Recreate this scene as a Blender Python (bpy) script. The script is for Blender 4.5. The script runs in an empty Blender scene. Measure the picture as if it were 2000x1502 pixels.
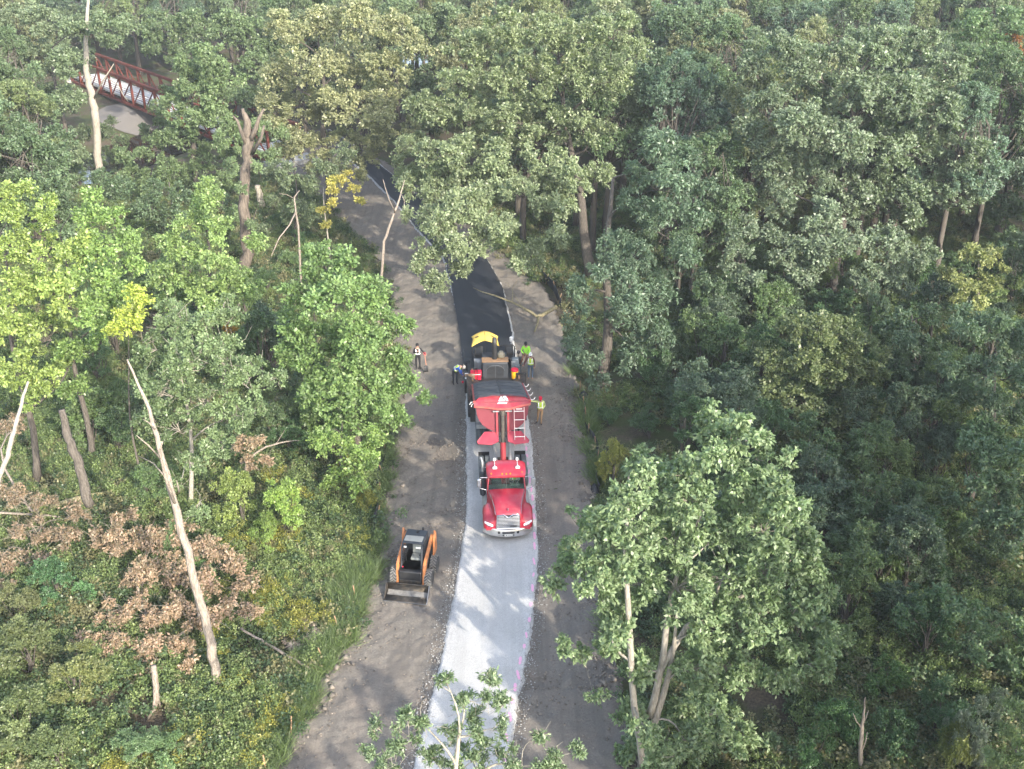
import bpy, bmesh, math, random
import numpy as np
from mathutils import Vector, Matrix, Euler
PI = math.pi
R = math.radians
scene = bpy.context.scene
col = scene.collection

# ---------------------------------------------------------------- camera, sky, sun, exposure
FPX, PITCH, CAMH = 2100.0, R(27.5), 31.1          # focal length in px of a 2000 px wide frame
cam_d = bpy.data.cameras.new('camera'); cam = bpy.data.objects.new('camera', cam_d); col.objects.link(cam)
cam.location = (0, 0, CAMH); cam.rotation_euler = (R(90) - PITCH, 0, 0)
cam_d.sensor_width = 36; cam_d.lens = 36 * FPX / 2000; cam_d.clip_start = 0.5; cam_d.clip_end = 3000
scene.camera = cam
SUN_EL, SUN_DX, SUN_DY = R(27), 0.55, -0.83        # direction towards the sun (behind the camera, to the right)
world = bpy.data.worlds.new('World'); scene.world = world; world.use_nodes = True
wn = world.node_tree.nodes; wl = world.node_tree.links
bg = wn.get('Background') or wn.new('ShaderNodeBackground')
sky = wn.new('ShaderNodeTexSky'); sky.sky_type = 'NISHITA'; sky.sun_disc = False
sky.sun_elevation = SUN_EL; sky.sun_rotation = math.atan2(SUN_DX, SUN_DY)
sky.air_density = 1.0; sky.dust_density = 2.0; sky.ozone_density = 1.0
bw = wn.new('ShaderNodeRGBToBW'); wl.new(sky.outputs[0], bw.inputs[0]); mxs = wn.new('ShaderNodeMix'); mxs.data_type = 'RGBA'; mxs.inputs[0].default_value = 0.40; wl.new(sky.outputs[0], mxs.inputs[6]); wl.new(bw.outputs[0], mxs.inputs[7]); wl.new(mxs.outputs[2], bg.inputs[0]); bg.inputs[1].default_value = 0.15
sun_d = bpy.data.lights.new('sun', 'SUN'); sun_d.energy = 1.8; sun_d.angle = R(0.6); sun_d.color = (1.0, 0.90, 0.74)
sun = bpy.data.objects.new('sun', sun_d); col.objects.link(sun)
h = math.hypot(SUN_DX, SUN_DY)
sdir = Vector((SUN_DX / h * math.cos(SUN_EL), SUN_DY / h * math.cos(SUN_EL), math.sin(SUN_EL)))
sun.rotation_euler = sdir.to_track_quat('Z', 'Y').to_euler()
scene.view_settings.view_transform = 'Standard'; scene.view_settings.look = 'None'
scene.view_settings.exposure = 2.2; scene.view_settings.gamma = 1.0
scene.render.engine = 'CYCLES'
scene.cycles.max_bounces = 6; scene.cycles.diffuse_bounces = 3; scene.cycles.glossy_bounces = 2
scene.cycles.transmission_bounces = 4; scene.cycles.use_denoising = True

# ---------------------------------------------------------------- helpers
C27, S27 = math.cos(PITCH), math.sin(PITCH)
def G(u, v, z=0.0):                                # photo pixel -> world point at height z
    dx, dy = (u - 1000) / FPX, (v - 751) / FPX
    t = (CAMH - z) / (S27 + C27 * dy)
    return Vector((t * dx, t * (C27 - S27 * dy), z))
def P(u, v, Y):                                    # photo pixel -> world point at distance Y
    dx, dy = (u - 1000) / FPX, (v - 751) / FPX
    t = Y / (C27 - S27 * dy)
    return Vector((t * dx, Y, CAMH - t * (S27 + C27 * dy)))
def scale_at(p):                                   # photo px per metre at a point
    return FPX / (p[1] * C27 + (CAMH - p[2]) * S27)

def tag(o, label=None, cat=None, group=None, kind=None):
    if label: o['label'] = label
    if cat: o['category'] = cat
    if group: o['group'] = group
    if kind: o['kind'] = kind
    return o
def empty(name, loc=(0, 0, 0), rz=0.0, label=None, cat=None, group=None):
    o = bpy.data.objects.new(name, None); col.objects.link(o)
    o.location = loc; o.rotation_euler = (0, 0, rz); o.empty_display_size = 0.3
    return tag(o, label, cat, group)
def link_mesh(name, me, parent=None, mats=()):
    for m in mats: me.materials.append(m)
    o = bpy.data.objects.new(name, me); col.objects.link(o)
    if parent: o.parent = parent
    return o
def np_mesh(name, verts, faces, n=4, smooth=False):
    """verts (V,3), faces (F,n) arrays -> mesh"""
    me = bpy.data.meshes.new(name)
    V, F = len(verts), len(faces)
    me.vertices.add(V); me.vertices.foreach_set('co', np.asarray(verts, np.float32).ravel())
    me.loops.add(F * n); me.loops.foreach_set('vertex_index', np.asarray(faces, np.int32).ravel())
    me.polygons.add(F); me.polygons.foreach_set('loop_start', np.arange(0, F * n, n, dtype=np.int32))
    me.polygons.foreach_set('loop_total', np.full(F, n, np.int32))
    if smooth: me.polygons.foreach_set('use_smooth', np.ones(F, bool))
    me.update(calc_edges=True)
    return me
def face_attr(me, name, vals):
    a = me.attributes.new(name, 'FLOAT', 'FACE'); a.data.foreach_set('value', np.asarray(vals, np.float32))
def vert_attr(me, name, vals):
    a = me.attributes.new(name, 'FLOAT', 'POINT'); a.data.foreach_set('value', np.asarray(vals, np.float32))

_rs = np.random.RandomState(5)
_tab = _rs.rand(256, 256)
def vnoise(x, y, s=1.0, o=0.0):                    # smooth value noise, 0..1
    x = np.asarray(x, float) * s + 37.3 + o * 13.1; y = np.asarray(y, float) * s + 91.7 + o * 7.7
    xi, yi = np.floor(x).astype(int), np.floor(y).astype(int); fx, fy = x - xi, y - yi
    fx = fx * fx * (3 - 2 * fx); fy = fy * fy * (3 - 2 * fy)
    g = lambda a, b: _tab[a % 256, b % 256]
    return (g(xi, yi) * (1 - fx) + g(xi + 1, yi) * fx) * (1 - fy) + (g(xi, yi + 1) * (1 - fx) + g(xi + 1, yi + 1) * fx) * fy

class MB:                                          # mesh builder
    def __init__(s): s.v = []; s.f = []; s.m = []; s.M = Matrix.Identity(4)
    def add(s, vs, fs, mi=0):
        b = len(s.v)
        s.v += [tuple(s.M @ Vector(v)) for v in vs]
        s.f += [tuple(i + b for i in f) for f in fs]; s.m += [mi] * len(fs)
    def box(s, c, d, rot=None, mi=0, taper=(1, 1)):
        x, y, z = d[0] / 2, d[1] / 2, d[2] / 2; tx, ty = taper
        vs = [(-x, -y, -z), (x, -y, -z), (x, y, -z), (-x, y, -z), (-x * tx, -y * ty, z), (x * tx, -y * ty, z), (x * tx, y * ty, z), (-x * tx, y * ty, z)]
        E = Euler(rot).to_matrix() if rot else Matrix.Identity(3)
        vs = [tuple(E @ Vector(v) + Vector(c)) for v in vs]
        s.add(vs, [(0, 3, 2, 1), (4, 5, 6, 7), (0, 1, 5, 4), (1, 2, 6, 5), (2, 3, 7, 6), (3, 0, 4, 7)], mi); return s
    def prism(s, poly, x0, x1, axis='x', mi=0):    # poly in the plane normal to the axis
        n = len(poly)
        def mk(a, p): return (a, p[0], p[1]) if axis == 'x' else ((p[0], a, p[1]) if axis == 'y' else (p[0], p[1], a))
        vs = [mk(x0, p) for p in poly] + [mk(x1, p) for p in poly]
        fs = [tuple(range(n)), tuple(range(2 * n - 1, n - 1, -1))] + [(i, i + n, (i + 1) % n + n, (i + 1) % n) for i in range(n)]
        s.add(vs, fs, mi); return s
    def tube(s, pts, rad, n=8, cap=True, mi=0):
        pts = [Vector(p) for p in pts]
        if not hasattr(rad, '__len__'): rad = [rad] * len(pts)
        vs, fs = [], []; ref = None
        for i, p in enumerate(pts):
            t = (pts[min(i + 1, len(pts) - 1)] - pts[max(i - 1, 0)]).normalized()
            if ref is None: ref = t.orthogonal().normalized()
            ref = (ref - t * ref.dot(t)); ref = ref.normalized() if ref.length > 1e-6 else t.orthogonal().normalized()
            b = t.cross(ref)
            for k in range(n):
                a = 2 * PI * k / n
                vs.append(tuple(p + (ref * math.cos(a) + b * math.sin(a)) * rad[i]))
        for i in range(len(pts) - 1):
            for k in range(n):
                fs.append((i * n + k, i * n + (k + 1) % n, (i + 1) * n + (k + 1) % n, (i + 1) * n + k))
        if cap: fs.append(tuple(range(n - 1, -1, -1))); fs.append(tuple((len(pts) - 1) * n + k for k in range(n)))
        s.add(vs, fs, mi); return s
    def lathe(s, prof, c=(0, 0, 0), axis='z', n=16, mi=0):   # prof: (radius, height)
        vs, fs = [], []
        for r, hh in prof:
            for k in range(n):
                a = 2 * PI * k / n; x, y = r * math.cos(a), r * math.sin(a)
                p = (x, y, hh) if axis == 'z' else ((hh, x, y) if axis == 'x' else (x, hh, y))
                vs.append((p[0] + c[0], p[1] + c[1], p[2] + c[2]))
        for i in range(len(prof) - 1):
            for k in range(n): fs.append((i * n + k, i * n + (k + 1) % n, (i + 1) * n + (k + 1) % n, (i + 1) * n + k))
        fs.append(tuple(range(n - 1, -1, -1))); fs.append(tuple((len(prof) - 1) * n + k for k in range(n)))
        s.add(vs, fs, mi); return s
    def grid(s, rows, mi=0, close=False):          # rows of equal-length point lists
        n = len(rows[0]); vs = [p for r in rows for p in r]; fs = []
        for i in range(len(rows) - 1):
            for k in range(n if close else n - 1):
                fs.append((i * n + k, i * n + (k + 1) % n, (i + 1) * n + (k + 1) % n, (i + 1) * n + k))
        s.add(vs, fs, mi); return s
    def ball(s, c, r, n=10, m=6, mi=0):
        r = r if hasattr(r, '__len__') else (r, r, r)
        rows = [[(c[0] + r[0] * math.sin(PI * i / m) * math.cos(2 * PI * k / n), c[1] + r[1] * math.sin(PI * i / m) * math.sin(2 * PI * k / n), c[2] + r[2] * math.cos(PI * i / m)) for k in range(n)] for i in range(m + 1)]
        return s.grid(rows, mi, True)
    def mesh(s, name, mats, smooth=False):
        me = bpy.data.meshes.new(name); me.from_pydata(s.v, [], s.f)
        for m in (mats if isinstance(mats, (list, tuple)) else [mats]): me.materials.append(m)
        me.polygons.foreach_set('material_index', s.m)
        bm = bmesh.new(); bm.from_mesh(me); bmesh.ops.remove_doubles(bm, verts=bm.verts, dist=1e-5)
        bmesh.ops.recalc_face_normals(bm, faces=bm.faces); bm.to_mesh(me); bm.free()
        if smooth:
            me.polygons.foreach_set('use_smooth', [True] * len(me.polygons))
            try: me.set_sharp_from_angle(angle=R(38))
            except Exception: pass
        return me
    def build(s, name, mats, parent=None, bevel=0.0, smooth=False, label=None, kind=None):
        o = bpy.data.objects.new(name, s.mesh(name, mats, smooth or bevel > 0)); col.objects.link(o)
        if parent: o.parent = parent
        if bevel:
            b = o.modifiers.new('bevel', 'BEVEL'); b.width = bevel; b.segments = 2; b.limit_method = 'ANGLE'; b.angle_limit = R(35)
        return tag(o, label, None, None, kind)
def copy_tree(o, parent=None):
    c = o.copy(); col.objects.link(c)
    if parent: c.parent = parent
    for ch in [x for x in o.children]: copy_tree(ch, c)
    return c

# ---------------------------------------------------------------- materials
def N(nt, t, **kw):
    n = nt.nodes.new(t)
    for k, v in kw.items():
        if k in n.inputs: n.inputs[k].default_value = v
        else: setattr(n, k, v)
    return n
def new_mat(name):
    m = bpy.data.materials.new(name); m.use_nodes = True; nt = m.node_tree
    return m, nt, nt.nodes['Principled BSDF'], nt.nodes['Material Output']
def mixc(nt, fac, a, b, mode='MIX'):
    n = nt.nodes.new('ShaderNodeMix'); n.data_type = 'RGBA'; n.blend_type = mode
    for sock, val in ((n.inputs[0], fac), (n.inputs[6], a), (n.inputs[7], b)):
        if hasattr(val, 'is_output'): nt.links.new(val, sock)
        elif isinstance(val, (int, float)): sock.default_value = val
        else: sock.default_value = (*val, 1) if len(val) == 3 else val
    return n.outputs[2]
def ramp(nt, src, stops):
    n = nt.nodes.new('ShaderNodeValToRGB'); nt.links.new(src, n.inputs[0]); cr = n.color_ramp
    while len(cr.elements) < len(stops): cr.elements.new(0.5)
    for e, (p, c) in zip(cr.elements, stops): e.position = p; e.color = (c, c, c, 1) if isinstance(c, (int, float)) else (*c, 1)
    return n.outputs[0]
def noise(nt, scale, detail=4, coord=None, rough=0.55, dist=0):
    n = nt.nodes.new('ShaderNodeTexNoise'); n.inputs['Scale'].default_value = scale; n.inputs['Detail'].default_value = detail
    n.inputs['Roughness'].default_value = rough; n.inputs['Distortion'].default_value = dist
    if coord is not None: nt.links.new(coord, n.inputs['Vector'])
    return n.outputs['Fac']
def objco(nt): return nt.nodes.new('ShaderNodeTexCoord').outputs['Object']
def bump(nt, bs, src, strength=0.5, dist=0.02):
    b = nt.nodes.new('ShaderNodeBump'); b.inputs['Strength'].default_value = strength; b.inputs['Distance'].default_value = dist
    nt.links.new(src, b.inputs['Height']); nt.links.new(b.outputs[0], bs.inputs['Normal'])
def surf(name, c, rough=0.5, metal=0.0, dirt=0.15, dirtc=(0.16, 0.14, 0.12), scale=3.0, b=0.0, bscale=40, spec=0.5, coat=0.0):
    m, nt, bs, out = new_mat(name); co = objco(nt)
    n1 = noise(nt, scale, 6, co, 0.65)
    f = ramp(nt, n1, [(0.42, 0.0), (0.75, 1.0)])
    mf = nt.nodes.new('ShaderNodeMath'); mf.operation = 'MULTIPLY'; nt.links.new(f, mf.inputs[0]); mf.inputs[1].default_value = dirt
    nt.links.new(mixc(nt, mf.outputs[0], c, dirtc), bs.inputs['Base Color'])
    bs.inputs['Roughness'].default_value = rough; bs.inputs['Metallic'].default_value = metal
    bs.inputs['Specular IOR Level'].default_value = spec; bs.inputs['Coat Weight'].default_value = coat; bs.inputs['Coat Roughness'].default_value = 0.08
    if b: bump(nt, bs, noise(nt, bscale, 4, co), b, 0.01)
    return m
def leaf_material(name='leaf'):
    m, nt, bs, out = new_mat(name)
    oi = nt.nodes.new('ShaderNodeObjectInfo'); at = nt.nodes.new('ShaderNodeAttribute'); at.attribute_name = 'tint'
    hs = nt.nodes.new('ShaderNodeHueSaturation'); nt.links.new(oi.outputs['Color'], hs.inputs['Color'])
    mr = nt.nodes.new('ShaderNodeMapRange'); nt.links.new(at.outputs['Fac'], mr.inputs[0]); mr.inputs[3].default_value = 0.70; mr.inputs[4].default_value = 1.5
    nt.links.new(mr.outputs[0], hs.inputs['Value'])
    mh = nt.nodes.new('ShaderNodeMapRange'); nt.links.new(at.outputs['Fac'], mh.inputs[0]); mh.inputs[3].default_value = 0.515; mh.inputs[4].default_value = 0.482
    nt.links.new(mh.outputs[0], hs.inputs['Hue'])
    ia = nt.nodes.new('ShaderNodeAttribute'); ia.attribute_type = 'INSTANCER'; ia.attribute_name = 'ctint'
    ad = nt.nodes.new('ShaderNodeMath'); ad.operation = 'ADD'; nt.links.new(mr.outputs[0], ad.inputs[0]); nt.links.new(ia.outputs['Fac'], ad.inputs[1]); nt.links.new(ad.outputs[0], hs.inputs['Value'])
    # dead or turning leaves: tint above 1.5 is brown
    gt = nt.nodes.new('ShaderNodeMath'); gt.operation = 'GREATER_THAN'; nt.links.new(at.outputs['Fac'], gt.inputs[0]); gt.inputs[1].default_value = 1.5
    c1 = mixc(nt, gt.outputs[0], hs.outputs[0], (0.30, 0.13, 0.05))
    geo = nt.nodes.new('ShaderNodeNewGeometry')
    back = nt.nodes.new('ShaderNodeMath'); back.operation = 'MULTIPLY'; nt.links.new(geo.outputs['Backfacing'], back.inputs[0]); back.inputs[1].default_value = 0.45
    c2 = mixc(nt, back.outputs[0], c1, (0.17, 0.20, 0.145))
    nt.links.new(c2, bs.inputs['Base Color']); bs.inputs['Roughness'].default_value = 0.42; bs.inputs['Specular IOR Level'].default_value = 0.55
    tr = nt.nodes.new('ShaderNodeBsdfTranslucent'); nt.links.new(mixc(nt, 1.0, c1, (1.15, 1.35, 0.6), 'MULTIPLY'), tr.inputs[0])
    mx = nt.nodes.new('ShaderNodeMixShader'); mx.inputs[0].default_value = 0.33
    nt.links.new(bs.outputs[0], mx.inputs[1]); nt.links.new(tr.outputs[0], mx.inputs[2]); nt.links.new(mx.outputs[0], out.inputs[0])
    return m
LEAF = leaf_material()
def bark_material(name, a, b, s=6):
    m, nt, bs, out = new_mat(name); co = objco(nt)
    mp = nt.nodes.new('ShaderNodeMapping'); nt.links.new(co, mp.inputs[0]); mp.inputs['Scale'].default_value = (1, 1, 0.22)
    n1 = noise(nt, s * 2.5, 6, mp.outputs[0], 0.7)
    nt.links.new(mixc(nt, ramp(nt, n1, [(0.35, 0), (0.65, 1)]), a, b), bs.inputs['Base Color']); bs.inputs['Roughness'].default_value = 0.9
    bump(nt, bs, n1, 0.9, 0.05); return m
BARK = bark_material('grey_bark', (0.05, 0.042, 0.035), (0.135, 0.118, 0.10))
PALE = bark_material('pale_bark', (0.22, 0.20, 0.165), (0.42, 0.385, 0.33))
DEADW = bark_material('dead_wood', (0.17, 0.14, 0.115), (0.36, 0.31, 0.26))
TWIG = bark_material('twig_bark', (0.22, 0.20, 0.16), (0.38, 0.35, 0.29))

# ---------------------------------------------------------------- ground, creek, path
CREEK = [(-95, 92), (-62, 102), (-46, 112), (-39, 128), (-24, 158), (-10, 190)]
def dist_poly(x, y, pl):
    d = np.full(np.shape(x), 1e9)
    for (x0, y0), (x1, y1) in zip(pl[:-1], pl[1:]):
        dx, dy = x1 - x0, y1 - y0; t = np.clip(((x - x0) * dx + (y - y0) * dy) / (dx * dx + dy * dy), 0, 1)
        d = np.minimum(d, np.hypot(x - x0 - t * dx, y - y0 - t * dy))
    return d
PATHC = [(-2.5, 20), (-1, 40), (-1.2, 55), (-2, 70), (-8, 86), (-14, 98), (-23, 110)]
def terrain(x, y):
    x = np.asarray(x, float); y = np.asarray(y, float)
    dp = dist_poly(x, y, PATHC); k = np.clip((dp - 6) / 8, 0, 1)
    z = k * ((vnoise(x, y, 0.07) - 0.5) * 2.2 + (vnoise(x, y, 0.35, 3) - 0.5) * 0.5)
    dc = dist_poly(x, y, CREEK); z = z - 2.6 * np.clip(1 - (dc - 3.5) / 5.5, 0, 1)
    return z
gx = np.concatenate([np.linspace(-900, -90, 12), np.linspace(-85, 85, 180), np.linspace(90, 900, 12)])
gy = np.concatenate([np.linspace(-500, -15, 10), np.linspace(-10, 200, 210), np.linspace(210, 1500, 14)])
X, Y = np.meshgrid(gx, gy); Z = terrain(X, Y) - 0.06
idx = np.arange(X.size).reshape(X.shape)
F = np.stack([idx[:-1, :-1], idx[:-1, 1:], idx[1:, 1:], idx[1:, :-1]], -1).reshape(-1, 4)
m, nt, bs, out = new_mat('forest_floor'); co = objco(nt)
n1, n2 = noise(nt, 0.5, 5, co), noise(nt, 9, 6, co, 0.7)
c = mixc(nt, ramp(nt, n2, [(0.35, 0), (0.7, 1)]), (0.045, 0.036, 0.026), (0.14, 0.11, 0.075))
c = mixc(nt, ramp(nt, n1, [(0.4, 0), (0.6, 1)]), c, mixc(nt, n2, (0.03, 0.045, 0.012), (0.08, 0.10, 0.03)))
nt.links.new(c, bs.inputs['Base Color']); bs.inputs['Roughness'].default_value = 1; bump(nt, bs, n2, 0.8, 0.08)
g = link_mesh('ground', np_mesh('ground', np.stack([X, Y, Z], -1).reshape(-1, 3), F, 4, True), None, [m]); g['kind'] = 'structure'

m, nt, bs, out = new_mat('creek_water')
bs.inputs['Base Color'].default_value = (0.035, 0.032, 0.022, 1); bs.inputs['Roughness'].default_value = 0.06; bump(nt, bs, noise(nt, 3, 3, objco(nt)), 0.15, 0.02)
mb = MB(); W = 5.0
rows = []
for i, (x, y) in enumerate(CREEK):
    a = Vector(CREEK[min(i + 1, len(CREEK) - 1)]) - Vector(CREEK[max(i - 1, 0)]); a = Vector((-a.y, a.x)).normalized()
    rows.append([(x + a.x * k * W, y + a.y * k * W, -1.75) for k in (-1, 1)])
mb.grid(rows); mb.build('creek', m, kind='structure')

def polyline_px(pts): return np.array([tuple(G(u, v))[:2] for u, v in pts])
def resample(pl, n):
    d = np.concatenate([[0], np.cumsum(np.hypot(*np.diff(pl, axis=0).T))]); t = np.linspace(0, d[-1], n)
    r = np.stack([np.interp(t, d, pl[:, 0]), np.interp(t, d, pl[:, 1])], -1)
    k = max(3, n // 25) | 1; ker = np.hanning(k + 2)[1:-1]; ker /= ker.sum()
    for c in range(2):
        e = np.pad(r[:, c], k // 2, mode='reflect', reflect_type='odd'); r[:, c] = np.convolve(e, ker, 'valid')
    return r
DL = polyline_px([(400, 1800), (535, 1502), (590, 1400), (645, 1300), (700, 1200), (735, 1120), (750, 1000), (756, 900), (765, 800), (775, 720), (765, 640), (745, 560), (720, 500), (670, 445), (620, 400), (560, 350), (500, 315)])
DR = polyline_px([(1330, 1800), (1250, 1502), (1225, 1400), (1205, 1300), (1188, 1200), (1172, 1100), (1160, 960), (1136, 800), (1112, 700), (1093, 620), (1058, 550), (1000, 500), (920, 440), (850, 385), (790, 340), (720, 300), (620, 270)])
GL = polyline_px([(735, 1800), (802, 1502), (833, 1400), (868, 1250), (892, 1120), (910, 1000), (909, 900), (908, 800), (905, 720), (896, 640), (879, 561), (864, 506), (812, 450), (772, 400), (718, 345), (660, 300), (600, 262)])
GR = polyline_px([(965, 1800), (992, 1502), (1010, 1400), (1038, 1250), (1054, 1120), (1047, 950), (1040, 860), (1026, 780), (1012, 710), (1003, 640), (983, 561), (952, 506), (877, 440), (831, 396), (777, 350), (715, 300), (645, 255)])
AL = polyline_px([(905, 745), (903, 700), (897, 650), (881, 561), (866, 506), (814, 450), (774, 400), (720, 345), (664, 300), (604, 262)])
AR = polyline_px([(1006, 745), (1005, 700), (1001, 650), (981, 561), (950, 506), (875, 440), (829, 396), (775, 350), (710, 300), (640, 255)])
def ribbon(name, Lp, Rp, nl, nc, zoff, edge, mat, rough=0.0, camber=0.0, lip=0.03):
    Lr, Rr = resample(Lp, nl), resample(Rp, nl); t = np.linspace(0, 1, nc)
    d = Rr - Lr; wd = np.hypot(d[:, 0], d[:, 1])[:, None]; d = d / wd
    for arr, sg, o in ((Lr, -1, 1), (Rr, 1, 2)):
        j = (vnoise(arr[:, 0], arr[:, 1], 1.1, o) - 0.5) * edge * 1.1 + (vnoise(arr[:, 0], arr[:, 1], 6, o + 4) - 0.5) * edge * 1.4
        arr += d * (sg * j)[:, None]
    Pn = Lr[:, None, :] * (1 - t)[None, :, None] + Rr[:, None, :] * t[None, :, None]
    x, y = Pn[..., 0], Pn[..., 1]; e = np.abs(t * 2 - 1)[None, :] + 0 * x
    z = terrain(x, y) + zoff + camber * (1 - e ** 2) + rough * ((vnoise(x, y, 1.3, 7) - 0.5) * 1.6 + (vnoise(x, y, 4.5, 8) - 0.5) * 0.8 + (vnoise(x, y, 11, 9) - 0.5) * 0.5)
    z = np.where(e > 0.999, terrain(x, y) - lip, z)
    idx = np.arange(x.size).reshape(x.shape); F = np.stack([idx[:-1, :-1], idx[:-1, 1:], idx[1:, 1:], idx[1:, :-1]], -1).reshape(-1, 4)
    me = np_mesh(name, np.stack([x, y, z], -1).reshape(-1, 3), F, 4, True); vert_attr(me, 'edge', e.ravel())
    o = link_mesh(name, me, None, [mat]); o['kind'] = 'structure'; return o, Lr, Rr
# dirt
m, nt, bs, out = new_mat('graded_dirt'); co = objco(nt)
n1, n2, n3 = noise(nt, 0.6, 4, co, 0.6), noise(nt, 11, 8, co, 0.8), noise(nt, 26, 5, co, 0.75)
c = mixc(nt, ramp(nt, n2, [(0.30, 0), (0.70, 1)]), (0.105, 0.095, 0.082), (0.262, 0.236, 0.205))
c = mixc(nt, ramp(nt, n1, [(0.42, 0.0), (0.68, 0.6)]), c, (0.21, 0.175, 0.145))
c = mixc(nt, ramp(nt, n3, [(0.62, 0), (0.72, 0.8)]), c, (0.30, 0.28, 0.25))
mpr = nt.nodes.new('ShaderNodeMapping'); nt.links.new(co, mpr.inputs[0]); mpr.inputs['Scale'].default_value = (2.2, 0.09, 1); mpr.inputs['Rotation'].default_value = (0, 0, R(3))
c = mixc(nt, ramp(nt, noise(nt, 1.0, 4, mpr.outputs[0], 0.6), [(0.38, 0.55), (0.54, 0.0)]), c, (0.135, 0.122, 0.108))
nt.links.new(c, bs.inputs['Base Color']); bs.inputs['Roughness'].default_value = 0.95
ad = nt.nodes.new('ShaderNodeMath'); ad.operation = 'ADD'; nt.links.new(n2, ad.inputs[0]); nt.links.new(n3, ad.inputs[1]); bump(nt, bs, ad.outputs[0], 0.7, 0.06)
DIRT = m
dirt, DLr, DRr = ribbon('dirt_track', DL, DR, 620, 90, 0.05, 0.35, DIRT, 0.10)
# gravel
m, nt, bs, out = new_mat('crushed_stone'); co = objco(nt)
vo = nt.nodes.new('ShaderNodeTexVoronoi'); vo.inputs['Scale'].default_value = 20; nt.links.new(co, vo.inputs['Vector'])
n1, n2 = noise(nt, 0.7, 5, co, 0.6), noise(nt, 45, 4, co, 0.7)
at = nt.nodes.new('ShaderNodeAttribute'); at.attribute_name = 'edge'
ef = ramp(nt, at.outputs['Fac'], [(0.55, 0.0), (0.95, 1.0)])
cs = mixc(nt, n1, (0.375, 0.368, 0.355), (0.475, 0.468, 0.452))
stone = mixc(nt, 0.75, (0.50, 0.50, 0.49), ramp(nt, vo.outputs['Color'], [(0.0, 0.20), (0.4, 0.48), (1.0, 0.80)]))
cc = mixc(nt, ef, mixc(nt, 0.18, cs, stone), mixc(nt, 0.7, cs, stone))
mpg = nt.nodes.new('ShaderNodeMapping'); nt.links.new(co, mpg.inputs[0]); mpg.inputs['Scale'].default_value = (2.6, 0.10, 1); mpg.inputs['Rotation'].default_value = (0, 0, R(2))
trk = noise(nt, 1.0, 5, mpg.outputs[0], 0.6)
cc = mixc(nt, ramp(nt, trk, [(0.40, 0.45), (0.55, 0.0)]), cc, (0.36, 0.355, 0.345))
cc = mixc(nt, ramp(nt, noise(nt, 0.45, 6, co, 0.7), [(0.45, 0.0), (0.7, 0.4)]), cc, (0.60, 0.60, 0.60))
cc = mixc(nt, ramp(nt, n2, [(0.35, 0.5), (0.52, 0.0)]), cc, (0.22, 0.22, 0.23))
nt.links.new(cc, bs.inputs['Base Color']); bs.inputs['Roughness'].default_value = 0.9; bump(nt, bs, vo.outputs['Distance'], 0.6, 0.03)
GRAV = m
gravel, GLr, GRr = ribbon('gravel_path', GL, GR, 620, 36, 0.16, 0.07, GRAV, 0.012, 0.05)
# asphalt
m, nt, bs, out = new_mat('fresh_asphalt'); co = objco(nt)
n1, n2 = noise(nt, 1.2, 4, co), noise(nt, 60, 4, co, 0.7)
nt.links.new(mixc(nt, ramp(nt, n2, [(0.3, 0), (0.8, 1)]), (0.012, 0.014, 0.019), mixc(nt, n1, (0.024, 0.029, 0.039), (0.036, 0.040, 0.050))), bs.inputs['Base Color'])
bs.inputs['Roughness'].default_value = 0.62; bump(nt, bs, n2, 0.4, 0.01)
asph, ALr, ARr = ribbon('asphalt_path', AL, AR, 300, 12, 0.27, 0.03, m, 0.0, 0.02, lip=-0.15)
# pink marking dashes sprayed along the right side of the stone
PINK = surf('pink_paint', (0.80, 0.36, 0.56), 0.8, dirt=0.9, dirtc=(0.55, 0.5, 0.5), scale=9)
rng = np.random.RandomState(3)
for k, (v, u) in enumerate([(876, 1028), (890, 1030), (905, 1031), (921, 1033), (938, 1035), (955, 1038), (972, 1040), (990, 1041), (1008, 1043), (1046, 1044), (1066, 1044), (1096, 1043), (1122, 1042), (1148, 1040), (1180, 1037), (1210, 1034), (1240, 1028), (1262, 1024), (1290, 1016), (1318, 1012), (1342, 1006), (1368, 1001), (1400, 996), (1440, 990), (1480, 985)]):
    p = G(u, v, 0.20); mbk = MB(); L = 0.12 + 0.22 * rng.rand(); w = 0.035 + 0.02 * rng.rand(); a = rng.randn() * 0.06 - 0.03
    vs = []
    for t in np.linspace(-1, 1, 7):
        vs.append([(math.sin(a) * t * L + (s * w) * (1 + 0.5 * rng.rand()) * (1 - abs(t) ** 4 * 0.6), math.cos(a) * t * L, 0) for s in (-1, 1)])
    mbk.grid(vs)
    o = mbk.build('paint_dash', PINK, gravel); o.location = (p.x, p.y, 0.2)


# light summer haze in the air of the valley
hz = bpy.data.meshes.new('haze'); bmh = bmesh.new(); bmesh.ops.create_cube(bmh, size=1.0); bmh.to_mesh(hz); bmh.free()
m = bpy.data.materials.new('haze_air'); m.use_nodes = True; nt = m.node_tree; nt.nodes.remove(nt.nodes['Principled BSDF'])
pv = nt.nodes.new('ShaderNodeVolumePrincipled'); pv.inputs['Color'].default_value = (0.86, 0.92, 1.0, 1); pv.inputs['Density'].default_value = 0.0004; pv.inputs['Anisotropy'].default_value = 0.2
nt.links.new(pv.outputs[0], nt.nodes['Material Output'].inputs['Volume'])
hz.materials.append(m); ho = bpy.data.objects.new('haze', hz); col.objects.link(ho); ho.location = (0, 500, 13.5); ho.scale = (1840, 2040, 37.5); ho['kind'] = 'stuff'; ho['label'] = 'thin pale haze in the air over the woods'; ho['category'] = 'haze'
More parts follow.
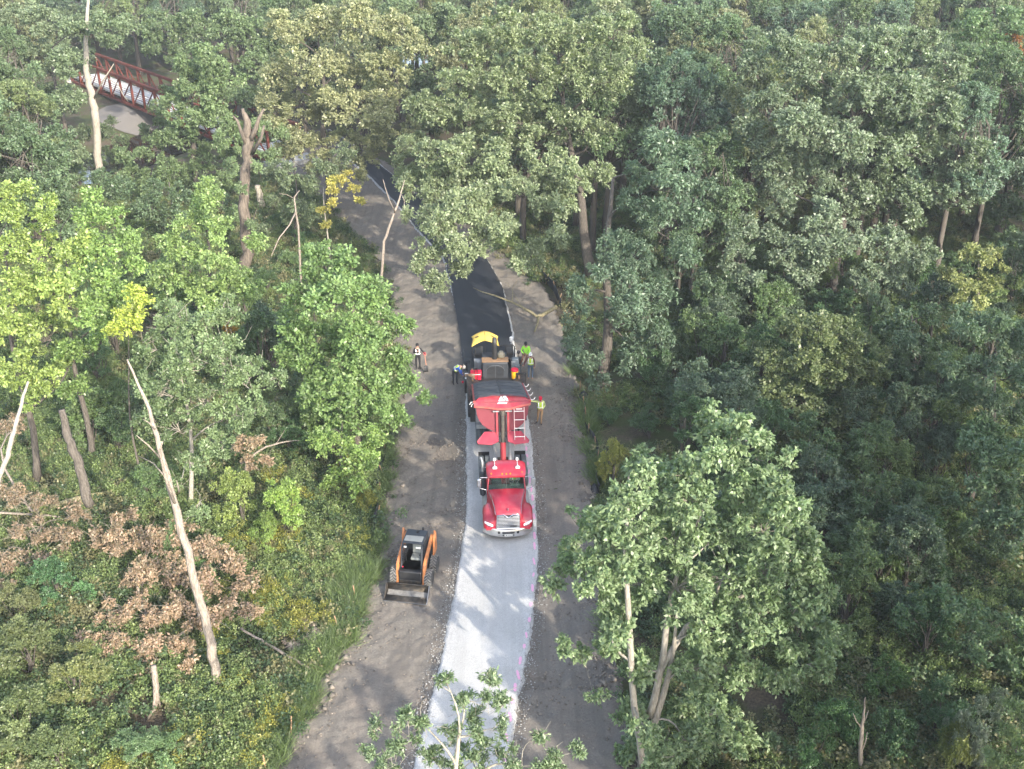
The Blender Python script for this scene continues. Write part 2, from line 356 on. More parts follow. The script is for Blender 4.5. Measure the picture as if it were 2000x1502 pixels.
# ---------------------------------------------------------------- vegetation
def nrm(a): return a / np.maximum(np.linalg.norm(a, axis=-1, keepdims=True), 1e-9)
def leaves(cl, rng, dens=120, L=0.2, twigs=10, droop=0.25, up=0.5, wide=0.30, centre=None, dead=0.0, shell=0.5):
    """cl: (N,4) clusters x,y,z,r. Rhombic folded leaves on twig tips."""
    cl = np.asarray(cl, float); r = cl[:, 3]
    n = np.maximum((dens * r * r * 1.0).astype(int), 6); ci = np.repeat(np.arange(len(cl)), n); M = len(ci)
    if centre is None: centre = cl[:, :3].mean(0) - np.array([0, 0, 1.0])
    outw = nrm(cl[:, :3] - centre)
    td = nrm(rng.randn(len(cl), twigs, 3) + outw[:, None, :] * 0.5 + np.array([0, 0, 0.35]))
    tr = (shell + (1 - shell) * rng.rand(len(cl), twigs))
    ti = rng.randint(0, twigs, M)
    d = td[ci, ti]; rr = (r[ci] * tr[ci, ti])[:, None]
    pos = cl[ci, :3] + d * rr * np.array([1, 1, 0.85]) - d * (rng.rand(M, 1) * 0.45 * r[ci][:, None]) + rng.randn(M, 3) * (0.085 * r[ci][:, None] + 0.03)
    ax = nrm(d * 0.9 + rng.randn(M, 3) * 0.75 + np.array([0, 0, -droop]))
    nn = nrm(outw[ci] * 0.35 + rng.randn(M, 3) * 0.55 + np.array([0, 0, up]))
    sd = nrm(np.cross(ax, nn)); nn = nrm(np.cross(sd, ax))
    ll = (L * (0.7 + 0.6 * rng.rand(M)))[:, None]
    a = pos; tip = pos + ax * ll - nn * ll * 0.15
    mid = pos + ax * ll * 0.48
    lf = mid + sd * ll * wide + nn * ll * 0.10; rt = mid - sd * ll * wide + nn * ll * 0.10
    V = np.stack([a, lf, tip, rt], 1).reshape(-1, 3)
    Fc = np.arange(M * 4).reshape(M, 4)
    tint = np.clip(0.5 + 0.30 * (rng.rand(len(cl))[ci] - 0.5) + 0.22 * rng.randn(M), 0, 1.2)
    if dead: tint = np.where(rng.rand(len(cl), twigs)[ci, ti] < dead, 2.0, tint)
    return V, Fc, tint
def leaf_mesh(name, parts):
    V, F, T, o = [], [], [], 0
    for v, f, t in parts: V.append(v); F.append(f + o); T.append(t); o += len(v)
    me = np_mesh(name, np.concatenate(V), np.concatenate(F)); face_attr(me, 'tint', np.concatenate(T)); me.materials.append(LEAF); return me
def gn_instances(name, srcs):
    """node group: each point of the mesh becomes one of the source meshes (attributes rot, scl, pick)"""
    ng = bpy.data.node_groups.new(name, 'GeometryNodeTree')
    ng.interface.new_socket('Geometry', in_out='INPUT', socket_type='NodeSocketGeometry'); ng.interface.new_socket('Geometry', in_out='OUTPUT', socket_type='NodeSocketGeometry')
    gi, go = ng.nodes.new('NodeGroupInput'), ng.nodes.new('NodeGroupOutput'); L = ng.links.new
    ip = ng.nodes.new('GeometryNodeInstanceOnPoints'); m2p = ng.nodes.new('GeometryNodeMeshToPoints'); jn = ng.nodes.new('GeometryNodeJoinGeometry')
    for s in reversed(srcs):
        oi = ng.nodes.new('GeometryNodeObjectInfo'); oi.inputs['Object'].default_value = s; oi.inputs['As Instance'].default_value = True; L(oi.outputs['Geometry'], jn.inputs[0])
    def att(nm, ty):
        r = ng.nodes.new('GeometryNodeInputNamedAttribute'); r.data_type = ty; r.inputs['Name'].default_value = nm; return r.outputs['Attribute']
    ip.inputs['Pick Instance'].default_value = True
    L(gi.outputs[0], m2p.inputs[0]); L(m2p.outputs[0], ip.inputs['Points']); L(jn.outputs[0], ip.inputs['Instance'])
    L(att('pick', 'INT'), ip.inputs['Instance Index']); L(att('rot', 'FLOAT_VECTOR'), ip.inputs['Rotation']); L(att('scl', 'FLOAT'), ip.inputs['Scale']); L(ip.outputs[0], go.inputs[0]); return ng
FAM = {}
def family(nm, n, Lr, wide, droop, up, twigs, seed, shell=0.5):
    srcs = []
    for k in range(6):
        rng = np.random.RandomState(seed + k); nn = n
        v, f, t = leaves(np.array([[0, 0, 0, 1.0]]), rng, nn, Lr, twigs=twigs, droop=droop, up=up, wide=wide, centre=np.array([0, 0, -3.0]), shell=shell)
        if k == 5: t = np.full(len(t), 2.0)          # last variant: dead brown leaves
        srcs.append(bpy.data.objects.new('leaf_spray', leaf_mesh('leaf_spray', [(v, f, t)])))
    FAM[nm] = gn_instances('foliage_' + nm, srcs)
def point_mesh(name, cls, rng, centre, dead=0.0):
    me = bpy.data.meshes.new(name); me.from_pydata([tuple(c[:3]) for c in cls], [], []); n = len(cls)
    o = nrm(nrm(cls[:, :3] - centre) * 0.55 + np.array([0, 0, 0.9])); rot = np.zeros((n, 3))
    for i in range(n):
        q = Vector(o[i]).to_track_quat('Z', 'Y') @ Euler((0, 0, rng.rand() * 6.28)).to_quaternion(); rot[i] = q.to_euler()
    a = me.attributes.new('rot', 'FLOAT_VECTOR', 'POINT'); a.data.foreach_set('vector', rot.astype(np.float32).ravel())
    vert_attr(me, 'scl', cls[:, 3]); vert_attr(me, 'ctint', (rng.rand(n) - 0.5) * 0.34)
    a = me.attributes.new('pick', 'INT', 'POINT'); pk = rng.randint(0, 5, n); pk[rng.rand(n) < dead] = 5; a.data.foreach_set('value', pk.astype(np.int32)); return me
def foliage_obj(me, parent, fam, color):
    fo = link_mesh('foliage', me, parent); fo.color = (*color, 1); fo['kind'] = 'stuff'
    mo = fo.modifiers.new('leaf_sprays', 'NODES'); mo.node_group = FAM[fam]; return fo
def shell_clusters(c, Rr, rng, rc=None, k=2.1, squash=0.85):
    rc = rc or (0.40 + 0.16 * Rr); n = max(3, int(k * (Rr / rc) ** 2))
    d = nrm(rng.randn(n, 3) + np.array([0, -0.5, 0.35])); q = (0.55 + 0.5 * rng.rand(n, 1)) * max(Rr - rc * 0.5, 0.1)
    p = np.asarray(c) + d * q * np.array([1, 1, squash]); return np.concatenate([p, (rc * (0.7 + 0.6 * rng.rand(n, 1)))], 1)
def arc(a, b, rng, n=5, lift=0.12, wob=0.05):
    a, b = Vector(a), Vector(b); L = (b - a).length; pts = []
    w = Vector(rng.randn(3)) * wob * L
    for i in range(n):
        t = i / (n - 1); p = a.lerp(b, t); k = math.sin(PI * t); pts.append(p + Vector((0, 0, lift * L * k)) + w * k)
    return pts
def limbs_mesh(name, segs, mat, n=5):
    mb = MB()
    for pts, r0, r1 in segs:
        m = len(pts); mb.tube(pts, [r0 + (r1 - r0) * i / (m - 1) for i in range(m)], n, cap=False)
    me = bpy.data.meshes.new(name); me.from_pydata(mb.v, [], mb.f); me.materials.append(mat); me.polygons.foreach_set('use_smooth', [True] * len(me.polygons)); return me
def trunk_mesh(pts, rads, mat, n=10, name='trunk'):
    mb = MB(); mb.tube(pts, rads, n); me = bpy.data.meshes.new(name); me.from_pydata(mb.v, [], mb.f); me.materials.append(mat)
    me.polygons.foreach_set('use_smooth', [True] * len(me.polygons)); return me

def hero_tree(name, cat, label, lobes, base, top_z, r0, color, seed, L=0.2, dens=120, bark=None, lean=None, droop=0.25, wide=0.3, rc=None, k=2.1, up=0.5, twig=0.02, dead=0.0, group=None, back=True, bare=0, depth=1.0, trunks=None, squash=0.85, shell=0.5, limb_mat=None, extra=None, fam=None):
    """lobes: (x,y,z,R) world. base: world xyz of the foot."""
    rng = np.random.RandomState(seed); bark = bark or BARK; bx, by, bz = base
    t = empty(name, (bx, by, bz), 0, label, cat, group)
    B = np.array(base)
    lobes = [np.array(l, float) for l in lobes]
    if back:                                        # unseen far side of the crown
        cxy = np.mean([l[:2] for l in lobes], 0)
        for l in list(lobes):
            if rng.rand() < 0.45 and l[2] > bz + 0.5 * (top_z - bz): lobes.append(np.array([l[0] + rng.randn() * 0.6, l[1] + (1.0 + rng.rand()) * l[3] * 1.5, l[2] - 0.4 * l[3], l[3] * 0.9]))
    lean = lean or (0, 0)
    def tr_at(z):
        f = (z - bz) / max(top_z - bz, 1); return np.array([bx + lean[0] * f + 0.15 * math.sin(z * 0.7 + seed), by + lean[1] * f + 0.15 * math.cos(z * 0.6 + seed), z])
    segs = []; cls = []
    nodes = [(tr_at(z), r0 * (1 - 0.7 * (z - bz) / (top_z - bz))) for z in np.linspace(bz + 0.32 * (top_z - bz), top_z, 9)]
    for pts_, r_ in (extra or []):
        for i in range(len(pts_) - 1):
            for q_ in (0.0, 0.5): nodes.append((np.array(Vector(pts_[i]).lerp(Vector(pts_[i + 1]), q_)), r_[i]))
        if pts_: nodes.append((np.array(pts_[-1]), r_[-1]))
    lobes.sort(key=lambda l: np.hypot(l[0] - bx, l[1] - by))
    for l in lobes:
        tgt = l[:3] + np.array([0, 0.35 * l[3], -0.25 * l[3]])
        cost = [np.linalg.norm(n_[0] - tgt) + 1.6 * max(0, n_[0][2] - tgt[2] + 0.35 * np.hypot(*(n_[0][:2] - tgt[:2]))) + (0.25 if i_ > 8 else 0) for i_, n_ in enumerate(nodes)]
        a, ra = nodes[int(np.argmin(cost))]; ln_ = np.linalg.norm(a - tgt)
        rr = min(ra * 0.55, 0.016 + 0.010 * ln_ + r0 * 0.12, 0.12)
        lp = arc(a, tgt, rng, 6, 0.10, 0.10); segs.append((lp, rr, rr * 0.4)); nodes += [(np.array(lp[3]), rr * 0.75), (np.array(lp[5]), rr * 0.5)]
        c = shell_clusters(l[:3], l[3], rng, rc, k, squash); cls.append(c)
        for q in c:
            st = lp[4] if rng.rand() < 0.5 else lp[5]
            segs.append((arc(st, q[:3], rng, 4, 0.05, 0.1), twig * 1.3, twig * 0.4))
            for _ in range(bare):
                e = q[:3] + rng.randn(3) * q[3] * 0.9; segs.append((arc(q[:3], e, rng, 3, 0.05, 0.1), twig * 0.6, twig * 0.25))
    cls = np.concatenate(cls)
    pts = [tr_at(z) for z in np.linspace(bz - 0.3, top_z, 9)]
    rads = [r0 * (1.35 if i == 0 else 1) * (1 - 0.78 * i / 8) for i in range(9)]
    off = -B
    tm = trunk_mesh([p + off for p in pts], rads, bark, 12); o = link_mesh('trunk', tm, t)
    lm = limbs_mesh('limbs', [([np.array(p) + off for p in s[0]], s[1], s[2]) for s in segs], limb_mat or bark); lo = link_mesh('limbs', lm, t); lo['kind'] = 'stuff'
    color = tuple(c * 1.33 for c in color); cl2 = cls.copy(); cl2[:, :3] += off
    foliage_obj(point_mesh('foliage', cl2, rng, cl2[:, :3].mean(0) - np.array([0, 0, 1.5]), dead * 3), t, fam or ('narrow' if wide < 0.25 else 'broad'), color)
    return t, cls
def resample3(p, k):
    o = []
    for i in range(len(p) - 1):
        for q in range(k): o.append(Vector(p[i]).lerp(Vector(p[i + 1]), q / k) + Vector((0.03 * math.sin(i * 4 + q), 0.03 * math.cos(i * 3 + q), 0)))
    return o + [Vector(p[-1])]
def px_lobes(lst, Y, seed=0, jit=0.6, rs=1.0):
    rng = np.random.RandomState(seed); out = []
    for l in lst:
        y = l[3] if len(l) > 3 else Y
        p = P(l[0], l[1], y); Rr = l[2] / scale_at(p) * rs
        y2 = y + rng.randn() * jit * Rr; p = P(l[0], l[1], y2); out.append((p.x, p.y, max(p.z, Rr * 0.6), Rr * 1.1))
    return out
def base_of(u, Y):
    p = P(u, 751, Y); x = p.x
    # x at ground for the same column
    t = CAMH * S27 + Y * C27; x = (u - 1000) / FPX * t
    return (x, Y, float(terrain(x, Y)) - 0.05)

family('broad', 230, 0.27, 0.30, 0.25, 0.5, 12, 500)
family('narrow', 210, 0.30, 0.19, 0.45, 0.4, 12, 510)
family('maple', 120, 0.42, 0.27, 0.55, 0.35, 10, 520)
family('airy', 115, 0.42, 0.19, 0.35, 0.3, 9, 530)
family('dead', 105, 0.36, 0.27, 0.75, 0.2, 10, 540)
GG = (0.125, 0.162, 0.105)      # grey-green oak
DG = (0.065, 0.105, 0.060)      # deep green
YG = (0.185, 0.245, 0.072)      # yellow-green maple
OL = (0.150, 0.185, 0.080)      # olive
TN = (0.205, 0.215, 0.120)      # tawny green
MG = (0.125, 0.195, 0.070)      # mid green
BR = (0.31, 0.225, 0.16)       # dead leaves

# 1 foreground maple
lb = [(1430, 865, 50), (1475, 850, 28), (1395, 900, 45), (1262, 925, 42), (1285, 975, 55), (1225, 985, 45), (1335, 925, 34), (1350, 985, 50), (1440, 950, 60), (1505, 940, 42), (1535, 900, 26), (1540, 985, 45), (1180, 1010, 42), (1150, 1060, 45), (1105, 1115, 40), (1160, 1130, 50), (1075, 1150, 24), (1240, 1050, 60), (1320, 1060, 65), (1410, 1040, 62), (1495, 1040, 60), (1565, 1050, 42), (1580, 1110, 42), (1500, 1120, 60), (1420, 1130, 66), (1330, 1150, 66), (1250, 1140, 50), (1600, 1180, 30), (1560, 1190, 42), (1610, 1225, 26), (1480, 1210, 55), (1385, 1225, 60), (1220, 1200, 36), (1195, 1260, 34), (1100, 1265, 28), (1140, 1285, 22), (1240, 1300, 40), (1545, 1260, 34), (1600, 1305, 30), (1520, 1320, 46), (1440, 1310, 50), (1360, 1310, 50), (1400, 1390, 50), (1340, 1400, 50), (1230, 1385, 40), (1160, 1360, 22), (1300, 1460, 52), (1380, 1470, 50), (1450, 1440, 38), (1500, 1450, 26), (1230, 1470, 40), (1560, 1480, 30), (1262, 1425, 38, 27.4), (1290, 1480, 42, 27.4), (1212, 1235, 30, 27.6), (1340, 1450, 40, 27.6), (1225, 1110, 34, 27.8), (1420, 1450, 40, 28), (1610, 1160, 24), (1625, 1260, 20)]
bx, by, bz = base_of(1262, 28.8)
stA = ([P(1255, 1500, 28.6), P(1240, 1380, 28.3), P(1226, 1200, 28.2), P(1222, 1050, 28.4), P(1228, 930, 28.6)], [0.14, 0.12, 0.10, 0.07, 0.03])
stB = ([P(1268, 1400, 29), P(1290, 1310, 29), P(1340, 1225, 29.2), P(1430, 1175, 29.5), P(1500, 1130, 29.9), P(1560, 1080, 30.2)], [0.15, 0.12, 0.10, 0.075, 0.05, 0.02])
stC = ([P(1285, 1330, 29), P(1300, 1250, 29), P(1310, 1160, 29.3), P(1345, 1060, 29.6), P(1385, 960, 29.9)], [0.13, 0.11, 0.085, 0.06, 0.03])
hero1, _ = hero_tree('maple_tree', 'tree', 'large sunlit pale green maple with forked pale trunks beside the white stone path', px_lobes(lb, 29.3, 1, 0.9), (bx, by, bz), 7.2, 0.19, (0.145, 0.20, 0.105), 11, L=0.20, dens=230, bark=PALE, droop=0.55, wide=0.27, rc=0.36, k=1.85, twig=0.014, dead=0.0, fam='maple', lean=(0.7, 0.3), up=0.35, extra=[stA, stB, stC])
for s_ in (stA, stB, stC): link_mesh('stem', trunk_mesh([Vector(p) - Vector((bx, by, bz)) for p in resample3(s_[0], 4)], list(np.interp(np.linspace(0, 1, len(resample3(s_[0], 4))), np.linspace(0, 1, len(s_[1])), s_[1])), PALE, 8), hero1)
# 2 sparse tree at the bottom edge
lb = [(868, 1328, 14), (905, 1372, 22), (950, 1360, 16), (925, 1405, 22), (985, 1425, 26), (960, 1330, 10), (740, 1425, 26), (725, 1470, 24), (790, 1400, 16), (795, 1440, 28), (840, 1480, 34), (900, 1450, 26), (925, 1490, 32), (1000, 1480, 34), (1050, 1440, 18), (1085, 1475, 22), (1125, 1465, 12), (760, 1500, 34), (1060, 1510, 30), (980, 1375, 9), (880, 1425, 24), (960, 1460, 28), (820, 1410, 18), (770, 1455, 24), (1020, 1500, 30), (890, 1500, 30), (1090, 1500, 24), (935, 1430, 22)]
bx2, by2, bz2 = base_of(905, 19.5)
hero_tree('oak_tree', 'tree', 'thin sunlit tree top with bare twigs over the stone path at the bottom edge', px_lobes(lb, 20.0, 2, 0.9), (bx2, by2, bz2), 11.0, 0.2, (0.13, 0.18, 0.10), 12, L=0.16, dens=210, bark=TWIG, droop=0.35, wide=0.2, rc=0.26, k=1.6, twig=0.014, up=0.3, back=False, bare=2, fam='airy')
# 3.. road-side and forest trees
T = [
 # name, label, color, Y, base_u, top_v, r0, L, dens, dead, bark, lobes, kw
 ('oak_tree', 'broad bright green oak by the left edge of the dirt, beside the shovel worker', MG, 50.6, 690, 0.33, 0.24, 105, 0.0, BARK,
  [(620, 520, 48), (680, 525, 42), (585, 570, 40), (650, 590, 62), (715, 580, 48), (570, 640, 42), (765, 640, 40), (700, 670, 70), (620, 680, 60), (770, 715, 42), (570, 700, 34), (720, 760, 70), (640, 760, 60), (800, 770, 38), (830, 775, 20), (770, 820, 42), (690, 830, 55), (620, 820, 40), (740, 870, 30)], {}),
 ('hickory_tree', 'low yellow-green tree below the broad oak on the left edge of the dirt', (0.17, 0.25, 0.075), 46, 665, 0.14, 0.22, 110, 0.0, BARK,
  [(650, 870, 36), (700, 890, 40), (625, 850, 26), (735, 905, 28), (660, 930, 34), (700, 950, 24), (735, 850, 22)], dict(back=False)),
 ('ash_tree', 'grey-green thin leaved tree behind the long leaning dead trunk at left', (0.125, 0.175, 0.085), 43.4, 371, 0.13, 0.19, 120, 0.0, PALE,
  [(350, 625, 42), (400, 660, 48), (300, 680, 40), (370, 710, 60), (440, 710, 44), (480, 745, 38), (520, 745, 18), (310, 770, 48), (400, 780, 56), (465, 800, 38), (345, 840, 42), (420, 860, 42), (290, 830, 34), (510, 800, 20), (380, 910, 30), (385, 1000, 22, 41), (350, 950, 22)], dict(rc=0.45, k=1.5, bare=1)),
 ('maple_tree', 'bright yellow-green maple with several pointed plumes on the left edge', YG, 46.6, 60, 0.20, 0.23, 115, 0.0, BARK,
  [(25, 420, 34), (20, 380, 16), (95, 430, 28), (95, 395, 16), (30, 490, 44), (100, 500, 40), (45, 560, 52), (110, 580, 48), (20, 640, 50), (90, 660, 54), (30, 720, 44), (100, 740, 44), (60, 780, 28)], dict(droop=0.4)),
 ('maple_tree', 'bright yellow-green maple with a tall narrow point, right of the left edge maple', (0.155, 0.235, 0.075), 48.5, 165, 0.18, 0.23, 115, 0.0, BARK,
  [(180, 385, 22), (178, 430, 30), (230, 430, 26), (190, 490, 42), (255, 475, 30), (150, 540, 40), (215, 550, 42), (265, 520, 18), (170, 610, 44), (235, 590, 34), (150, 690, 40), (150, 760, 30), (200, 660, 30)], dict(droop=0.4)),
 ('maple_sapling', 'small yellow sapling between the left maples and the grey-green tree', (0.25, 0.30, 0.06), 44.5, 268, 0.07, 0.18, 140, 0.0, BARK,
  [(270, 575, 22), (268, 600, 26), (235, 612, 18), (225, 640, 16), (262, 635, 18)], dict(back=False)),
 ('cherry_tree', 'irregular light green tree column left of the tall shaggy dead trunk', (0.165, 0.235, 0.085), 60, 415, 0.22, 0.24, 105, 0.0, BARK,
  [(402, 365, 24), (430, 400, 30), (390, 420, 30), (350, 440, 26), (415, 455, 38), (325, 475, 30), (360, 500, 40), (430, 500, 36), (320, 540, 34), (390, 555, 42), (450, 550, 36), (478, 575, 24), (340, 590, 36), (420, 600, 34)], {}),
 ('oak_tree', 'tall oak with drooping boughs reaching over the fresh black asphalt', (0.155, 0.19, 0.105), 76, 1160, 0.45, 0.25, 88, 0.0, BARK,
  [(920, 95, 48), (985, 60, 50), (1060, 70, 48), (1130, 75, 50), (1200, 70, 44), (1245, 105, 34), (890, 160, 42), (960, 160, 60), (1040, 160, 60), (1120, 160, 56), (1190, 165, 48), (860, 225, 40), (920, 240, 48), (1000, 245, 56), (1080, 245, 54), (1150, 260, 46), (840, 300, 34, 72), (900, 310, 48, 72), (970, 325, 52, 72), (1060, 320, 48, 72), (1120, 350, 42, 70), (930, 390, 44, 68), (1010, 375, 38, 68), (885, 415, 40, 66), (945, 440, 42, 66), (850, 445, 34, 65), (1080, 410, 42, 68), (985, 450, 26, 66), (835, 495, 32, 64), (880, 480, 32, 64), (845, 545, 28, 63.5), (905, 535, 28, 63.5), (1040, 500, 34, 66), (1085, 470, 30, 66), (1010, 520, 18, 64), (815, 345, 30, 74), (800, 290, 34, 76), (845, 390, 30, 70), (830, 210, 36), (865, 350, 38, 72), (905, 360, 34, 71), (795, 420, 18, 68), (870, 450, 32, 65), (905, 495, 26, 64), (845, 420, 32, 67), (940, 480, 26, 65), (865, 560, 20, 63), (820, 520, 24, 63.5), (800, 370, 30, 70), (780, 330, 26, 74)], dict(lean=(-3.0, 3.0), bare=1)),
 ('oak_tree', 'huge grey-green oak filling the upper right of the forest', GG, 72, 1632, 0.5, 0.26, 85, 0.0, BARK,
  [(1530, 90, 50), (1480, 130, 38), (1590, 140, 52), (1650, 110, 36), (1730, 100, 48), (1800, 90, 46), (1850, 140, 46), (1500, 190, 48), (1670, 190, 56), (1750, 190, 60), (1830, 220, 60), (1560, 240, 56), (1470, 260, 44), (1640, 280, 62), (1730, 300, 62), (1810, 310, 58), (1880, 300, 46), (1520, 320, 50), (1590, 350, 56), (1680, 380, 62), (1770, 390, 58), (1860, 380, 50), (1910, 370, 26), (1450, 380, 36), (1520, 400, 44, 69), (1450, 450, 40, 67), (1600, 430, 46, 68), (1520, 480, 46, 67), (1440, 510, 34, 66), (1590, 490, 50, 67), (1660, 470, 44, 67), (1730, 480, 48, 67), (1790, 490, 40, 67), (1750, 540, 36, 66), (1470, 550, 30, 66), (1560, 540, 38, 66), (1690, 540, 34, 66), (1770, 570, 20, 66)], dict(bare=1)),
 ('hickory_tree', 'blue-green tree with thick straight trunk standing beside the right silt fence', (0.085, 0.13, 0.085), 57.5, 1183, 0.40, 0.24, 100, 0.0, BARK,
  [(1290, 300, 42), (1345, 300, 34), (1240, 340, 36), (1310, 360, 50), (1370, 370, 30), (1225, 400, 34), (1290, 430, 48), (1355, 430, 42), (1205, 480, 38), (1250, 500, 40), (1330, 500, 36), (1180, 530, 34), (1225, 570, 42), (1280, 560, 36), (1140, 570, 34), (1130, 620, 34), (1200, 620, 26), (1265, 620, 42), (1290, 650, 28), (1120, 670, 32), (1150, 700, 32), (1230, 680, 34), (1165, 740, 24), (1225, 720, 20), (1130, 560, 26)], dict(wide=0.2)),
 ('oak_tree', 'dusty tawny green oak left of the bend where the asphalt vanishes', TN, 92, 640, 0.4, 0.27, 82, 0.0, BARK,
  [(560, 70, 48), (630, 50, 48), (700, 40, 46), (770, 60, 48), (815, 100, 34), (550, 150, 46), (610, 130, 50), (690, 120, 54), (760, 140, 50), (540, 220, 40), (600, 210, 50), (670, 210, 54), (740, 220, 46), (580, 280, 40), (640, 290, 46), (705, 290, 42), (740, 270, 30), (610, 340, 26), (660, 340, 28), (730, 310, 24), (700, 340, 20), (560, 300, 30), (780, 200, 34), (800, 260, 30)], dict(bare=1)),
 ('birch_sapling', 'small tree with yellow turning leaves beside the upper bend of the dirt', (0.33, 0.30, 0.08), 78, 636, 0.1, 0.2, 110, 0.0, TWIG,
  [(650, 365, 20), (675, 350, 14), (690, 375, 16), (655, 400, 14), (633, 410, 14), (640, 440, 10), (700, 395, 12)], dict(back=False)),
 ('oak_tree', 'green oak with rounded boughs in front of the red bridge’s lower end', (0.12, 0.17, 0.08), 92, 385, 0.35, 0.26, 85, 0.0, BARK,
  [(410, 110, 42), (360, 150, 34), (440, 160, 42), (395, 200, 46), (340, 215, 32), (425, 240, 34), (360, 265, 40), (300, 290, 30), (330, 330, 34), (255, 300, 28), (250, 345, 30), (400, 310, 36), (445, 300, 20), (300, 350, 34), (450, 250, 26), (355, 120, 24), (380, 350, 34), (430, 350, 30), (465, 285, 26, 90), (525, 305, 24, 88), (545, 265, 28, 90), (435, 275, 24, 90), (350, 185, 24, 96), (375, 235, 26), (505, 250, 22, 88), (452, 330, 20, 86), (505, 325, 16, 78.6), (456, 420, 22, 84), (305, 208, 20, 106), (318, 235, 22, 104), (470, 370, 12, 78.5), (492, 440, 10, 78.4)], {}),
 ('oak_tree', 'pale hazy grey-green oak in the top left corner', (0.125, 0.16, 0.095), 108, 40, 0.4, 0.28, 75, 0.0, BARK,
  [(30, 50, 46), (90, 50, 44), (20, 120, 46), (80, 120, 50), (30, 200, 48), (95, 200, 46), (20, 280, 46), (80, 290, 44), (130, 270, 26)], {}),
 ('poplar_tree', 'grey-green tree crowding the tall white trunk left of the bridge', (0.12, 0.16, 0.09), 100, 130, 0.35, 0.27, 78, 0.0, BARK,
  [(150, 60, 40), (210, 60, 38), (130, 130, 42), (225, 85, 22), (140, 200, 36), (120, 300, 40), (160, 300, 20), (50, 330, 40), (120, 350, 34), (60, 370, 30), (205, 262, 22, 106), (235, 278, 20, 106), (160, 262, 22, 106), (222, 242, 14, 108), (285, 262, 20, 106)], {}),
 ('ash_tree', 'thin grey-green tree spreading over the bank left of the upper bend', (0.115, 0.15, 0.085), 84, 575, 0.15, 0.24, 80, 0.0, BARK,
  [(560, 345, 26), (600, 365, 26), (545, 390, 22), (590, 405, 24), (635, 330, 24), (530, 330, 22), (560, 430, 20), (615, 430, 20), (670, 300, 24), (520, 455, 18)], dict(back=False, bare=2)),
 ('oak_tree', 'dark green low oak between the bright maples and the shaggy trunk', (0.085, 0.13, 0.07), 82, 330, 0.2, 0.24, 80, 0.0, BARK,
  [(300, 370, 30), (350, 380, 28), (280, 410, 28), (325, 420, 30), (240, 370, 28), (200, 350, 26), (440, 390, 20), (350, 430, 24)], dict(back=False)),
 ('oak_tree', 'dull green oak in the gap right of the tawny oak at the top', (0.11, 0.15, 0.08), 112, 840, 0.35, 0.28, 72, 0.0, BARK,
  [(830, 60, 44), (870, 110, 40), (820, 160, 40), (790, 110, 36), (860, 200, 36), (830, 250, 30), (780, 30, 40), (880, 40, 40)], {}),
 ('oak_tree', 'grey-green oak standing beyond the bridge in the upper left', (0.12, 0.16, 0.09), 158, 230, 0.35, 0.3, 66, 0.0, BARK,
  [(150, 40, 40), (200, 50, 40), (250, 40, 42), (300, 60, 38), (350, 70, 36), (180, 80, 24), (260, 85, 26), (310, 95, 22), (110, 80, 34), (120, 130, 30)], dict(back=False)),
 ('oak_tree', 'olive oak behind the boughs right of the bridge', (0.11, 0.155, 0.075), 118, 470, 0.35, 0.3, 66, 0.0, BARK,
  [(480, 60, 48), (500, 130, 44), (490, 200, 40), (440, 60, 40), (310, 50, 40), (370, 60, 44), (300, 90, 20), (500, 270, 34), (540, 300, 26), (560, 330, 24), (525, 240, 30), (350, 110, 28), (380, 150, 30, 105), (420, 200, 34, 105)], {}),
 ('oak_tree', 'dark grey-green oak between the two largest oaks at the top', (0.09, 0.135, 0.075), 100, 1340, 0.4, 0.28, 76, 0.0, BARK,
  [(1320, 50, 50), (1390, 50, 50), (1290, 130, 40), (1350, 130, 48), (1410, 140, 40), (1330, 200, 44), (1390, 220, 40), (1350, 270, 30), (1430, 230, 34)], {}),
 ('oak_tree', 'deep green tree on the upper right edge with rust red dead leaves', (0.08, 0.13, 0.06), 84, 1960, 0.35, 0.27, 80, 0.012, BARK,
  [(1900, 60, 44), (1960, 60, 48), (2000, 130, 44), (1940, 130, 44), (1960, 220, 48), (2010, 240, 40), (1930, 260, 30), (1980, 330, 46), (1950, 410, 44), (2010, 420, 40), (1970, 480, 34)], {}),
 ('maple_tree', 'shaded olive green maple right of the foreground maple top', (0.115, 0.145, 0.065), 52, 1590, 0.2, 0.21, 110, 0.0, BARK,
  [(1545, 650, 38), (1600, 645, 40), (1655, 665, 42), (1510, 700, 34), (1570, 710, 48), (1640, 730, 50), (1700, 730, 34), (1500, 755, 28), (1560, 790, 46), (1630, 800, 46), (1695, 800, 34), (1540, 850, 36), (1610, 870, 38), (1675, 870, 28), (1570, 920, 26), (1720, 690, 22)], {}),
 ('maple_tree', 'small pale yellowish maple top rising by the right edge above the shaded woods', (0.20, 0.22, 0.09), 62, 1912, 0.16, 0.22, 105, 0.0, BARK,
  [(1895, 500, 24), (1930, 505, 26), (1955, 530, 18), (1885, 550, 26), (1925, 560, 30), (1900, 600, 26), (1870, 590, 18)], {}),
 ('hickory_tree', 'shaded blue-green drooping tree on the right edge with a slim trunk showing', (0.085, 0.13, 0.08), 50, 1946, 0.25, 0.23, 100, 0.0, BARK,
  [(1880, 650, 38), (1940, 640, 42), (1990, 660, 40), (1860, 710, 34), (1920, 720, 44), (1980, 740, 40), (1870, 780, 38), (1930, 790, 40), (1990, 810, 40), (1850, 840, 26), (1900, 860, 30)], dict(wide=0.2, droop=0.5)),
 ('oak_tree', 'grey-green oak bough jutting in from the right edge halfway up', (0.10, 0.15, 0.085), 41, 2040, 0.3, 0.2, 115, 0.0, BARK,
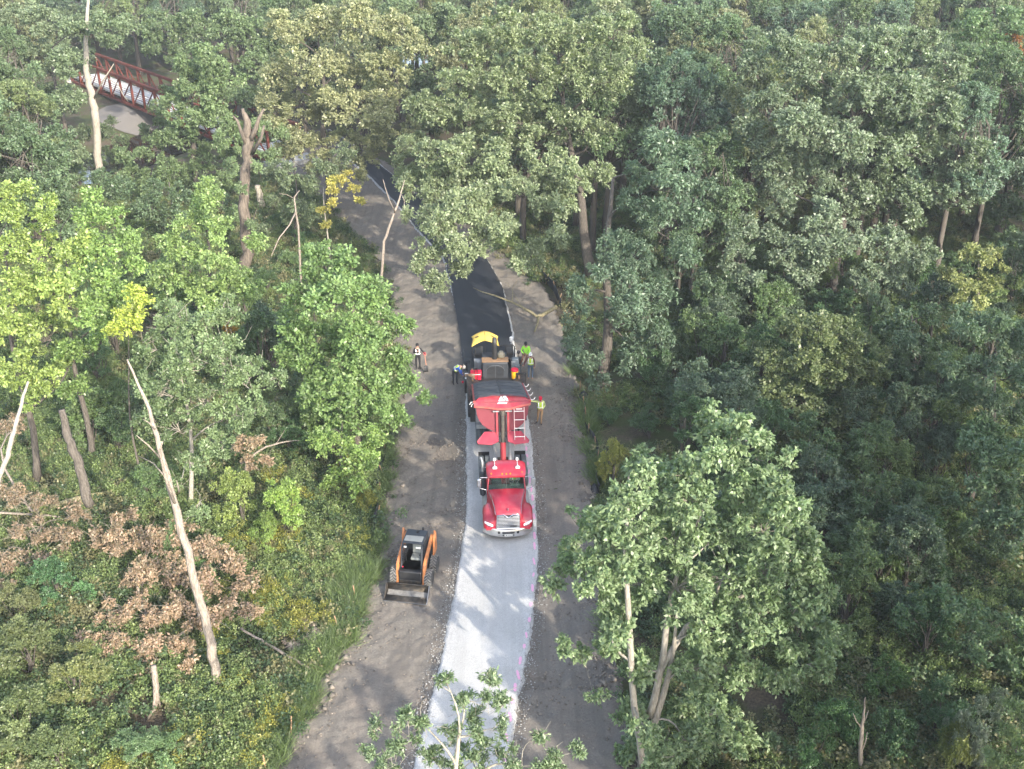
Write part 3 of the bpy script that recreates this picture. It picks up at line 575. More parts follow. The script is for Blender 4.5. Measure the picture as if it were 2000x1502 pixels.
  [(1940, 890, 34), (1990, 890, 40), (1910, 950, 28), (1965, 960, 44), (1920, 1010, 34), (1980, 1030, 42), (1890, 1040, 18), (1950, 1080, 30), (2010, 960, 44)], {}),
 ('oak_tree', 'rounded oak bough jutting in at the lower right edge', (0.10, 0.155, 0.08), 33, 2060, 0.25, 0.19, 120, 0.0, BARK,
  [(1885, 1210, 30), (1935, 1225, 36), (1990, 1240, 40), (1900, 1270, 30), (1960, 1290, 40), (2010, 1310, 40), (1960, 1340, 24), (1865, 1200, 16)], {}),
 ('maple_tree', 'sunlit leafy tree top in the bottom right corner', (0.15, 0.20, 0.09), 24, 2040, 0.2, 0.17, 150, 0.0, PALE,
  [(1985, 1385, 26), (2015, 1420, 30), (1965, 1430, 22), (1990, 1470, 30), (1940, 1480, 18), (2030, 1480, 34)], dict(rc=0.35, back=False, wide=0.24)),
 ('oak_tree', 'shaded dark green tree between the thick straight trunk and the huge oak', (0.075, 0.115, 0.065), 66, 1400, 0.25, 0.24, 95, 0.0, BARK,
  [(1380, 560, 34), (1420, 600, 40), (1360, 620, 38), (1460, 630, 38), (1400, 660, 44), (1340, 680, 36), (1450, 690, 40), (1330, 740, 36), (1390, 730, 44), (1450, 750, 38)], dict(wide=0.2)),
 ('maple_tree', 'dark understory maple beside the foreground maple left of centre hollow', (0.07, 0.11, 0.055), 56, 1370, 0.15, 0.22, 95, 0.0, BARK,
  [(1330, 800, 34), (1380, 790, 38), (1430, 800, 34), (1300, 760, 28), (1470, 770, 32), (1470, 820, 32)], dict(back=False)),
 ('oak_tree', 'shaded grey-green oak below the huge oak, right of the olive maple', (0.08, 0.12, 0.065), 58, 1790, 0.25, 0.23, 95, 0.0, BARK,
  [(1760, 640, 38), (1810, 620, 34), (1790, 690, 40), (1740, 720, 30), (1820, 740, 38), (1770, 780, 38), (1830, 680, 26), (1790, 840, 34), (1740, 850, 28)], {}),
]
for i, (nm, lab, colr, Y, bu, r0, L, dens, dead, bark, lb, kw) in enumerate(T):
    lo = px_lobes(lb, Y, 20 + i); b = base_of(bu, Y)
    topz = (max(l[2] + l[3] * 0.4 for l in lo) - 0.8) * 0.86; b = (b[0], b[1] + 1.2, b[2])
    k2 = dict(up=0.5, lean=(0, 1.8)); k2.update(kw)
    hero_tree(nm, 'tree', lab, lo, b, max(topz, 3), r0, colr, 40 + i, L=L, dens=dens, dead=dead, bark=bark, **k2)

# ------------------------------------------------ shared crowns for the rest of the canopy
def proto_crown(kind, seed):
    rng = np.random.RandomState(seed); lobes = []
    if kind == 'oak':                                # R 6, crown height 10
        for k in range(24):
            a = rng.rand() * 2 * PI; h = rng.rand(); rad = (4.6 - 2.2 * abs(h - 0.4)) * (0.5 + 0.5 * rng.rand()) * math.cos(min(h, 1) * 1.1)
            lobes.append((math.cos(a) * rad, math.sin(a) * rad, 1.6 + h * 7.0, 1.3 + 0.8 * rng.rand()))
        L, dens, rc = 0.26, 80, None
    elif kind == 'round':                            # R 3, height 6
        for k in range(11):
            a = rng.rand() * 2 * PI; h = rng.rand(); rad = 2.1 * (0.4 + 0.6 * rng.rand()) * math.cos(h * 1.1)
            lobes.append((math.cos(a) * rad, math.sin(a) * rad, 1.0 + h * 4.0, 0.8 + 0.5 * rng.rand()))
        L, dens, rc = 0.22, 100, None
    else:                                            # shrub R 1.4 height 2
        for k in range(7):
            a = rng.rand() * 2 * PI; rad = 0.9 * rng.rand(); lobes.append((math.cos(a) * rad, math.sin(a) * rad, 0.5 + 0.9 * rng.rand(), 0.4 + 0.25 * rng.rand()))
        L, dens, rc = 0.15, 190, 0.3
    cls = np.concatenate([shell_clusters(l[:3], l[3], rng, rc, 1.6) for l in lobes])
    fm = point_mesh('foliage', cls, rng, np.array([0, 0, 1.0]) if kind != 'shrub' else np.array([0, 0, 0.3]))
    segs = [(arc((0, 0, 0.0), l[:3], rng, 5, 0.08, 0.08), 0.12 if kind == 'oak' else 0.05, 0.03 if kind == 'oak' else 0.012) for l in lobes]
    segs += [(arc(lobes[rng.randint(len(lobes))][:3], c[:3], rng, 3, 0.05, 0.1), 0.03, 0.01) for c in cls[::3]] if kind == 'oak' else []
    return fm, limbs_mesh('limbs', segs, BARK)
PROTO = {'oak': [proto_crown('oak', 100 + i) for i in range(4)], 'round': [proto_crown('round', 110 + i) for i in range(3)], 'shrub': [proto_crown('shrub', 120 + i) for i in range(3)]}
TRUNKM = trunk_mesh([(0.05 * math.sin(i), 0.05 * math.cos(i * 1.3), i / 6 - 0.04) for i in range(7)], [1.3, 1, 0.9, 0.8, 0.7, 0.6, 0.5], BARK, 8)
frng = np.random.RandomState(77)
def fill_tree(kind, x, y, rad, ztop, color, label, group, name='forest_tree', cat='tree', hc=None, sink=0.0):
    R0, H0 = {'oak': (6.0, 10.5), 'round': (3.0, 6.0), 'shrub': (1.4, 1.9)}[kind]
    i = frng.randint(len(PROTO[kind])); fm, lm = PROTO[kind][i]; z0 = float(terrain(x, y))
    t = empty(name, (x, y, z0 - sink), frng.rand() * 2 * PI, label, cat, group)
    s = rad / R0; hc = hc or min(H0 * s * 1.1, (ztop - z0) * 0.9) if kind != 'shrub' else (ztop - z0)
    sz = hc / H0; zb = max(ztop - z0 - hc, 0)
    fo = foliage_obj(fm, t, 'broad' if frng.rand() < 0.75 else 'narrow', color); fo.location.z = zb; fo.scale = (s, s, sz)
    j = 0.88 + 0.24 * frng.rand(); j *= 1.3; fo.color = (color[0] * j * (0.95 + 0.12 * frng.rand()), color[1] * j, color[2] * j * (0.95 + 0.1 * frng.rand()), 1)
    lo = link_mesh('limbs', lm, t); lo.location.z = zb; lo.scale = (s, s, sz)
    if kind != 'shrub':
        tk = link_mesh('trunk', TRUNKM, t); r = 0.05 * rad ** 0.9 + 0.05; tk.scale = (r, r, zb + 0.35 * hc)
    return t
PATHW = resample(DL, 60), resample(DR, 60)
DPOLY = np.concatenate([PATHW[0], PATHW[1][::-1]])
def inside(x, y, pl):
    c = False; n = len(pl)
    for i in range(n):
        x0, y0 = pl[i]; x1, y1 = pl[(i + 1) % n]
        if (y0 > y) != (y1 > y) and x < (x1 - x0) * (y - y0) / (y1 - y0) + x0: c = not c
    return c
taken = [tuple(base_of(t_[4], t_[3])[:2]) for t_ in T]
BRA, BRB = Vector((-58, 149, 0)), Vector((-23.5, 110, 0))
def proj(x, y, z):
    d = y * C27 + (CAMH - z) * S27
    return 1000 + FPX * x / d, 751 + FPX * ((CAMH - z) * C27 - y * S27) / d
def blocks_window(x, y, z, r):
    u, v = proj(x, y, z); s = scale_at((x, y, z))
    for (a, b, c, d, yw) in [(188, 95, 335, 195, 140), (215, 190, 300, 245, 128), (198, 300, 222, 335, 115), (455, 265, 520, 310, 108), (520, 340, 790, 470, 75), (880, 460, 1080, 760, 60), (560, 250, 640, 420, 95), (690, 285, 850, 430, 75)]:
        if y < yw and u + r * s > a and u - r * s < c and v + r * s > b and v - r * s < d: return True
    return False
# canopy behind and between the named trees
cols = [(0.115, 0.155, 0.09), (0.135, 0.165, 0.075), (0.085, 0.13, 0.065), (0.16, 0.18, 0.10), (0.095, 0.14, 0.095)]
nfill = 0
y = 74.0
while y < 215:
    st = 6.5 + (y - 74) * 0.02; xr = 0.52 * y + 14; x = -xr
    while x < xr:
        px, py = x + frng.randn() * 1.4, y + frng.randn() * 1.6; x += st
        zt = 13.5 + 4.5 * frng.rand() + (y - 74) * 0.012; rad = 4.3 + 2.4 * frng.rand()
        if dist_poly(px, py, PATHC) < 7.5 and py < 112: continue
        if dist_poly(px, py, CREEK) < 5: continue
        if dist_poly(px, py, [(BRA.x, BRA.y), (BRB.x, BRB.y)]) < 5: continue
        if any(math.hypot(px - a, py - b) < 6.0 for a, b in taken): continue
        if any(blocks_window(px, py, zt - hh, rad * 0.8) for hh in (2, 5, 8)): continue
        ci = frng.randint(5); uu, vv = proj(px, py, zt)
        where = ['at the left edge', 'left of the bridge', 'around the far side of the bridge', 'between the bridge and the tawny oak', 'behind the tawny oak', 'above the bend of the asphalt', 'behind the oak with drooping boughs', 'between the two largest oaks', 'behind the huge grey-green oak', 'at the right edge'][int(np.clip(uu // 200, 0, 9))]
        row = 'topmost' if vv < 30 else ('far' if py > 100 else 'middle')
        lab = '%s crown in the %s canopy, %s' % (['grey-green', 'olive green', 'deep green', 'tawny green', 'dull blue-green'][ci], row, where)
        fill_tree('oak', px, py, rad, zt, cols[ci], lab, 'closed canopy trees behind the front oaks'); nfill += 1
    y += st * 0.95
# smaller trees under the right-hand woods
for k in range(150):
    yy = 33 + 45 * frng.rand() ** 0.8; xx = 8 + frng.rand() * (0.50 * yy + 3 - 8) if frng.rand() < 0.85 else -(0.18 * yy) - frng.rand() * 16
    if inside(xx, yy, DPOLY) or (xx > 0 and dist_poly(xx, yy, PATHC) < 9.5): continue
    if xx < 0 and (yy < 50 or dist_poly(xx, yy, PATHC) < 9): continue
    zt = 3.2 + 3.2 * frng.rand() * min(1, yy / 55); rad = 1.5 + 1.1 * frng.rand()
    if blocks_window(xx, yy, zt - 1, rad): continue
    if xx > 0 and proj(xx, yy, zt)[0] < 1230 and yy < 62: continue
    ci = frng.randint(4); uu, vv = proj(xx, yy, zt * 0.6)
    where = ('left of the shaggy dead trunk' if uu < 470 else 'near the upper bend') if xx < 0 else ('behind the thick straight trunk' if uu < 1400 and vv < 720 else 'just behind the foreground maple' if uu < 1500 else 'under the huge grey-green oak' if vv < 640 and uu < 1850 else 'by the right edge' if uu > 1850 else 'around the olive maple' if vv < 900 else 'down in the shaded hollow')
    fill_tree('round', xx, yy, rad, zt, [(0.065, 0.115, 0.05), (0.08, 0.13, 0.06), (0.105, 0.155, 0.062), (0.08, 0.12, 0.075)][ci],
              '%s %s understory tree %s' % ('taller' if zt > 4.6 else 'low', ['dark green', 'mid green', 'lighter green', 'blue-green'][ci], where), 'understory trees in the woods', 'understory_tree')

# off-frame trees that stand on the right and behind, shading the road
for (x, y, rad, zt) in [(18.3, 25, 3.4, 23.5), (21.5, 29, 4, 24), (20.5, 15, 3.6, 22), (23, 21, 4.2, 22), (27, 27, 4.5, 21), (32, 33, 4.5, 20), (28, 17, 4.5, 22), (35, 41, 5, 19), (33, 24, 5, 21), (26, 11, 4.5, 20), (38, 33, 5, 20), (11.5, 10.5, 3.4, 14.5), (13.6, 15.8, 2.5, 14.2), (16, 12, 3, 17), (18.8, 8.5, 3.2, 19.5), (7.5, 10.5, 2.8, 12), (9.8, 14, 2.6, 12.8), (6.5, 14.5, 2.6, 13), (3.6, 11.8, 2.6, 12.5), (-30, 24, 4.5, 15), (0, -16, 5, 18), (42, 50, 5, 19), (36, 14, 5, 21)]:
    fill_tree('oak', x, y, rad, zt, cols[0], 'tall tree of the wood standing just outside the photo', 'trees outside the photo', hc=min(11, zt * 0.75))

# ------------------------------------------------ shrubs, one by one
SH = [
 (185, 262, 34, 3.0, (0.11, 0.15, 0.07), 'round', 'bush at the creek left of the grey bank under the bridge'),
 (215, 265, 20, 2.2, (0.13, 0.17, 0.08), 'round', 'small bush at the foot of the grey bank under the bridge'),
 (150, 320, 34, 3.0, (0.10, 0.15, 0.07), 'round', 'bush left of the foot of the white trunk'),
 (245, 310, 26, 2.4, (0.11, 0.16, 0.07), 'round', 'bush right of the foot of the white trunk'),
 (330, 385, 40, 3.2, (0.10, 0.15, 0.06), 'round', 'bush between the bright maples and the shaggy trunk, upper one'),
 (300, 420, 34, 2.6, (0.08, 0.13, 0.06), 'round', 'darker bush just right of the bright maple points'),
 (440, 455, 34, 2.6, (0.09, 0.14, 0.06), 'round', 'bush touching the left side of the shaggy dead trunk'),
 (520, 540, 40, 2.4, (0.08, 0.13, 0.055), 'round', 'bush right of the foot of the shaggy dead trunk'),
 (560, 500, 34, 2.0, (0.09, 0.14, 0.06), 'shrub', 'low bush under the crooked bare sapling'),
 # u, v, r_px, height m, color, kind, label
 (470, 985, 62, 4.0, YG, 'round', 'sunlit yellow-green bush between the brown dead leaves and the low roadside tree, left half'),
 (560, 1000, 66, 4.2, (0.19, 0.28, 0.07), 'round', 'sunlit yellow-green bush right of its twin, at the left of the grassy bank'),
 (520, 1050, 50, 2.6, (0.17, 0.25, 0.07), 'round', 'lower yellow-green bush in front of the two tall bushes'),
 (115, 1165, 62, 2.8, (0.06, 0.13, 0.055), 'round', 'deep green shrub with large leaves at the left of the brown dead leaves'),
 (180, 1190, 30, 1.5, (0.07, 0.15, 0.06), 'shrub', 'small deep green shrub at the foot of the large leaved one'),
 (270, 1465, 80, 2.2, (0.11, 0.185, 0.085), 'round', 'fresh green bush below the forked pale stump at the bottom left'),
 (340, 1480, 50, 1.6, (0.12, 0.195, 0.085), 'shrub', 'fresh green bush right of the larger one at the bottom'),
 (60, 1300, 90, 3.0, (0.11, 0.14, 0.06), 'round', 'olive bush on the left edge below the brown leaves'),
 (150, 1350, 80, 2.6, (0.13, 0.15, 0.06), 'round', 'olive bush left of the forked stump'),
 (40, 1420, 90, 3.0, (0.10, 0.13, 0.055), 'round', 'dull olive bush on the left edge near the bottom'),
 (110, 1480, 80, 2.6, (0.10, 0.14, 0.06), 'round', 'dull olive bush at the bottom left corner'),
 (40, 1210, 70, 2.6, (0.15, 0.17, 0.08), 'round', 'pale olive bush on the left edge under the dead branches'),
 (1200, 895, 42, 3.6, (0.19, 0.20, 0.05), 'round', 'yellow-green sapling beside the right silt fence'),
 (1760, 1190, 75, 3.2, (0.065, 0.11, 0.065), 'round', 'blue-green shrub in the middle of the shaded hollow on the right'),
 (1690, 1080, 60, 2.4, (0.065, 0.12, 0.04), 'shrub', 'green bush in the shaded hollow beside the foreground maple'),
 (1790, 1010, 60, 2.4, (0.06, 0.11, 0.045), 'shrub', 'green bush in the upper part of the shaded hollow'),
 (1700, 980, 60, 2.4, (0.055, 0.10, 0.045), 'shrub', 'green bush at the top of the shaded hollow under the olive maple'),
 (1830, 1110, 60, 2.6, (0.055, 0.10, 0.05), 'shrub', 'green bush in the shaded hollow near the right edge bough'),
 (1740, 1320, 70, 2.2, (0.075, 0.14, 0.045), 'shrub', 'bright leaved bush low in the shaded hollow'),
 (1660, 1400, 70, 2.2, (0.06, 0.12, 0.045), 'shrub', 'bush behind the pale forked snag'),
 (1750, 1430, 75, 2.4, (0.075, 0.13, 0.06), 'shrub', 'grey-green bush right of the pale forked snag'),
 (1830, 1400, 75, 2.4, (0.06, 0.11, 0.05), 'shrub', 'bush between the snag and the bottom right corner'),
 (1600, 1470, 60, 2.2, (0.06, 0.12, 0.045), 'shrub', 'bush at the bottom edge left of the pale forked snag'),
 (1900, 1430, 60, 4.5, (0.17, 0.20, 0.15), 'round', 'silvery grey-green bush with bare twigs in the bottom right'),
 (1850, 1480, 60, 2.6, (0.14, 0.17, 0.05), 'shrub', 'yellowish bush at the bottom edge on the right'),
 (1190, 810, 40, 1.4, (0.06, 0.11, 0.04), 'shrub', 'green weeds at the foot of the thick straight trunk'),
 (1270, 830, 50, 1.8, (0.065, 0.11, 0.05), 'shrub', 'green shrub right of the thick straight trunk'),
 (560, 430, 50, 1.5, (0.06, 0.11, 0.04), 'shrub', 'green shrub on the bank right of the shaggy dead trunk'),
 (600, 460, 40, 1.5, (0.06, 0.11, 0.045), 'shrub', 'green shrub among bare branches near the bend'),
 (470, 560, 60, 2.5, (0.10, 0.16, 0.06), 'round', 'green bush at the foot of the shaggy dead trunk'),
 (520, 620, 60, 2.8, (0.07, 0.13, 0.05), 'round', 'dark green bush left of the broad oak'),
 (500, 690, 60, 2.8, (0.07, 0.13, 0.05), 'round', 'dark green bush between the grey-green tree and the broad oak'),
 (560, 860, 60, 2.5, (0.06, 0.12, 0.05), 'round', 'dark green bush behind the sunlit yellow-green bushes'),
 (455, 630, 26, 2.2, (0.30, 0.20, 0.03), 'shrub', 'orange-yellow shrub behind the grey-green tree'),
 (160, 830, 80, 4.0, (0.09, 0.14, 0.06), 'round', 'green tree under the bright maples at left'),
 (230, 850, 60, 3.4, (0.08, 0.13, 0.06), 'round', 'shaded green bush left of the long leaning dead trunk'),
 (300, 960, 60, 2.6, (0.10, 0.16, 0.07), 'round', 'green shrub behind the leaning dead trunk'),
 (335, 1095, 26, 2.6, (0.10, 0.17, 0.07), 'shrub', 'small green sprout above the middle of the brown dead leaves'),
 (398, 1195, 24, 2.2, (0.11, 0.18, 0.07), 'shrub', 'small green sprout low in the brown dead leaves by the leaning trunk'),
 (400, 1120, 40, 1.8, (0.10, 0.18, 0.07), 'shrub', 'green shrub growing through the brown dead leaves'),
]
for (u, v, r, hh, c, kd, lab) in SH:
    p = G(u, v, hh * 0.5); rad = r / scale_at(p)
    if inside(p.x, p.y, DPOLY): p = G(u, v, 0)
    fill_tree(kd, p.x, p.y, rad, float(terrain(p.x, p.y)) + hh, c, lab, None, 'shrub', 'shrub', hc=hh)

# ------------------------------------------------ ground cover (stuff) instanced by geometry nodes
def tuft(name, seed, kind):
    rng = np.random.RandomState(seed)
    if kind == 'grass':
        M = 130; b = rng.randn(M, 3) * [0.16, 0.16, 0]; a = nrm(rng.randn(M, 3) * [0.5, 0.5, 0.2] + [0, 0, 1]); hgt = (0.28 + 0.25 * rng.rand(M, 1)); s = nrm(np.cross(a, rng.randn(M, 3))) * 0.008
        V = np.stack([b - s, b + s, b + a * hgt + a * [1, 1, 0] * 0.15 + s * 0.3, b + a * hgt + a * [1, 1, 0] * 0.15 - s * 0.3], 1).reshape(-1, 3); f = np.arange(M * 4).reshape(M, 4); t = 0.5 + 0.35 * rng.randn(M)
        t = np.clip(t, 0, 1.2); parts = [(V, f, t)]
    elif kind == 'herb':
        cl = np.concatenate([rng.randn(9, 2) * 0.28, 0.15 + 0.28 * rng.rand(9, 1), 0.14 + 0.1 * rng.rand(9, 1)], 1)
        parts = [leaves(cl, rng, 2600, 0.055, twigs=10, centre=np.array([0, 0, -0.4]), wide=0.3)]
    elif kind == 'flower':
        cl = np.concatenate([rng.randn(9, 2) * 0.2, 0.5 + 0.3 * rng.rand(9, 1), 0.09 + 0.05 * rng.rand(9, 1)], 1); parts = [leaves(cl, rng, 3000, 0.05, twigs=8, centre=np.array([0, 0, -0.4]))]
    else:
        cl = np.concatenate([rng.randn(12, 2) * 0.34, 0.1 + 0.16 * rng.rand(12, 1), 0.14 + 0.12 * rng.rand(12, 1)], 1)
        parts = [leaves(cl, rng, 1500, 0.075, twigs=9, centre=np.array([0, 0, -0.4]), wide=0.36, up=0.9)]
    o = bpy.data.objects.new(name, leaf_mesh(name, parts)); return o
def scatter(name, pts, rots, scl, src, label, cat, mat=None):
    me = bpy.data.meshes.new(name); me.from_pydata([tuple(p) for p in pts], [], [])
    a = me.attributes.new('rot', 'FLOAT_VECTOR', 'POINT'); a.data.foreach_set('vector', np.asarray(rots, np.float32).ravel())
    vert_attr(me, 'scl', scl)
    o = bpy.data.objects.new(name, me); col.objects.link(o)
    ng = bpy.data.node_groups.new(name + '_nodes', 'GeometryNodeTree')
    ng.interface.new_socket('Geometry', in_out='INPUT', socket_type='NodeSocketGeometry'); ng.interface.new_socket('Geometry', in_out='OUTPUT', socket_type='NodeSocketGeometry')
    gi, go = ng.nodes.new('NodeGroupInput'), ng.nodes.new('NodeGroupOutput')
    oi = ng.nodes.new('GeometryNodeObjectInfo'); oi.inputs['Object'].default_value = src; oi.inputs['As Instance'].default_value = True
    ip = ng.nodes.new('GeometryNodeInstanceOnPoints'); m2p = ng.nodes.new('GeometryNodeMeshToPoints')
    r = ng.nodes.new('GeometryNodeInputNamedAttribute'); r.data_type = 'FLOAT_VECTOR'; r.inputs['Name'].default_value = 'rot'
    s = ng.nodes.new('GeometryNodeInputNamedAttribute'); s.data_type = 'FLOAT'; s.inputs['Name'].default_value = 'scl'
    L = ng.links.new; L(gi.outputs[0], m2p.inputs[0]); L(m2p.outputs[0], ip.inputs['Points']); L(oi.outputs['Geometry'], ip.inputs['Instance'])
    L(r.outputs['Attribute'], ip.inputs['Rotation']); L(s.outputs['Attribute'], ip.inputs['Scale']); L(ip.outputs[0], go.inputs[0])
    mo = o.modifiers.new('scatter', 'NODES'); mo.node_group = ng
    tag(o, label, cat, None, 'stuff'); return o
def spread_pts(n, xr, yr, fn, seed, smin=0.7, smax=1.4):
    rng = np.random.RandomState(seed); x = xr[0] + (xr[1] - xr[0]) * rng.rand(n); y = yr[0] + (yr[1] - yr[0]) * rng.rand(n) ** 1.2
    keep = np.array([fn(a, b) for a, b in zip(x, y)]) ; x, y = x[keep], y[keep]; m = len(x)
    z = terrain(x, y) - 0.05
    rot = np.stack([rng.randn(m) * 0.15, rng.randn(m) * 0.15, rng.rand(m) * 6.28], -1); s = smin + (smax - smin) * rng.rand(m)
    return np.stack([x, y, z], -1), rot, s
CLEARS = [[tuple(G(u, v))[:2] for u, v in l] for l in (((296, 1440), (302, 1395)), ((470, 1250), (520, 1280), (606, 1315)), ((205, 1420), (250, 1380)))]
def side(x, y):                                    # -1 left of the dirt, 1 right, 0 on it; and distance to its edge
    i = np.argmin(np.abs(DLr[:, 1] - y)); j = np.argmin(np.abs(DRr[:, 1] - y))
    if x < DLr[i, 0]: return -1, DLr[i, 0] - x
    if x > DRr[j, 0]: return 1, x - DRr[j, 0]
    return 0, 0
def inview(x, y): return abs(x) < 0.52 * y + 4
def bare_spot(x, y):
    if dist_poly(x, y, CLEARS[0]) < 0.75 or dist_poly(x, y, CLEARS[1]) < 0.45 or dist_poly(x, y, CLEARS[2]) < 0.6: return True
    p = G(603, 1238); return math.hypot((x - p.x) / 1.1, (y - p.y) / 1.4) < 1
def f_low(x, y):
    s_, d_ = side(x, y)
    if not inview(x, y) or s_ == 0 or bare_spot(x, y) or dist_poly(x, y, CREEK) < 5: return False
    if s_ > 0 and y < 75 and d_ < 7: return d_ > 0.9 and vnoise(x, y, 0.5, 2) > 0.52
    if s_ < 0 and y < 62 and d_ < 0.45: return False
    return vnoise(x, y, 0.5, 2) > (0.18 if y < 60 else 0.30)
c_low = [(0.15, 0.21, 0.075), (0.075, 0.12, 0.055), (0.20, 0.26, 0.10), (0.20, 0.195, 0.10), (0.05, 0.10, 0.05)]
for k, (kd, nn, lab) in enumerate([('herb', 2600, 'low green weeds covering the banks beside the dirt'), ('broad', 2600, 'broad leaved dark ground cover under the trees'), ('herb', 2200, 'bright fresh weeds in the sunlit clearing'), ('broad', 1800, 'olive and brownish ground cover of the woods')]):
    pts, rot, s = spread_pts(nn * 3, (-42, 42), (22, 105), f_low if k != 2 else (lambda x, y: f_low(x, y) and x < 0 and y < 62), 300 + k, 0.9, 1.9)
    sc = scatter('undergrowth', pts, rot, s, tuft('tuft', 200 + k, kd), lab, 'undergrowth'); sc.color = (*c_low[k], 1)
    sc.modifiers[0].node_group.nodes  # noqa

print('TRIS', sum(sum(len(p.vertices)-2 for p in m.polygons) if len(m.polygons)<2000 else len(m.polygons)*2 for m in bpy.data.meshes))
# ---------------------------------------------------------------- object materials
RED = surf('truck_red', (0.34, 0.010, 0.032), 0.34, 0.0, dirt=0.45, dirtc=(0.36, 0.13, 0.13), scale=2.0, coat=0.6)
RED2 = surf('trailer_red', (0.27, 0.012, 0.028), 0.5, dirt=0.4, dirtc=(0.36, 0.12, 0.10), scale=2.5)
RUSTR = surf('worn_red', (0.36, 0.05, 0.045), 0.7, dirt=0.9, dirtc=(0.22, 0.10, 0.07), scale=4)
CHROME = surf('chrome', (0.75, 0.75, 0.76), 0.22, 1.0, dirt=0.5, dirtc=(0.45, 0.43, 0.40), scale=5)
SLAT = surf('bright_slat', (0.48, 0.50, 0.54), 0.35, 0.35, dirt=0.1)
ALU = surf('dull_aluminium', (0.50, 0.50, 0.50), 0.5, 0.6, dirt=0.5, dirtc=(0.3, 0.29, 0.28))
BLACK = surf('black_paint', (0.018, 0.019, 0.022), 0.45, dirt=0.4, dirtc=(0.07, 0.065, 0.06))
DKGREY = surf('dark_grey_paint', (0.032, 0.038, 0.048), 0.5, dirt=0.4, dirtc=(0.075, 0.075, 0.078))
RUBBER = surf('tyre_rubber', (0.035, 0.036, 0.038), 0.8, dirt=0.8, dirtc=(0.16, 0.165, 0.17), scale=4)
DUSTR = surf('dusty_rubber', (0.10, 0.115, 0.125), 0.85, dirt=0.7, dirtc=(0.20, 0.22, 0.235), scale=4)
GREYM = surf('grey_steel', (0.27, 0.29, 0.31), 0.55, 0.2, dirt=0.6, dirtc=(0.36, 0.35, 0.34))
WHITE = surf('white_plastic', (0.75, 0.75, 0.75), 0.5, dirt=0.1)
AMBER = surf('amber_lens', (0.75, 0.25, 0.01), 0.25, dirt=0.0)
TARP = surf('tarp', (0.048, 0.054, 0.064), 0.75, dirt=0.8, dirtc=(0.12, 0.125, 0.13), scale=2.2, b=0.3, bscale=12)
YELL = surf('yellow_fabric', (0.72, 0.50, 0.10), 0.8, dirt=0.1)
YPLAS = surf('yellow_plastic', (0.80, 0.42, 0.015), 0.45, dirt=0.05)
RPLAS = surf('red_plastic', (0.58, 0.01, 0.045), 0.42, dirt=0.05)
OCHRE = surf('ochre_paint', (0.27, 0.165, 0.09), 0.65, dirt=0.9, dirtc=(0.16, 0.10, 0.06), scale=5)
ORANGE = surf('orange_paint', (0.50, 0.175, 0.05), 0.55, dirt=0.9, dirtc=(0.27, 0.16, 0.10), scale=5)
RUSTY = surf('rusty_steel', (0.15, 0.035, 0.022), 0.85, dirt=0.6, dirtc=(0.08, 0.03, 0.022), scale=2)
WORN = surf('worn_steel', (0.42, 0.42, 0.43), 0.35, 0.9, dirt=0.7, dirtc=(0.20, 0.19, 0.18), scale=6)
SOOT = surf('sooty_steel', (0.05, 0.048, 0.046), 0.55, 0.3, dirt=0.9, dirtc=(0.15, 0.12, 0.09), scale=5)
SEATG = surf('seat_vinyl', (0.22, 0.24, 0.23), 0.6, dirt=0.3)
def glass_mat():
    m, nt, bs, out = new_mat('windscreen_glass'); bs.inputs['Base Color'].default_value = (0.03, 0.05, 0.045, 1); bs.inputs['Roughness'].default_value = 0.03
    tr = nt.nodes.new('ShaderNodeBsdfTransparent'); tr.inputs[0].default_value = (0.62, 0.75, 0.70, 1); mx = nt.nodes.new('ShaderNodeMixShader'); fr = nt.nodes.new('ShaderNodeFresnel'); fr.inputs[0].default_value = 1.5
    ad = nt.nodes.new('ShaderNodeMath'); ad.operation = 'ADD'; nt.links.new(fr.outputs[0], ad.inputs[0]); ad.inputs[1].default_value = 0.12
    nt.links.new(ad.outputs[0], mx.inputs[0]); nt.links.new(tr.outputs[0], mx.inputs[1]); nt.links.new(bs.outputs[0], mx.inputs[2]); nt.links.new(mx.outputs[0], out.inputs[0]); return m
GLASS = glass_mat()
GZ = 0.21                                           # top of the stone bed under the machines

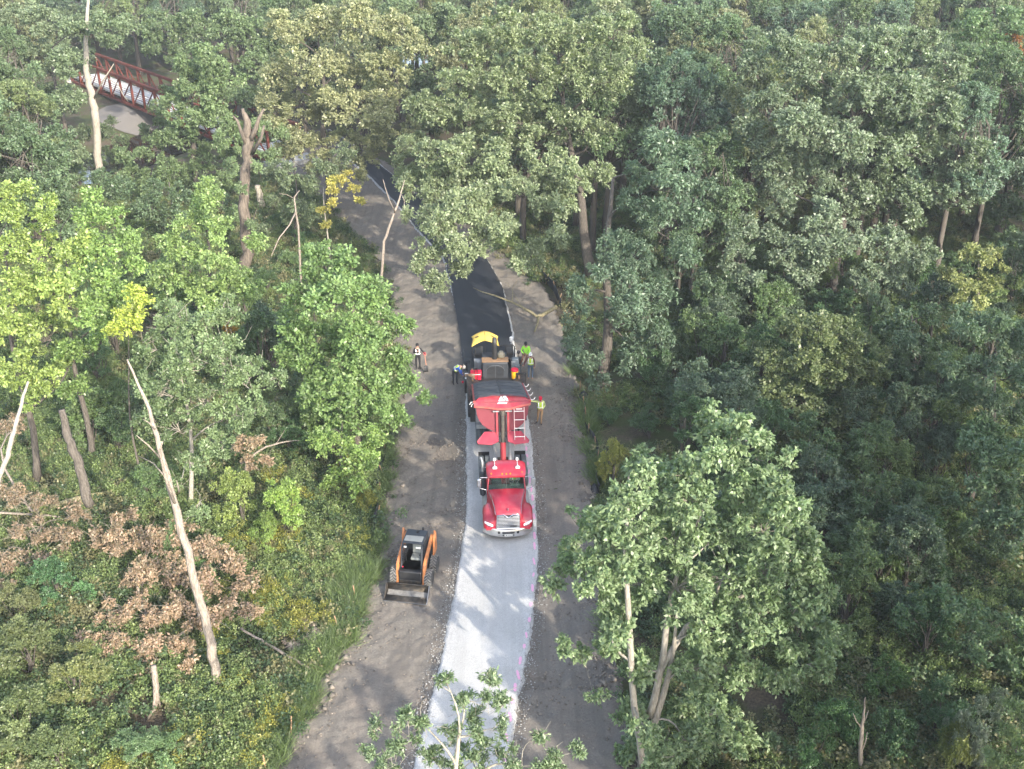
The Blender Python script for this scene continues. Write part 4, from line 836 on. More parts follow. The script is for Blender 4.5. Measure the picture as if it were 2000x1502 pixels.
def wheel(parent, c, r, w, tread=DUSTR, rimc=ALU, lugs=False, name='wheel', faces=1):
    """wheel along local x, centre c; faces=+1/-1: outer side"""
    mb = MB(); h = w / 2; prof = [(r * 0.55, -h), (r * 0.86, -h), (r * 0.96, -h * 0.86)]
    if not lugs:
        for k in range(-3, 4):
            x = k / 3.5 * h * 0.86; prof += [(r, x - h * 0.09), (r, x + h * 0.05), (r * 0.972, x + h * 0.07), (r * 0.972, x + h * 0.10)]
    else: prof += [(r * 0.95, -h * 0.8), (r * 0.95, h * 0.8)]
    prof += [(r * 0.96, h * 0.86), (r * 0.86, h), (r * 0.55, h)]
    mb.lathe(prof, c, 'x', 28)
    o = mb.build(name, tread, parent, smooth=True)
    if lugs:                                        # chevron lugs, joined: a pattern of about forty blocks
        mb = MB(); nl = 18
        for k in range(nl):
            for s in (-1, 1):
                a = 2 * PI * (k + (0.5 if s > 0 else 0)) / nl
                for q in (0, 1, 2):
                    aa = a + q * 0.10; x = s * (0.08 + q * 0.30) * w * 0.5 + s * w * 0.05
                    mb.box((c[0] + x, c[1] + math.cos(aa) * r * 0.975, c[2] + math.sin(aa) * r * 0.975), (w * 0.20, r * 0.085, r * 0.11), rot=(aa - PI / 2, 0, 0))
        l = mb.build('tread', surf('tread_dust', (0.17, 0.165, 0.155), 0.9, dirt=0.8, dirtc=(0.33, 0.32, 0.30), scale=9), o); l['kind'] = 'stuff'
    mb = MB(); s = faces; x0 = c[0] + s * h * 0.55
    mb.lathe([(r * 0.56, c[0] + s * h * 0.98 - c[0]), (r * 0.50, s * h * 0.90), (r * 0.46, s * h * 0.5), (r * 0.20, s * h * 0.45), (r * 0.18, s * h * 0.95), (0.01, s * h * 0.97)], c, 'x', 20)
    mb.build('rim', rimc, o, smooth=True)
    return o

TH = R(3.1)
# ================================================================= tractor unit
truck = empty('truck', (-0.17, 42.8, GZ - 0.02), TH, 'red day cab truck with chrome grille standing on the white stone, facing the camera', 'truck')
st = [ # y, hood half width, hood z, fender z, fender outer, bottom
 (0.14, 0.56, 1.38, 0.94, 1.06, 0.72), (0.22, 0.60, 1.51, 1.04, 1.16, 0.72), (0.42, 0.62, 1.60, 1.16, 1.20, 0.74), (0.75, 0.65, 1.67, 1.28, 1.21, 0.98), (1.05, 0.70, 1.72, 1.32, 1.22, 1.05), (1.35, 0.76, 1.76, 1.28, 1.20, 0.98), (1.60, 0.82, 1.80, 1.14, 1.08, 0.72), (1.86, 0.88, 1.83, 1.05, 0.98, 0.62)]
def clip_row(y, hw, hz, fz, fo, b):
    H = [(0, hz + 0.045), (hw * 0.55, hz + 0.035), (hw - 0.05, hz + 0.005), (hw, hz - 0.04), (hw + 0.03, hz - 0.18), (min(hw + 0.12, fo - 0.14), max(fz + 0.06, hz - 0.34)), (hw * 0.35 + fo * 0.65, fz + 0.05), (fo - 0.07, fz + 0.01), (fo, fz - 0.09), (fo + 0.01, b)]
    return [(-x, y, z) for x, z in reversed(H)] + [(x, y, z) for x, z in H[1:]]
mb = MB(); rows = [clip_row(*s) for s in st]
mb.grid(rows); f0 = rows[0]; n = len(f0)
mb.add(f0 + [(f0[0][0], 0.16, 0.62), (f0[-1][0], 0.16, 0.62)], [tuple(list(range(n)) + [n + 1, n])])
mb.build('hood', RED, truck, smooth=True)
for s in (-1, 1):                                   # bright trim line along the hood edge
    mb = MB(); mb.tube([(s * (a[1] + 0.015), a[0], a[2] - 0.035) for a in st[1:]], 0.014, 6); mb.build('hood_trim', CHROME, truck)
mb = MB(); mb.box((0, 0.13, 1.11), (1.08, 0.06, 0.72), rot=(-0.12, 0, 0)); mb.build('grille_backing', BLACK, truck)
gr = MB(); gr.tube([(-0.56, 0.06, 0.76), (-0.54, 0.13, 1.46), (-0.22, 0.14, 1.50), (0, 0.11, 1.34), (0.22, 0.14, 1.50), (0.54, 0.13, 1.46), (0.56, 0.06, 0.76), (-0.56, 0.06, 0.76)], 0.032, 6)
gro = gr.build('grille', CHROME, truck, smooth=True)
for k in range(9):
    z = 0.82 + k * 0.074; y = 0.045 + 0.07 * (z - 0.76) / 0.74
    if k < 8:
        mb = MB(); mb.box((0, y, z), (1.06, 0.018, 0.036), rot=(0.15, 0, 0)); mb.build('slat', SLAT, gro, bevel=0.008)
    else:
        for s in (-1, 1): mb = MB(); mb.box((s * 0.36, y, z), (0.32, 0.018, 0.032), rot=(0.15, 0, 0)); mb.build('slat', SLAT, gro, bevel=0.008)
mb = MB()
for k in range(6): mb.box((0.10 + k * 0.055, 0.02, 0.905), (0.032, 0.012, 0.045))
mb.build('nameplate', BLACK, gro)
mb = MB(); mb.box((0, 0.33, 1.66), (0.035, 0.14, 0.05)); mb.ball((0, 0.29, 1.71), (0.028, 0.05, 0.05), 8, 5); mb.build('hood_ornament', CHROME, truck, smooth=True)
for s in (-1, 1):                                   # headlights follow the fender nose
    mb = MB(); rows = []
    for i in range(9):
        t = i / 8; x = s * (0.74 + 0.40 * t); zc = 0.92 + 0.10 * t; y = 0.085 + 0.17 * t ** 2; hh = 0.085 * math.sin(PI * (0.12 + 0.76 * t)) ** 0.6
        rows.append([(x, y + 0.035, zc - hh), (x, y - 0.02, zc - hh * 0.8), (x, y - 0.045, zc), (x, y - 0.02, zc + hh * 0.8), (x, y + 0.035, zc + hh)])
    mb.grid(rows); hl = mb.build('headlight', surf('headlight_lens', (0.80, 0.80, 0.82), 0.1, dirt=0.0, coat=1.0), truck, smooth=True)
    mb = MB()
    for q in (0.3, 0.6): mb.lathe([(0.05, 0), (0.06, -0.012), (0.045, -0.02), (0.01, -0.01)], (s * (0.74 + 0.40 * q), 0.055 + 0.17 * q * q, 0.90 + 0.10 * q), 'y', 14)
    mb.build('lamp_bowl', CHROME, hl, smooth=True)
# bumper
mb = MB(); rows = []
for i in range(17):
    t = (i / 8) - 1; x = 1.24 * t; y = -0.02 + 0.50 * abs(t) ** 2.6
    rows.append([(x * 0.97, y + 0.10, 0.26), (x, y + 0.01, 0.31), (x, y, 0.36), (x, y, 0.66), (x * 0.99, y + 0.03, 0.71), (x * 0.97, y + 0.14, 0.71), (x * 0.95, y + 0.22, 0.5), (x * 0.97, y + 0.10, 0.26)])
mb.grid(rows); bump_o = mb.build('bumper', surf('bumper_steel', (0.66, 0.66, 0.66), 0.28, 0.85, dirt=0.9, dirtc=(0.45, 0.42, 0.38), scale=4), truck, smooth=True)
mb = MB(); mb.box((0, -0.012, 0.555), (0.60, 0.05, 0.10)); mb.build('air_slot', BLACK, bump_o, bevel=0.02)
for x, z, w_, h_ in ((-0.46, 0.56, 0.11, 0.13), (0.46, 0.56, 0.11, 0.13)): mb = MB(); mb.box((x, 0.02, z), (w_, 0.06, h_)); mb.build('tow_opening', BLACK, bump_o, bevel=0.015)
for x in (-0.25, 0.25): mb = MB(); mb.lathe([(0.001, 0.03), (0.038, 0.03), (0.038, -0.035), (0.03, -0.04), (0.001, -0.035)], (x, 0, 0.42), 'y', 14); mb.build('fog_lamp', DKGREY, bump_o)
mb = MB(); mb.box((0.0, -0.028, 0.42), (0.34, 0.012, 0.11)); pl = mb.build('licence_plate', surf('plate', (0.62, 0.62, 0.60), 0.4, dirt=0.1), bump_o)
mb = MB()
for x in (-0.10, -0.02, 0.03, 0.08): mb.box((x, -0.036, 0.42), (0.014 if x > -0.05 else 0.035, 0.004, 0.05))
mb.build('plate_marks', DKGREY, pl)
# cab
def cabrow(y0, y1, z, hw, r=0.10): return [(-hw + r, y0, z), (hw - r, y0, z), (hw, y0 + r, z), (hw, y1 - r, z), (hw - r, y1, z), (-hw + r, y1, z), (-hw, y1 - r, z), (-hw, y0 + r, z)]
mb = MB(); mb.grid([cabrow(1.86, 3.12, 0.95, 0.96), cabrow(1.86, 3.12, 1.80, 0.97)], close=True); mb.add(cabrow(1.86, 3.12, 0.95, 0.96), [tuple(range(8))])
cabo = mb.build('cab', RED, truck, smooth=True)
mb = MB()                                            # upper cab: pillars and rear wall as frames round open windows
for s in (-1, 1):
    mb.tube([(s * 0.93, 1.90, 1.78), (s * 0.86, 2.20, 2.50)], 0.035, 6); mb.box((s * 0.90, 3.02, 2.15), (0.05, 0.20, 0.75)); mb.box((s * 0.90, 2.62, 2.46), (0.06, 0.9, 0.08)); mb.box((s * 0.93, 2.5, 1.80), (0.05, 1.2, 0.06))
mb.box((0, 3.10, 2.15), (1.84, 0.04, 0.75)); mb.build('cab_frame', RED, truck, bevel=0.01)
mb = MB(); rows = []
for (y, hw, zc, ze) in ((2.00, 0.84, 2.50, 2.46), (2.02, 0.92, 2.56, 2.49), (2.20, 0.965, 2.66, 2.56), (2.6, 0.985, 2.76, 2.62), (2.95, 0.985, 2.80, 2.64), (3.10, 0.95, 2.76, 2.60), (3.14, 0.90, 2.66, 2.52)):
    rows.append([(-hw, y, ze - 0.05), (-hw, y, ze), (-hw + 0.10, y, ze + (zc - ze) * 0.6), (-hw * 0.5, y, zc), (0, y, zc + 0.012), (hw * 0.5, y, zc), (hw - 0.10, y, ze + (zc - ze) * 0.6), (hw, y, ze), (hw, y, ze - 0.05)])
mb.grid(rows); mb.add(rows[0], [tuple(range(9))]); mb.add(rows[-1], [tuple(range(9))]); mb.grid([rows[0], rows[1]])
roof = mb.build('roof', RED, truck, smooth=True)
sd_ = roof.modifiers.new('solid', 'SOLIDIFY'); sd_.thickness = 0.03; sd_.offset = -1
mb = MB(); mb.grid([[(-0.90, 1.93, 1.80), (-0.45, 1.88, 1.79), (0, 1.865, 1.79), (0.45, 1.88, 1.79), (0.90, 1.93, 1.80)], [(-0.83, 2.23, 2.50), (-0.4, 2.19, 2.51), (0, 2.18, 2.51), (0.4, 2.19, 2.51), (0.83, 2.23, 2.50)]])
ws = mb.build('windscreen', GLASS, truck, smooth=True)
mb = MB(); mb.box((0, 2.02, 2.15), (0.025, 0.02, 0.78), rot=(-0.42, 0, 0)); mb.build('centre_bar', BLACK, ws)
for s in (-1, 1):
    mb = MB(); mb.tube([(s * 0.12, 1.845, 1.79), (s * 0.30, 1.865, 1.84), (s * 0.72, 1.915, 1.90)], 0.012, 5); mb.build('wiper', BLACK, truck)
    mb = MB(); mb.grid([[(s * 0.905, 2.05, 1.86), (s * 0.905, 2.88, 1.86)], [(s * 0.875, 2.28, 2.42), (s * 0.875, 2.88, 2.42)]]); mb.build('side_window', GLASS, truck)
    mb = MB(); mb.tube([(s * 0.93, 2.06, 2.42), (s * 1.28, 2.0, 2.46), (s * 1.34, 2.0, 2.40), (s * 1.36, 2.0, 1.92), (s * 1.28, 2.0, 1.84), (s * 0.93, 2.0, 1.72)], 0.018, 6)
    mi = mb.build('mirror_arm', CHROME, truck, smooth=True)
    mb = MB(); mb.box((s * 1.34, 2.02, 2.14), (0.21, 0.10, 0.46)); mb.build('mirror', GREYM if s > 0 else CHROME, truck, bevel=0.03)
mb = MB(); mb.box((0, 2.15, 1.74), (1.78, 0.5, 0.14)); mb.box((0.45, 2.24, 1.86), (0.5, 0.2, 0.12)); mb.build('dashboard', surf('dash', (0.10, 0.12, 0.115), 0.7), truck, bevel=0.03)
mb = MB(); mb.lathe([(0.20, -0.015), (0.225, 0), (0.20, 0.015)], (0, 0, 0), 'z', 20); swh = mb.build('steering_wheel', BLACK, truck, smooth=True); swh.location = (0.45, 2.42, 1.95); swh.rotation_euler = (R(-35), 0, 0)
for s in (-1, 1): mb = MB(); mb.box((s * 0.45, 2.86, 1.55), (0.5, 0.45, 0.14)); mb.box((s * 0.45, 3.02, 1.90), (0.48, 0.12, 0.66)); mb.build('seat', DKGREY, truck, bevel=0.04)
for x, yy in ((-0.74, 2.14), (-0.20, 2.07), (0, 2.06), (0.20, 2.07), (0.78, 2.20)):
    mb = MB(); mb.ball((x, yy, 2.585 + (0.02 if abs(x) < 0.3 else 0.0)), (0.045, 0.055, 0.05), 10, 6); mb.build('marker_light', AMBER, truck, smooth=True)
for s in (-0.55, 0.58):
    mb = MB(); mb.box((s, 2.98, 2.89), (0.12, 0.10, 0.12)); mb.tube([(s, 2.96, 2.83), (s, 2.40, 2.80)], 0.014, 6); mb.lathe([(0.014, 2.62), (0.03, 2.5), (0.07, 2.38), (0.075, 2.37)], (s, 0, 2.80), 'y', 12); mb.box((s, 2.33, 2.80), (0.21, 0.05, 0.12)); mb.build('air_horn', WHITE, truck, bevel=0.01)
mb = MB(); mb.lathe([(0.05, 0.75), (0.15, 0.85), (0.16, 1.0), (0.16, 2.05), (0.14, 2.15), (0.07, 2.2)], (-1.14, 3.0, 0), 'z', 18); mb.build('silencer', DKGREY, truck, smooth=True)
mb = MB(); mb.tube([(-1.14, 3.0, 2.18), (-1.14, 3.02, 2.55), (-1.15, 3.06, 2.75), (-1.22, 3.16, 2.92)], 0.055, 12); mb.tube([(-1.14, 3.0, 2.40), (-0.95, 3.0, 2.42)], 0.02, 6); mb.build('exhaust_stack', ALU, truck, smooth=True)
for s in (-1, 1):
    mb = MB(); mb.lathe([(0.05, 1.95), (0.27, 1.98), (0.29, 2.05), (0.29, 3.3), (0.27, 3.36), (0.05, 3.4)], (s * 0.90, 0, 0.62), 'y', 18); mb.build('fuel_tank', ALU, truck, smooth=True)
    mb = MB(); mb.box((s * 0.40, 3.3, 0.86), (0.09, 6.3, 0.24)); mb.build('frame_rail', DKGREY, truck)
    wheel(truck, (s * 1.04, 1.05, 0.50), 0.50, 0.30, RUBBER, ALU, faces=s)
    for y in (5.1, 6.38):
        for x, q in ((1.14, 1), (0.80, -1)): wheel(truck, (s * x, y, 0.50), 0.50, 0.27, DUSTR, ALU, faces=s * q)
    mb = MB(); mb.box((s * 0.97, 7.0, 0.62), (0.60, 0.02, 0.62)); mb.build('mudflap', BLACK, truck)
mb = MB(); mb.box((0, 5.6, 1.02), (0.86, 0.9, 0.07)); mb.prism([(5.9, 1.06), (6.3, 0.98), (6.3, 1.0), (5.9, 1.09)], -0.35, 0.35); mb.build('fifth_wheel', SOOT, truck, bevel=0.01)
mb = MB(); mb.tube([(-0.45, 5.1, 0.5), (0.45, 5.1, 0.5)], 0.09, 8); mb.tube([(-0.45, 6.38, 0.5), (0.45, 6.38, 0.5)], 0.09, 8); mb.ball((0, 5.1, 0.5), 0.2); mb.ball((0, 6.38, 0.5), 0.2); mb.build('axles', SOOT, truck, smooth=True)
# plain text helper for real lettering is not needed: nothing on the vehicles is legible in the photograph

# ================================================================= dump trailer
M0 = Matrix.Translation((-0.17, 42.8, 0)) @ Matrix.Rotation(TH, 4, 'Z')
trl = empty('dump_trailer', (M0 @ Vector((0, 9.9, GZ - 0.02)))[:], TH, 'red half round dump trailer tipped up towards the paver under a black tarp', 'trailer')
OY = 9.9                                            # trailer local y = truck y - OY
TILT = R(20)
# box frame: origin at the front top edge centre, +v rearwards along the box, w up
FT = Vector((0, 6.35 - OY, 4.35)); ev = Vector((0, math.cos(TILT), -math.sin(TILT))); ew = Vector((0, math.sin(TILT), math.cos(TILT)))
def BX(x, v, w): return tuple(FT + Vector((x, 0, 0)) + ev * v + ew * w)
def uprof(hw, dep, n=14): return [(-hw, 0.0), (-hw, -0.12)] + [(-hw * 0.97 * math.cos(PI * i / n) if True else 0, -0.30 - (dep - 0.30) * math.sin(PI * i / n) ** 0.8) for i in range(1, n)] + [(hw, -0.12), (hw, 0.0)]
LB = 6.6
mb = MB(); pf = uprof(1.40, 1.62); rows = [[BX(x, v, w) for x, w in pf] for v in (0.02, 2.2, 4.4, LB)]
mb.grid(rows); bd = mb.build('box', RED2, trl, smooth=True); q = bd.modifiers.new('solid', 'SOLIDIFY'); q.thickness = 0.04
mb = MB(); pf2 = [(x * 0.995, w) for x, w in pf]; mb.add([BX(x, -0.03, w) for x, w in pf2] + [BX(x, 0.01, w) for x, w in pf2], [tuple(range(len(pf2))), tuple(range(2 * len(pf2) - 1, len(pf2) - 1, -1))] + [(i, i + 1, i + 1 + len(pf2), i + len(pf2)) for i in range(len(pf2) - 1)])
fw = mb.build('front_wall', surf('bulkhead_red', (0.155, 0.006, 0.020), 0.5, dirt=0.4, dirtc=(0.20, 0.03, 0.04), scale=2), trl)
mb = MB()                                            # sloping cap with the worn lip above the front wall
A = [(-1.46, -0.10, -0.02), (-1.18, 0.30, 0.20), (-0.5, 0.42, 0.27), (0.5, 0.42, 0.27), (1.12, 0.30, 0.20), (1.46, -0.10, 0.02)]
Bq = [(-1.47, -0.20, -0.20), (-0.75, -0.28, -0.26), (-0.2, -0.34, -0.34), (0.4, -0.34, -0.34), (0.9, -0.28, -0.22), (1.47, -0.18, -0.14)]
mb.grid([[BX(*p) for p in A], [BX(*p) for p in Bq]]); mb.grid([[BX(*p) for p in Bq], [BX(p[0], -0.02, p[2] - 0.08) for p in Bq]]); cap = mb.build('bulkhead_cap', surf('cap_red', (0.36, 0.035, 0.055), 0.5, dirt=0.6, dirtc=(0.40, 0.14, 0.12), scale=3), trl)
q = cap.modifiers.new('solid', 'SOLIDIFY'); q.thickness = 0.02
mb = MB(); mb.grid([[BX(p[0], p[1] - 0.03, p[2] + 0.035) for p in Bq], [BX(p[0], p[1] - 0.035, p[2] - 0.07) for p in Bq]]); l = mb.build('worn_lip', RUSTR, cap); q = l.modifiers.new('solid', 'SOLIDIFY'); q.thickness = 0.02
for s in (-1, 1): mb = MB(); mb.tube([BX(s * 1.44, -0.1, 0), BX(s * 1.44, LB, 0)], 0.07, 8); mb.build('top_rail', RUSTR if s < 0 else RED2, trl)
# emblem on the cap: white patch with three dark strokes
def capp(x, t, off=0.02):
    a = Vector(BX(*[A[2][i] + (A[3][i] - A[2][i]) * 0.5 if i else x for i in range(3)])); b = Vector(BX(x, Bq[2][1], Bq[2][2])); n_ = (b - a).cross(Vector((1, 0, 0))).normalized()
    n_ = n_ if n_.z > 0 else -n_; return tuple(a.lerp(b, t) + n_ * off)
mb = MB(); mb.add([capp(-0.05, 0.08), capp(0.20, 0.05), capp(0.30, 0.30), capp(0.33, 0.52), capp(0.22, 0.66), capp(-0.26, 0.66)], [(0, 1, 2, 3, 4, 5)]); em = mb.build('emblem', surf('emblem_white', (0.72, 0.66, 0.70), 0.5, dirt=0.1), cap)
mb = MB()
for k in range(3):
    cx, ct = 0.07 + k * 0.07, 0.20 + k * 0.14; pts = [capp(cx + 0.045 * math.cos(a) , ct + 0.07 * math.sin(a), 0.03) for a in np.linspace(0.6, 4.6, 8)]; mb.tube(pts, 0.017, 4)
mb.build('emblem_strokes', BLACK, em)
# tarp, sagging between two sides with seams
mb = MB(); rows = []
for i in range(34):
    v = -0.02 + (LB + 0.15) * i / 33; row = []
    for j in range(25):
        t = j / 12 - 1; x = 1.47 * t
        w = 0.13 + 0.15 * (1 - t * t) - 0.035 * abs(math.sin(v * 2.35)) * (1 - t * t) + 0.04 * (vnoise(x, v, 2.2, 5) - 0.5) - 0.035 * math.exp(-(x / 0.05) ** 2)
        if abs(t) > 0.95: w = 0.02
        elif abs(t) > 0.86: w = 0.10 + 0.02 * math.sin(v * 6)
        row.append(BX(x, v + (0.30 if i == 0 else 0), w - (0.12 if i == 33 else 0)))
    rows.append(row)
mb.grid(rows); tarp = mb.build('tarp', TARP, trl, smooth=True)
for i in (7, 14, 20, 27):
    mb = MB(); mb.tube([tuple(Vector(p) + ew * 0.012) for p in rows[i][2:23]], 0.012, 4); mb.build('tarp_bow', DKGREY, tarp)
mb = MB(); mb.tube([tuple(Vector(rows[i][12]) + ew * 0.02) for i in range(0, 34, 3)], 0.016, 4); mb.build('seam', BLACK, tarp)
for k in range(4):
    v = 0.25 + k * 1.75; mb = MB(); mb.tube([BX(1.46, v, 0.05), BX(1.62, v + 0.05, -0.02), BX(1.70, v + 0.02, 0.05), BX(1.74, v, 0.14)], 0.018, 6); mb.build('tarp_hook', WHITE, trl)
mb = MB(); mb.tube([BX(-1.46, 0.0, 0.02), BX(-1.62, 0.02, -0.03), BX(-1.70, 0, -0.14)], 0.02, 6); mb.tube([BX(-1.46, 0.0, -0.05), BX(-1.58, 0.02, -0.16), BX(-1.60, 0, -0.26)], 0.02, 6); mb.build('tarp_hook', WHITE, trl)
mb = MB(); mb.tube([BX(1.52, 0, 0.04), BX(1.52, LB, 0.04)], 0.018, 6); mb.build('tarp_rail', ALU, trl)
# doghouse channel, hoist, gussets, ladder
for s in (-1, 1): mb = MB(); mb.box((0, 0, 0), (0.11, 0.16, 1.55)); o = mb.build('channel', RED2, trl, bevel=0.01); o.matrix_local = Matrix.Translation(BX(s * 0.29, -0.10, -1.02)) @ Matrix.Rotation(-TILT, 4, 'X')
mb = MB(); mb.tube([BX(-0.5, -0.2, -0.50), BX(0.5, -0.2, -0.50)], 0.04, 8); mb.build('hoist_pin', GREYM, trl)
top = Vector(BX(0, -0.22, -0.52)); botm = Vector((0, 4.95 - OY + 0.35, 1.2)); dirh = (top - botm)
def HP(t): return tuple(botm + dirh * t)
mb = MB(); mb.tube([HP(0.40), HP(1.0)], 0.115, 14); mb.tube([HP(0.94), HP(1.03)], 0.16, 14); mb.build('hoist_cylinder', SOOT, trl, smooth=True)
for s in (-1, 1): mb = MB(); mb.tube([tuple(Vector(HP(0.52)) + Vector((s * 0.17, 0, 0))), tuple(Vector(HP(0.94)) + Vector((s * 0.19, 0, 0))), tuple(Vector(HP(1.0)) + Vector((s * 0.08, 0, 0)))], 0.035, 8); mb.build('hydraulic_hose', BLACK, trl, smooth=True)
mb = MB(); mb.tube([HP(0.0), HP(0.42)], 0.15, 14); mb.build('hoist_barrel', RED2, trl, smooth=True)
for s in (-1, 1):                                   # winged gussets below the wall
    mb = MB(); mb.add([BX(s * 0.24, -0.02, -1.60), BX(s * 0.95, -0.02, -1.60), BX(s * 1.36, -0.45, -2.02), BX(s * 1.30, -0.50, -2.14), BX(s * 0.62, -0.55, -2.20), BX(s * 0.24, -0.45, -2.05)], [(0, 1, 2, 3, 4, 5)])
    g_ = mb.build('gusset', surf('gusset_red', (0.34, 0.03, 0.055), 0.5, dirt=0.3, dirtc=(0.45, 0.16, 0.16), scale=3), trl); q = g_.modifiers.new('solid', 'SOLIDIFY'); q.thickness = 0.03
    mb = MB(); mb.box((s * 0.99, -0.62, 1.18), (0.66, 0.05, 0.24)); mb.box((s * 0.99, 0.1, 1.32), (0.66, 1.5, 0.03)); mb.build('fender', GREYM, trl, bevel=0.01)
    mb = MB(); mb.add([(s * 0.55, -0.35, 1.4), (s * 1.33, -0.40, 1.35), (s * 1.36, -0.25, 2.65), (s * 0.9, -0.25, 2.0)], [(0, 1, 2, 3)]); wg = mb.build('wing_plate', GREYM, trl); q = wg.modifiers.new('solid', 'SOLIDIFY'); q.thickness = 0.03
    mb = MB(); mb.tube([(s * 0.36, 5.3 - OY, 1.22), (s * 0.42, 7.4 - OY, 1.25), (s * 0.50, 9.1 - OY, 1.3)], 0.09, 8); mb.box((s * 0.50, 0.6, 1.2), (0.12, 3.2, 0.22)); mb.build('draft_arm', surf('grey_arm', (0.38, 0.38, 0.38), 0.6, dirt=0.5, dirtc=(0.25, 0.2, 0.2)), trl, smooth=True)
    for y in (0.0, 1.25):
        for x, q in ((1.20, 1), (0.84, -1)): wheel(trl, (s * x, y - 0.35, 0.50), 0.50, 0.28, DUSTR, ALU, faces=s * q)
    mb = MB(); mb.add([(s * 1.20, 1.2, 0.5), (s * 1.62, 1.2, 0.5), (s * 1.62, 1.35, 1.9), (s * 1.45, 1.35, 2.3)], [(0, 1, 2, 3)]); md_ = mb.build('side_flap', BLACK, trl); q = md_.modifiers.new('solid', 'SOLIDIFY'); q.thickness = 0.04
mb = MB(); mb.tube([(-0.85, -0.35, 0.5), (0.85, -0.35, 0.5)], 0.07, 8); mb.tube([(-0.85, 0.9, 0.5), (0.85, 0.9, 0.5)], 0.07, 8); mb.box((0, -1.4, 1.2), (0.9, 0.1, 0.14)); mb.tube([(-0.45, -1.3, 1.2), (0.45, -2.6, 1.2)], 0.025, 6); mb.tube([(0.45, -1.3, 1.2), (-0.45, -2.6, 1.2)], 0.025, 6); mb.build('cross_member', GREYM, trl)
mb = MB(); mb.tube([(-0.25, -0.9, 1.05), (-0.3, -1.5, 0.9), (0.1, -2.4, 1.0), (0.0, -3.3, 1.05)], 0.03, 6); mb.build('air_hose', BLACK, trl)
lad = MB()
for s in (0, 1): lad.tube([BX(0.60 + s * 0.52, -0.30, -0.30), BX(0.60 + s * 0.52, -0.42, -2.30)], 0.022, 6)
ld = lad.build('ladder', surf('ladder_pink', (0.62, 0.40, 0.38), 0.5, dirt=0.4), trl)
for k in range(4): mb = MB(); mb.tube([BX(0.60, -0.32 - 0.03 * k, -0.50 - 0.44 * k), BX(1.12, -0.32 - 0.03 * k, -0.50 - 0.44 * k)], 0.02, 6); mb.build('rung', WHITE, ld)
mb = MB(); mb.add([BX(0.63, -0.29, -0.30), BX(1.09, -0.29, -0.30), BX(1.09, -0.30, -0.46), BX(0.63, -0.30, -0.46)], [(0, 1, 2, 3)]); mp_ = mb.build('maker_plate', surf('plate_dark', (0.16, 0.02, 0.03), 0.5), ld)
mb = MB()
for k in range(6): mb.box(BX(0.72 + k * 0.055, -0.315, -0.38), (0.035, 0.004, 0.055))
mb.build('plate_marks', WHITE, mp_)

# ================================================================= paver
PO = M0 @ Vector((0.0, 15.6, 0)); pav = empty('paver', (PO.x, PO.y, 0.2), TH, 'dark asphalt paver with yellow umbrella laying the fresh black mat behind the tipped trailer', 'paver')
# local y: 0 engine front; hopper at -4..-0.6; screed at +2.6
mb = MB(); mb.box((0, 0.75, 1.25), (1.62, 1.6, 1.5), taper=(0.94, 0.97)); eng = mb.build('engine_cover', DKGREY, pav, bevel=0.05)
mb = MB()
for k in range(11): mb.box((0, -0.045 - 0.0 * k, 0.95 + k * 0.085), (1.0, 0.03, 0.03), rot=(0.4, 0, 0))
gl = mb.build('louvre_panel', BLACK, eng)
mb = MB(); mb.tube([(0.58 * math.cos(a), -0.055, 1.42 + 0.42 * math.sin(a)) for a in np.linspace(0.1, PI - 0.1, 12)], 0.018, 5); mb.box((0, -0.05, 1.35), (0.025, 0.03, 1.0)); mb.build('louvre_frame', surf('dull_frame', (0.085, 0.095, 0.11), 0.6), eng)
mb = MB(); mb.box((0, 0.35, 2.03), (1.62, 0.62, 0.05)); mb.build('rusty_top_plate', OCHRE, pav, bevel=0.01)
mb = MB(); mb.tube([(-0.02, 0.45, 2.0), (-0.02, 0.45, 3.1), (-0.02, 0.50, 3.25), (-0.02, 0.62, 3.36)], [0.15, 0.15, 0.15, 0.13], 14); mb.build('exhaust_stack', BLACK, pav, smooth=True)
mb = MB(); mb.lathe([(0.02, 2.10), (0.23, 2.12), (0.25, 2.2), (0.23, 2.34), (0.16, 2.38), (0.14, 2.46), (0.02, 2.48)], (0.38, 0.6, 0), 'z', 16); mb.build('air_cleaner', surf('olive_metal', (0.17, 0.16, 0.12), 0.5, dirt=0.5), pav, smooth=True)
mb = MB(); mb.box((0, 1.9, 0.95), (3.0, 1.7, 0.12)); mb.box((-0.1, 0.6, 0.72), (3.1, 3.2, 0.5)); mb.build('deck', BLACK, pav, bevel=0.02)
for s in (-1, 1):
    mb = MB(); mb.prism([(-0.2, 0.05), (2.6, 0.05), (2.9, 0.3), (2.6, 0.62), (-0.1, 0.62), (-0.5, 0.3)], s * 1.05, s * 1.42); mb.build('crawler_track', RUBBER, pav, bevel=0.03)
def seat(c, rz, nm='seat'):
    mb = MB(); mb.M = Matrix.Translation(c) @ Matrix.Rotation(rz, 4, 'Z'); mb.box((0, 0, 0.45), (0.52, 0.50, 0.12)); mb.box((0, 0.26, 0.80), (0.50, 0.12, 0.62), rot=(-0.15, 0, 0)); mb.box((0, 0.0, 0.2), (0.3, 0.3, 0.4))
    o = mb.build(nm, BLACK, pav, bevel=0.04)
    for s in (-1, 1): mb = MB(); mb.M = Matrix.Translation(c) @ Matrix.Rotation(rz, 4, 'Z'); mb.box((s * 0.30, 0.02, 0.66), (0.07, 0.40, 0.06)); mb.build('armrest', BLACK, o, bevel=0.01)
    mb = MB(); mb.M = Matrix.Translation(c) @ Matrix.Rotation(rz, 4, 'Z'); mb.box((0, 0.19, 0.86), (0.34, 0.03, 0.34), rot=(-0.15, 0, 0)); mb.build('cushion', DKGREY, o, bevel=0.02)
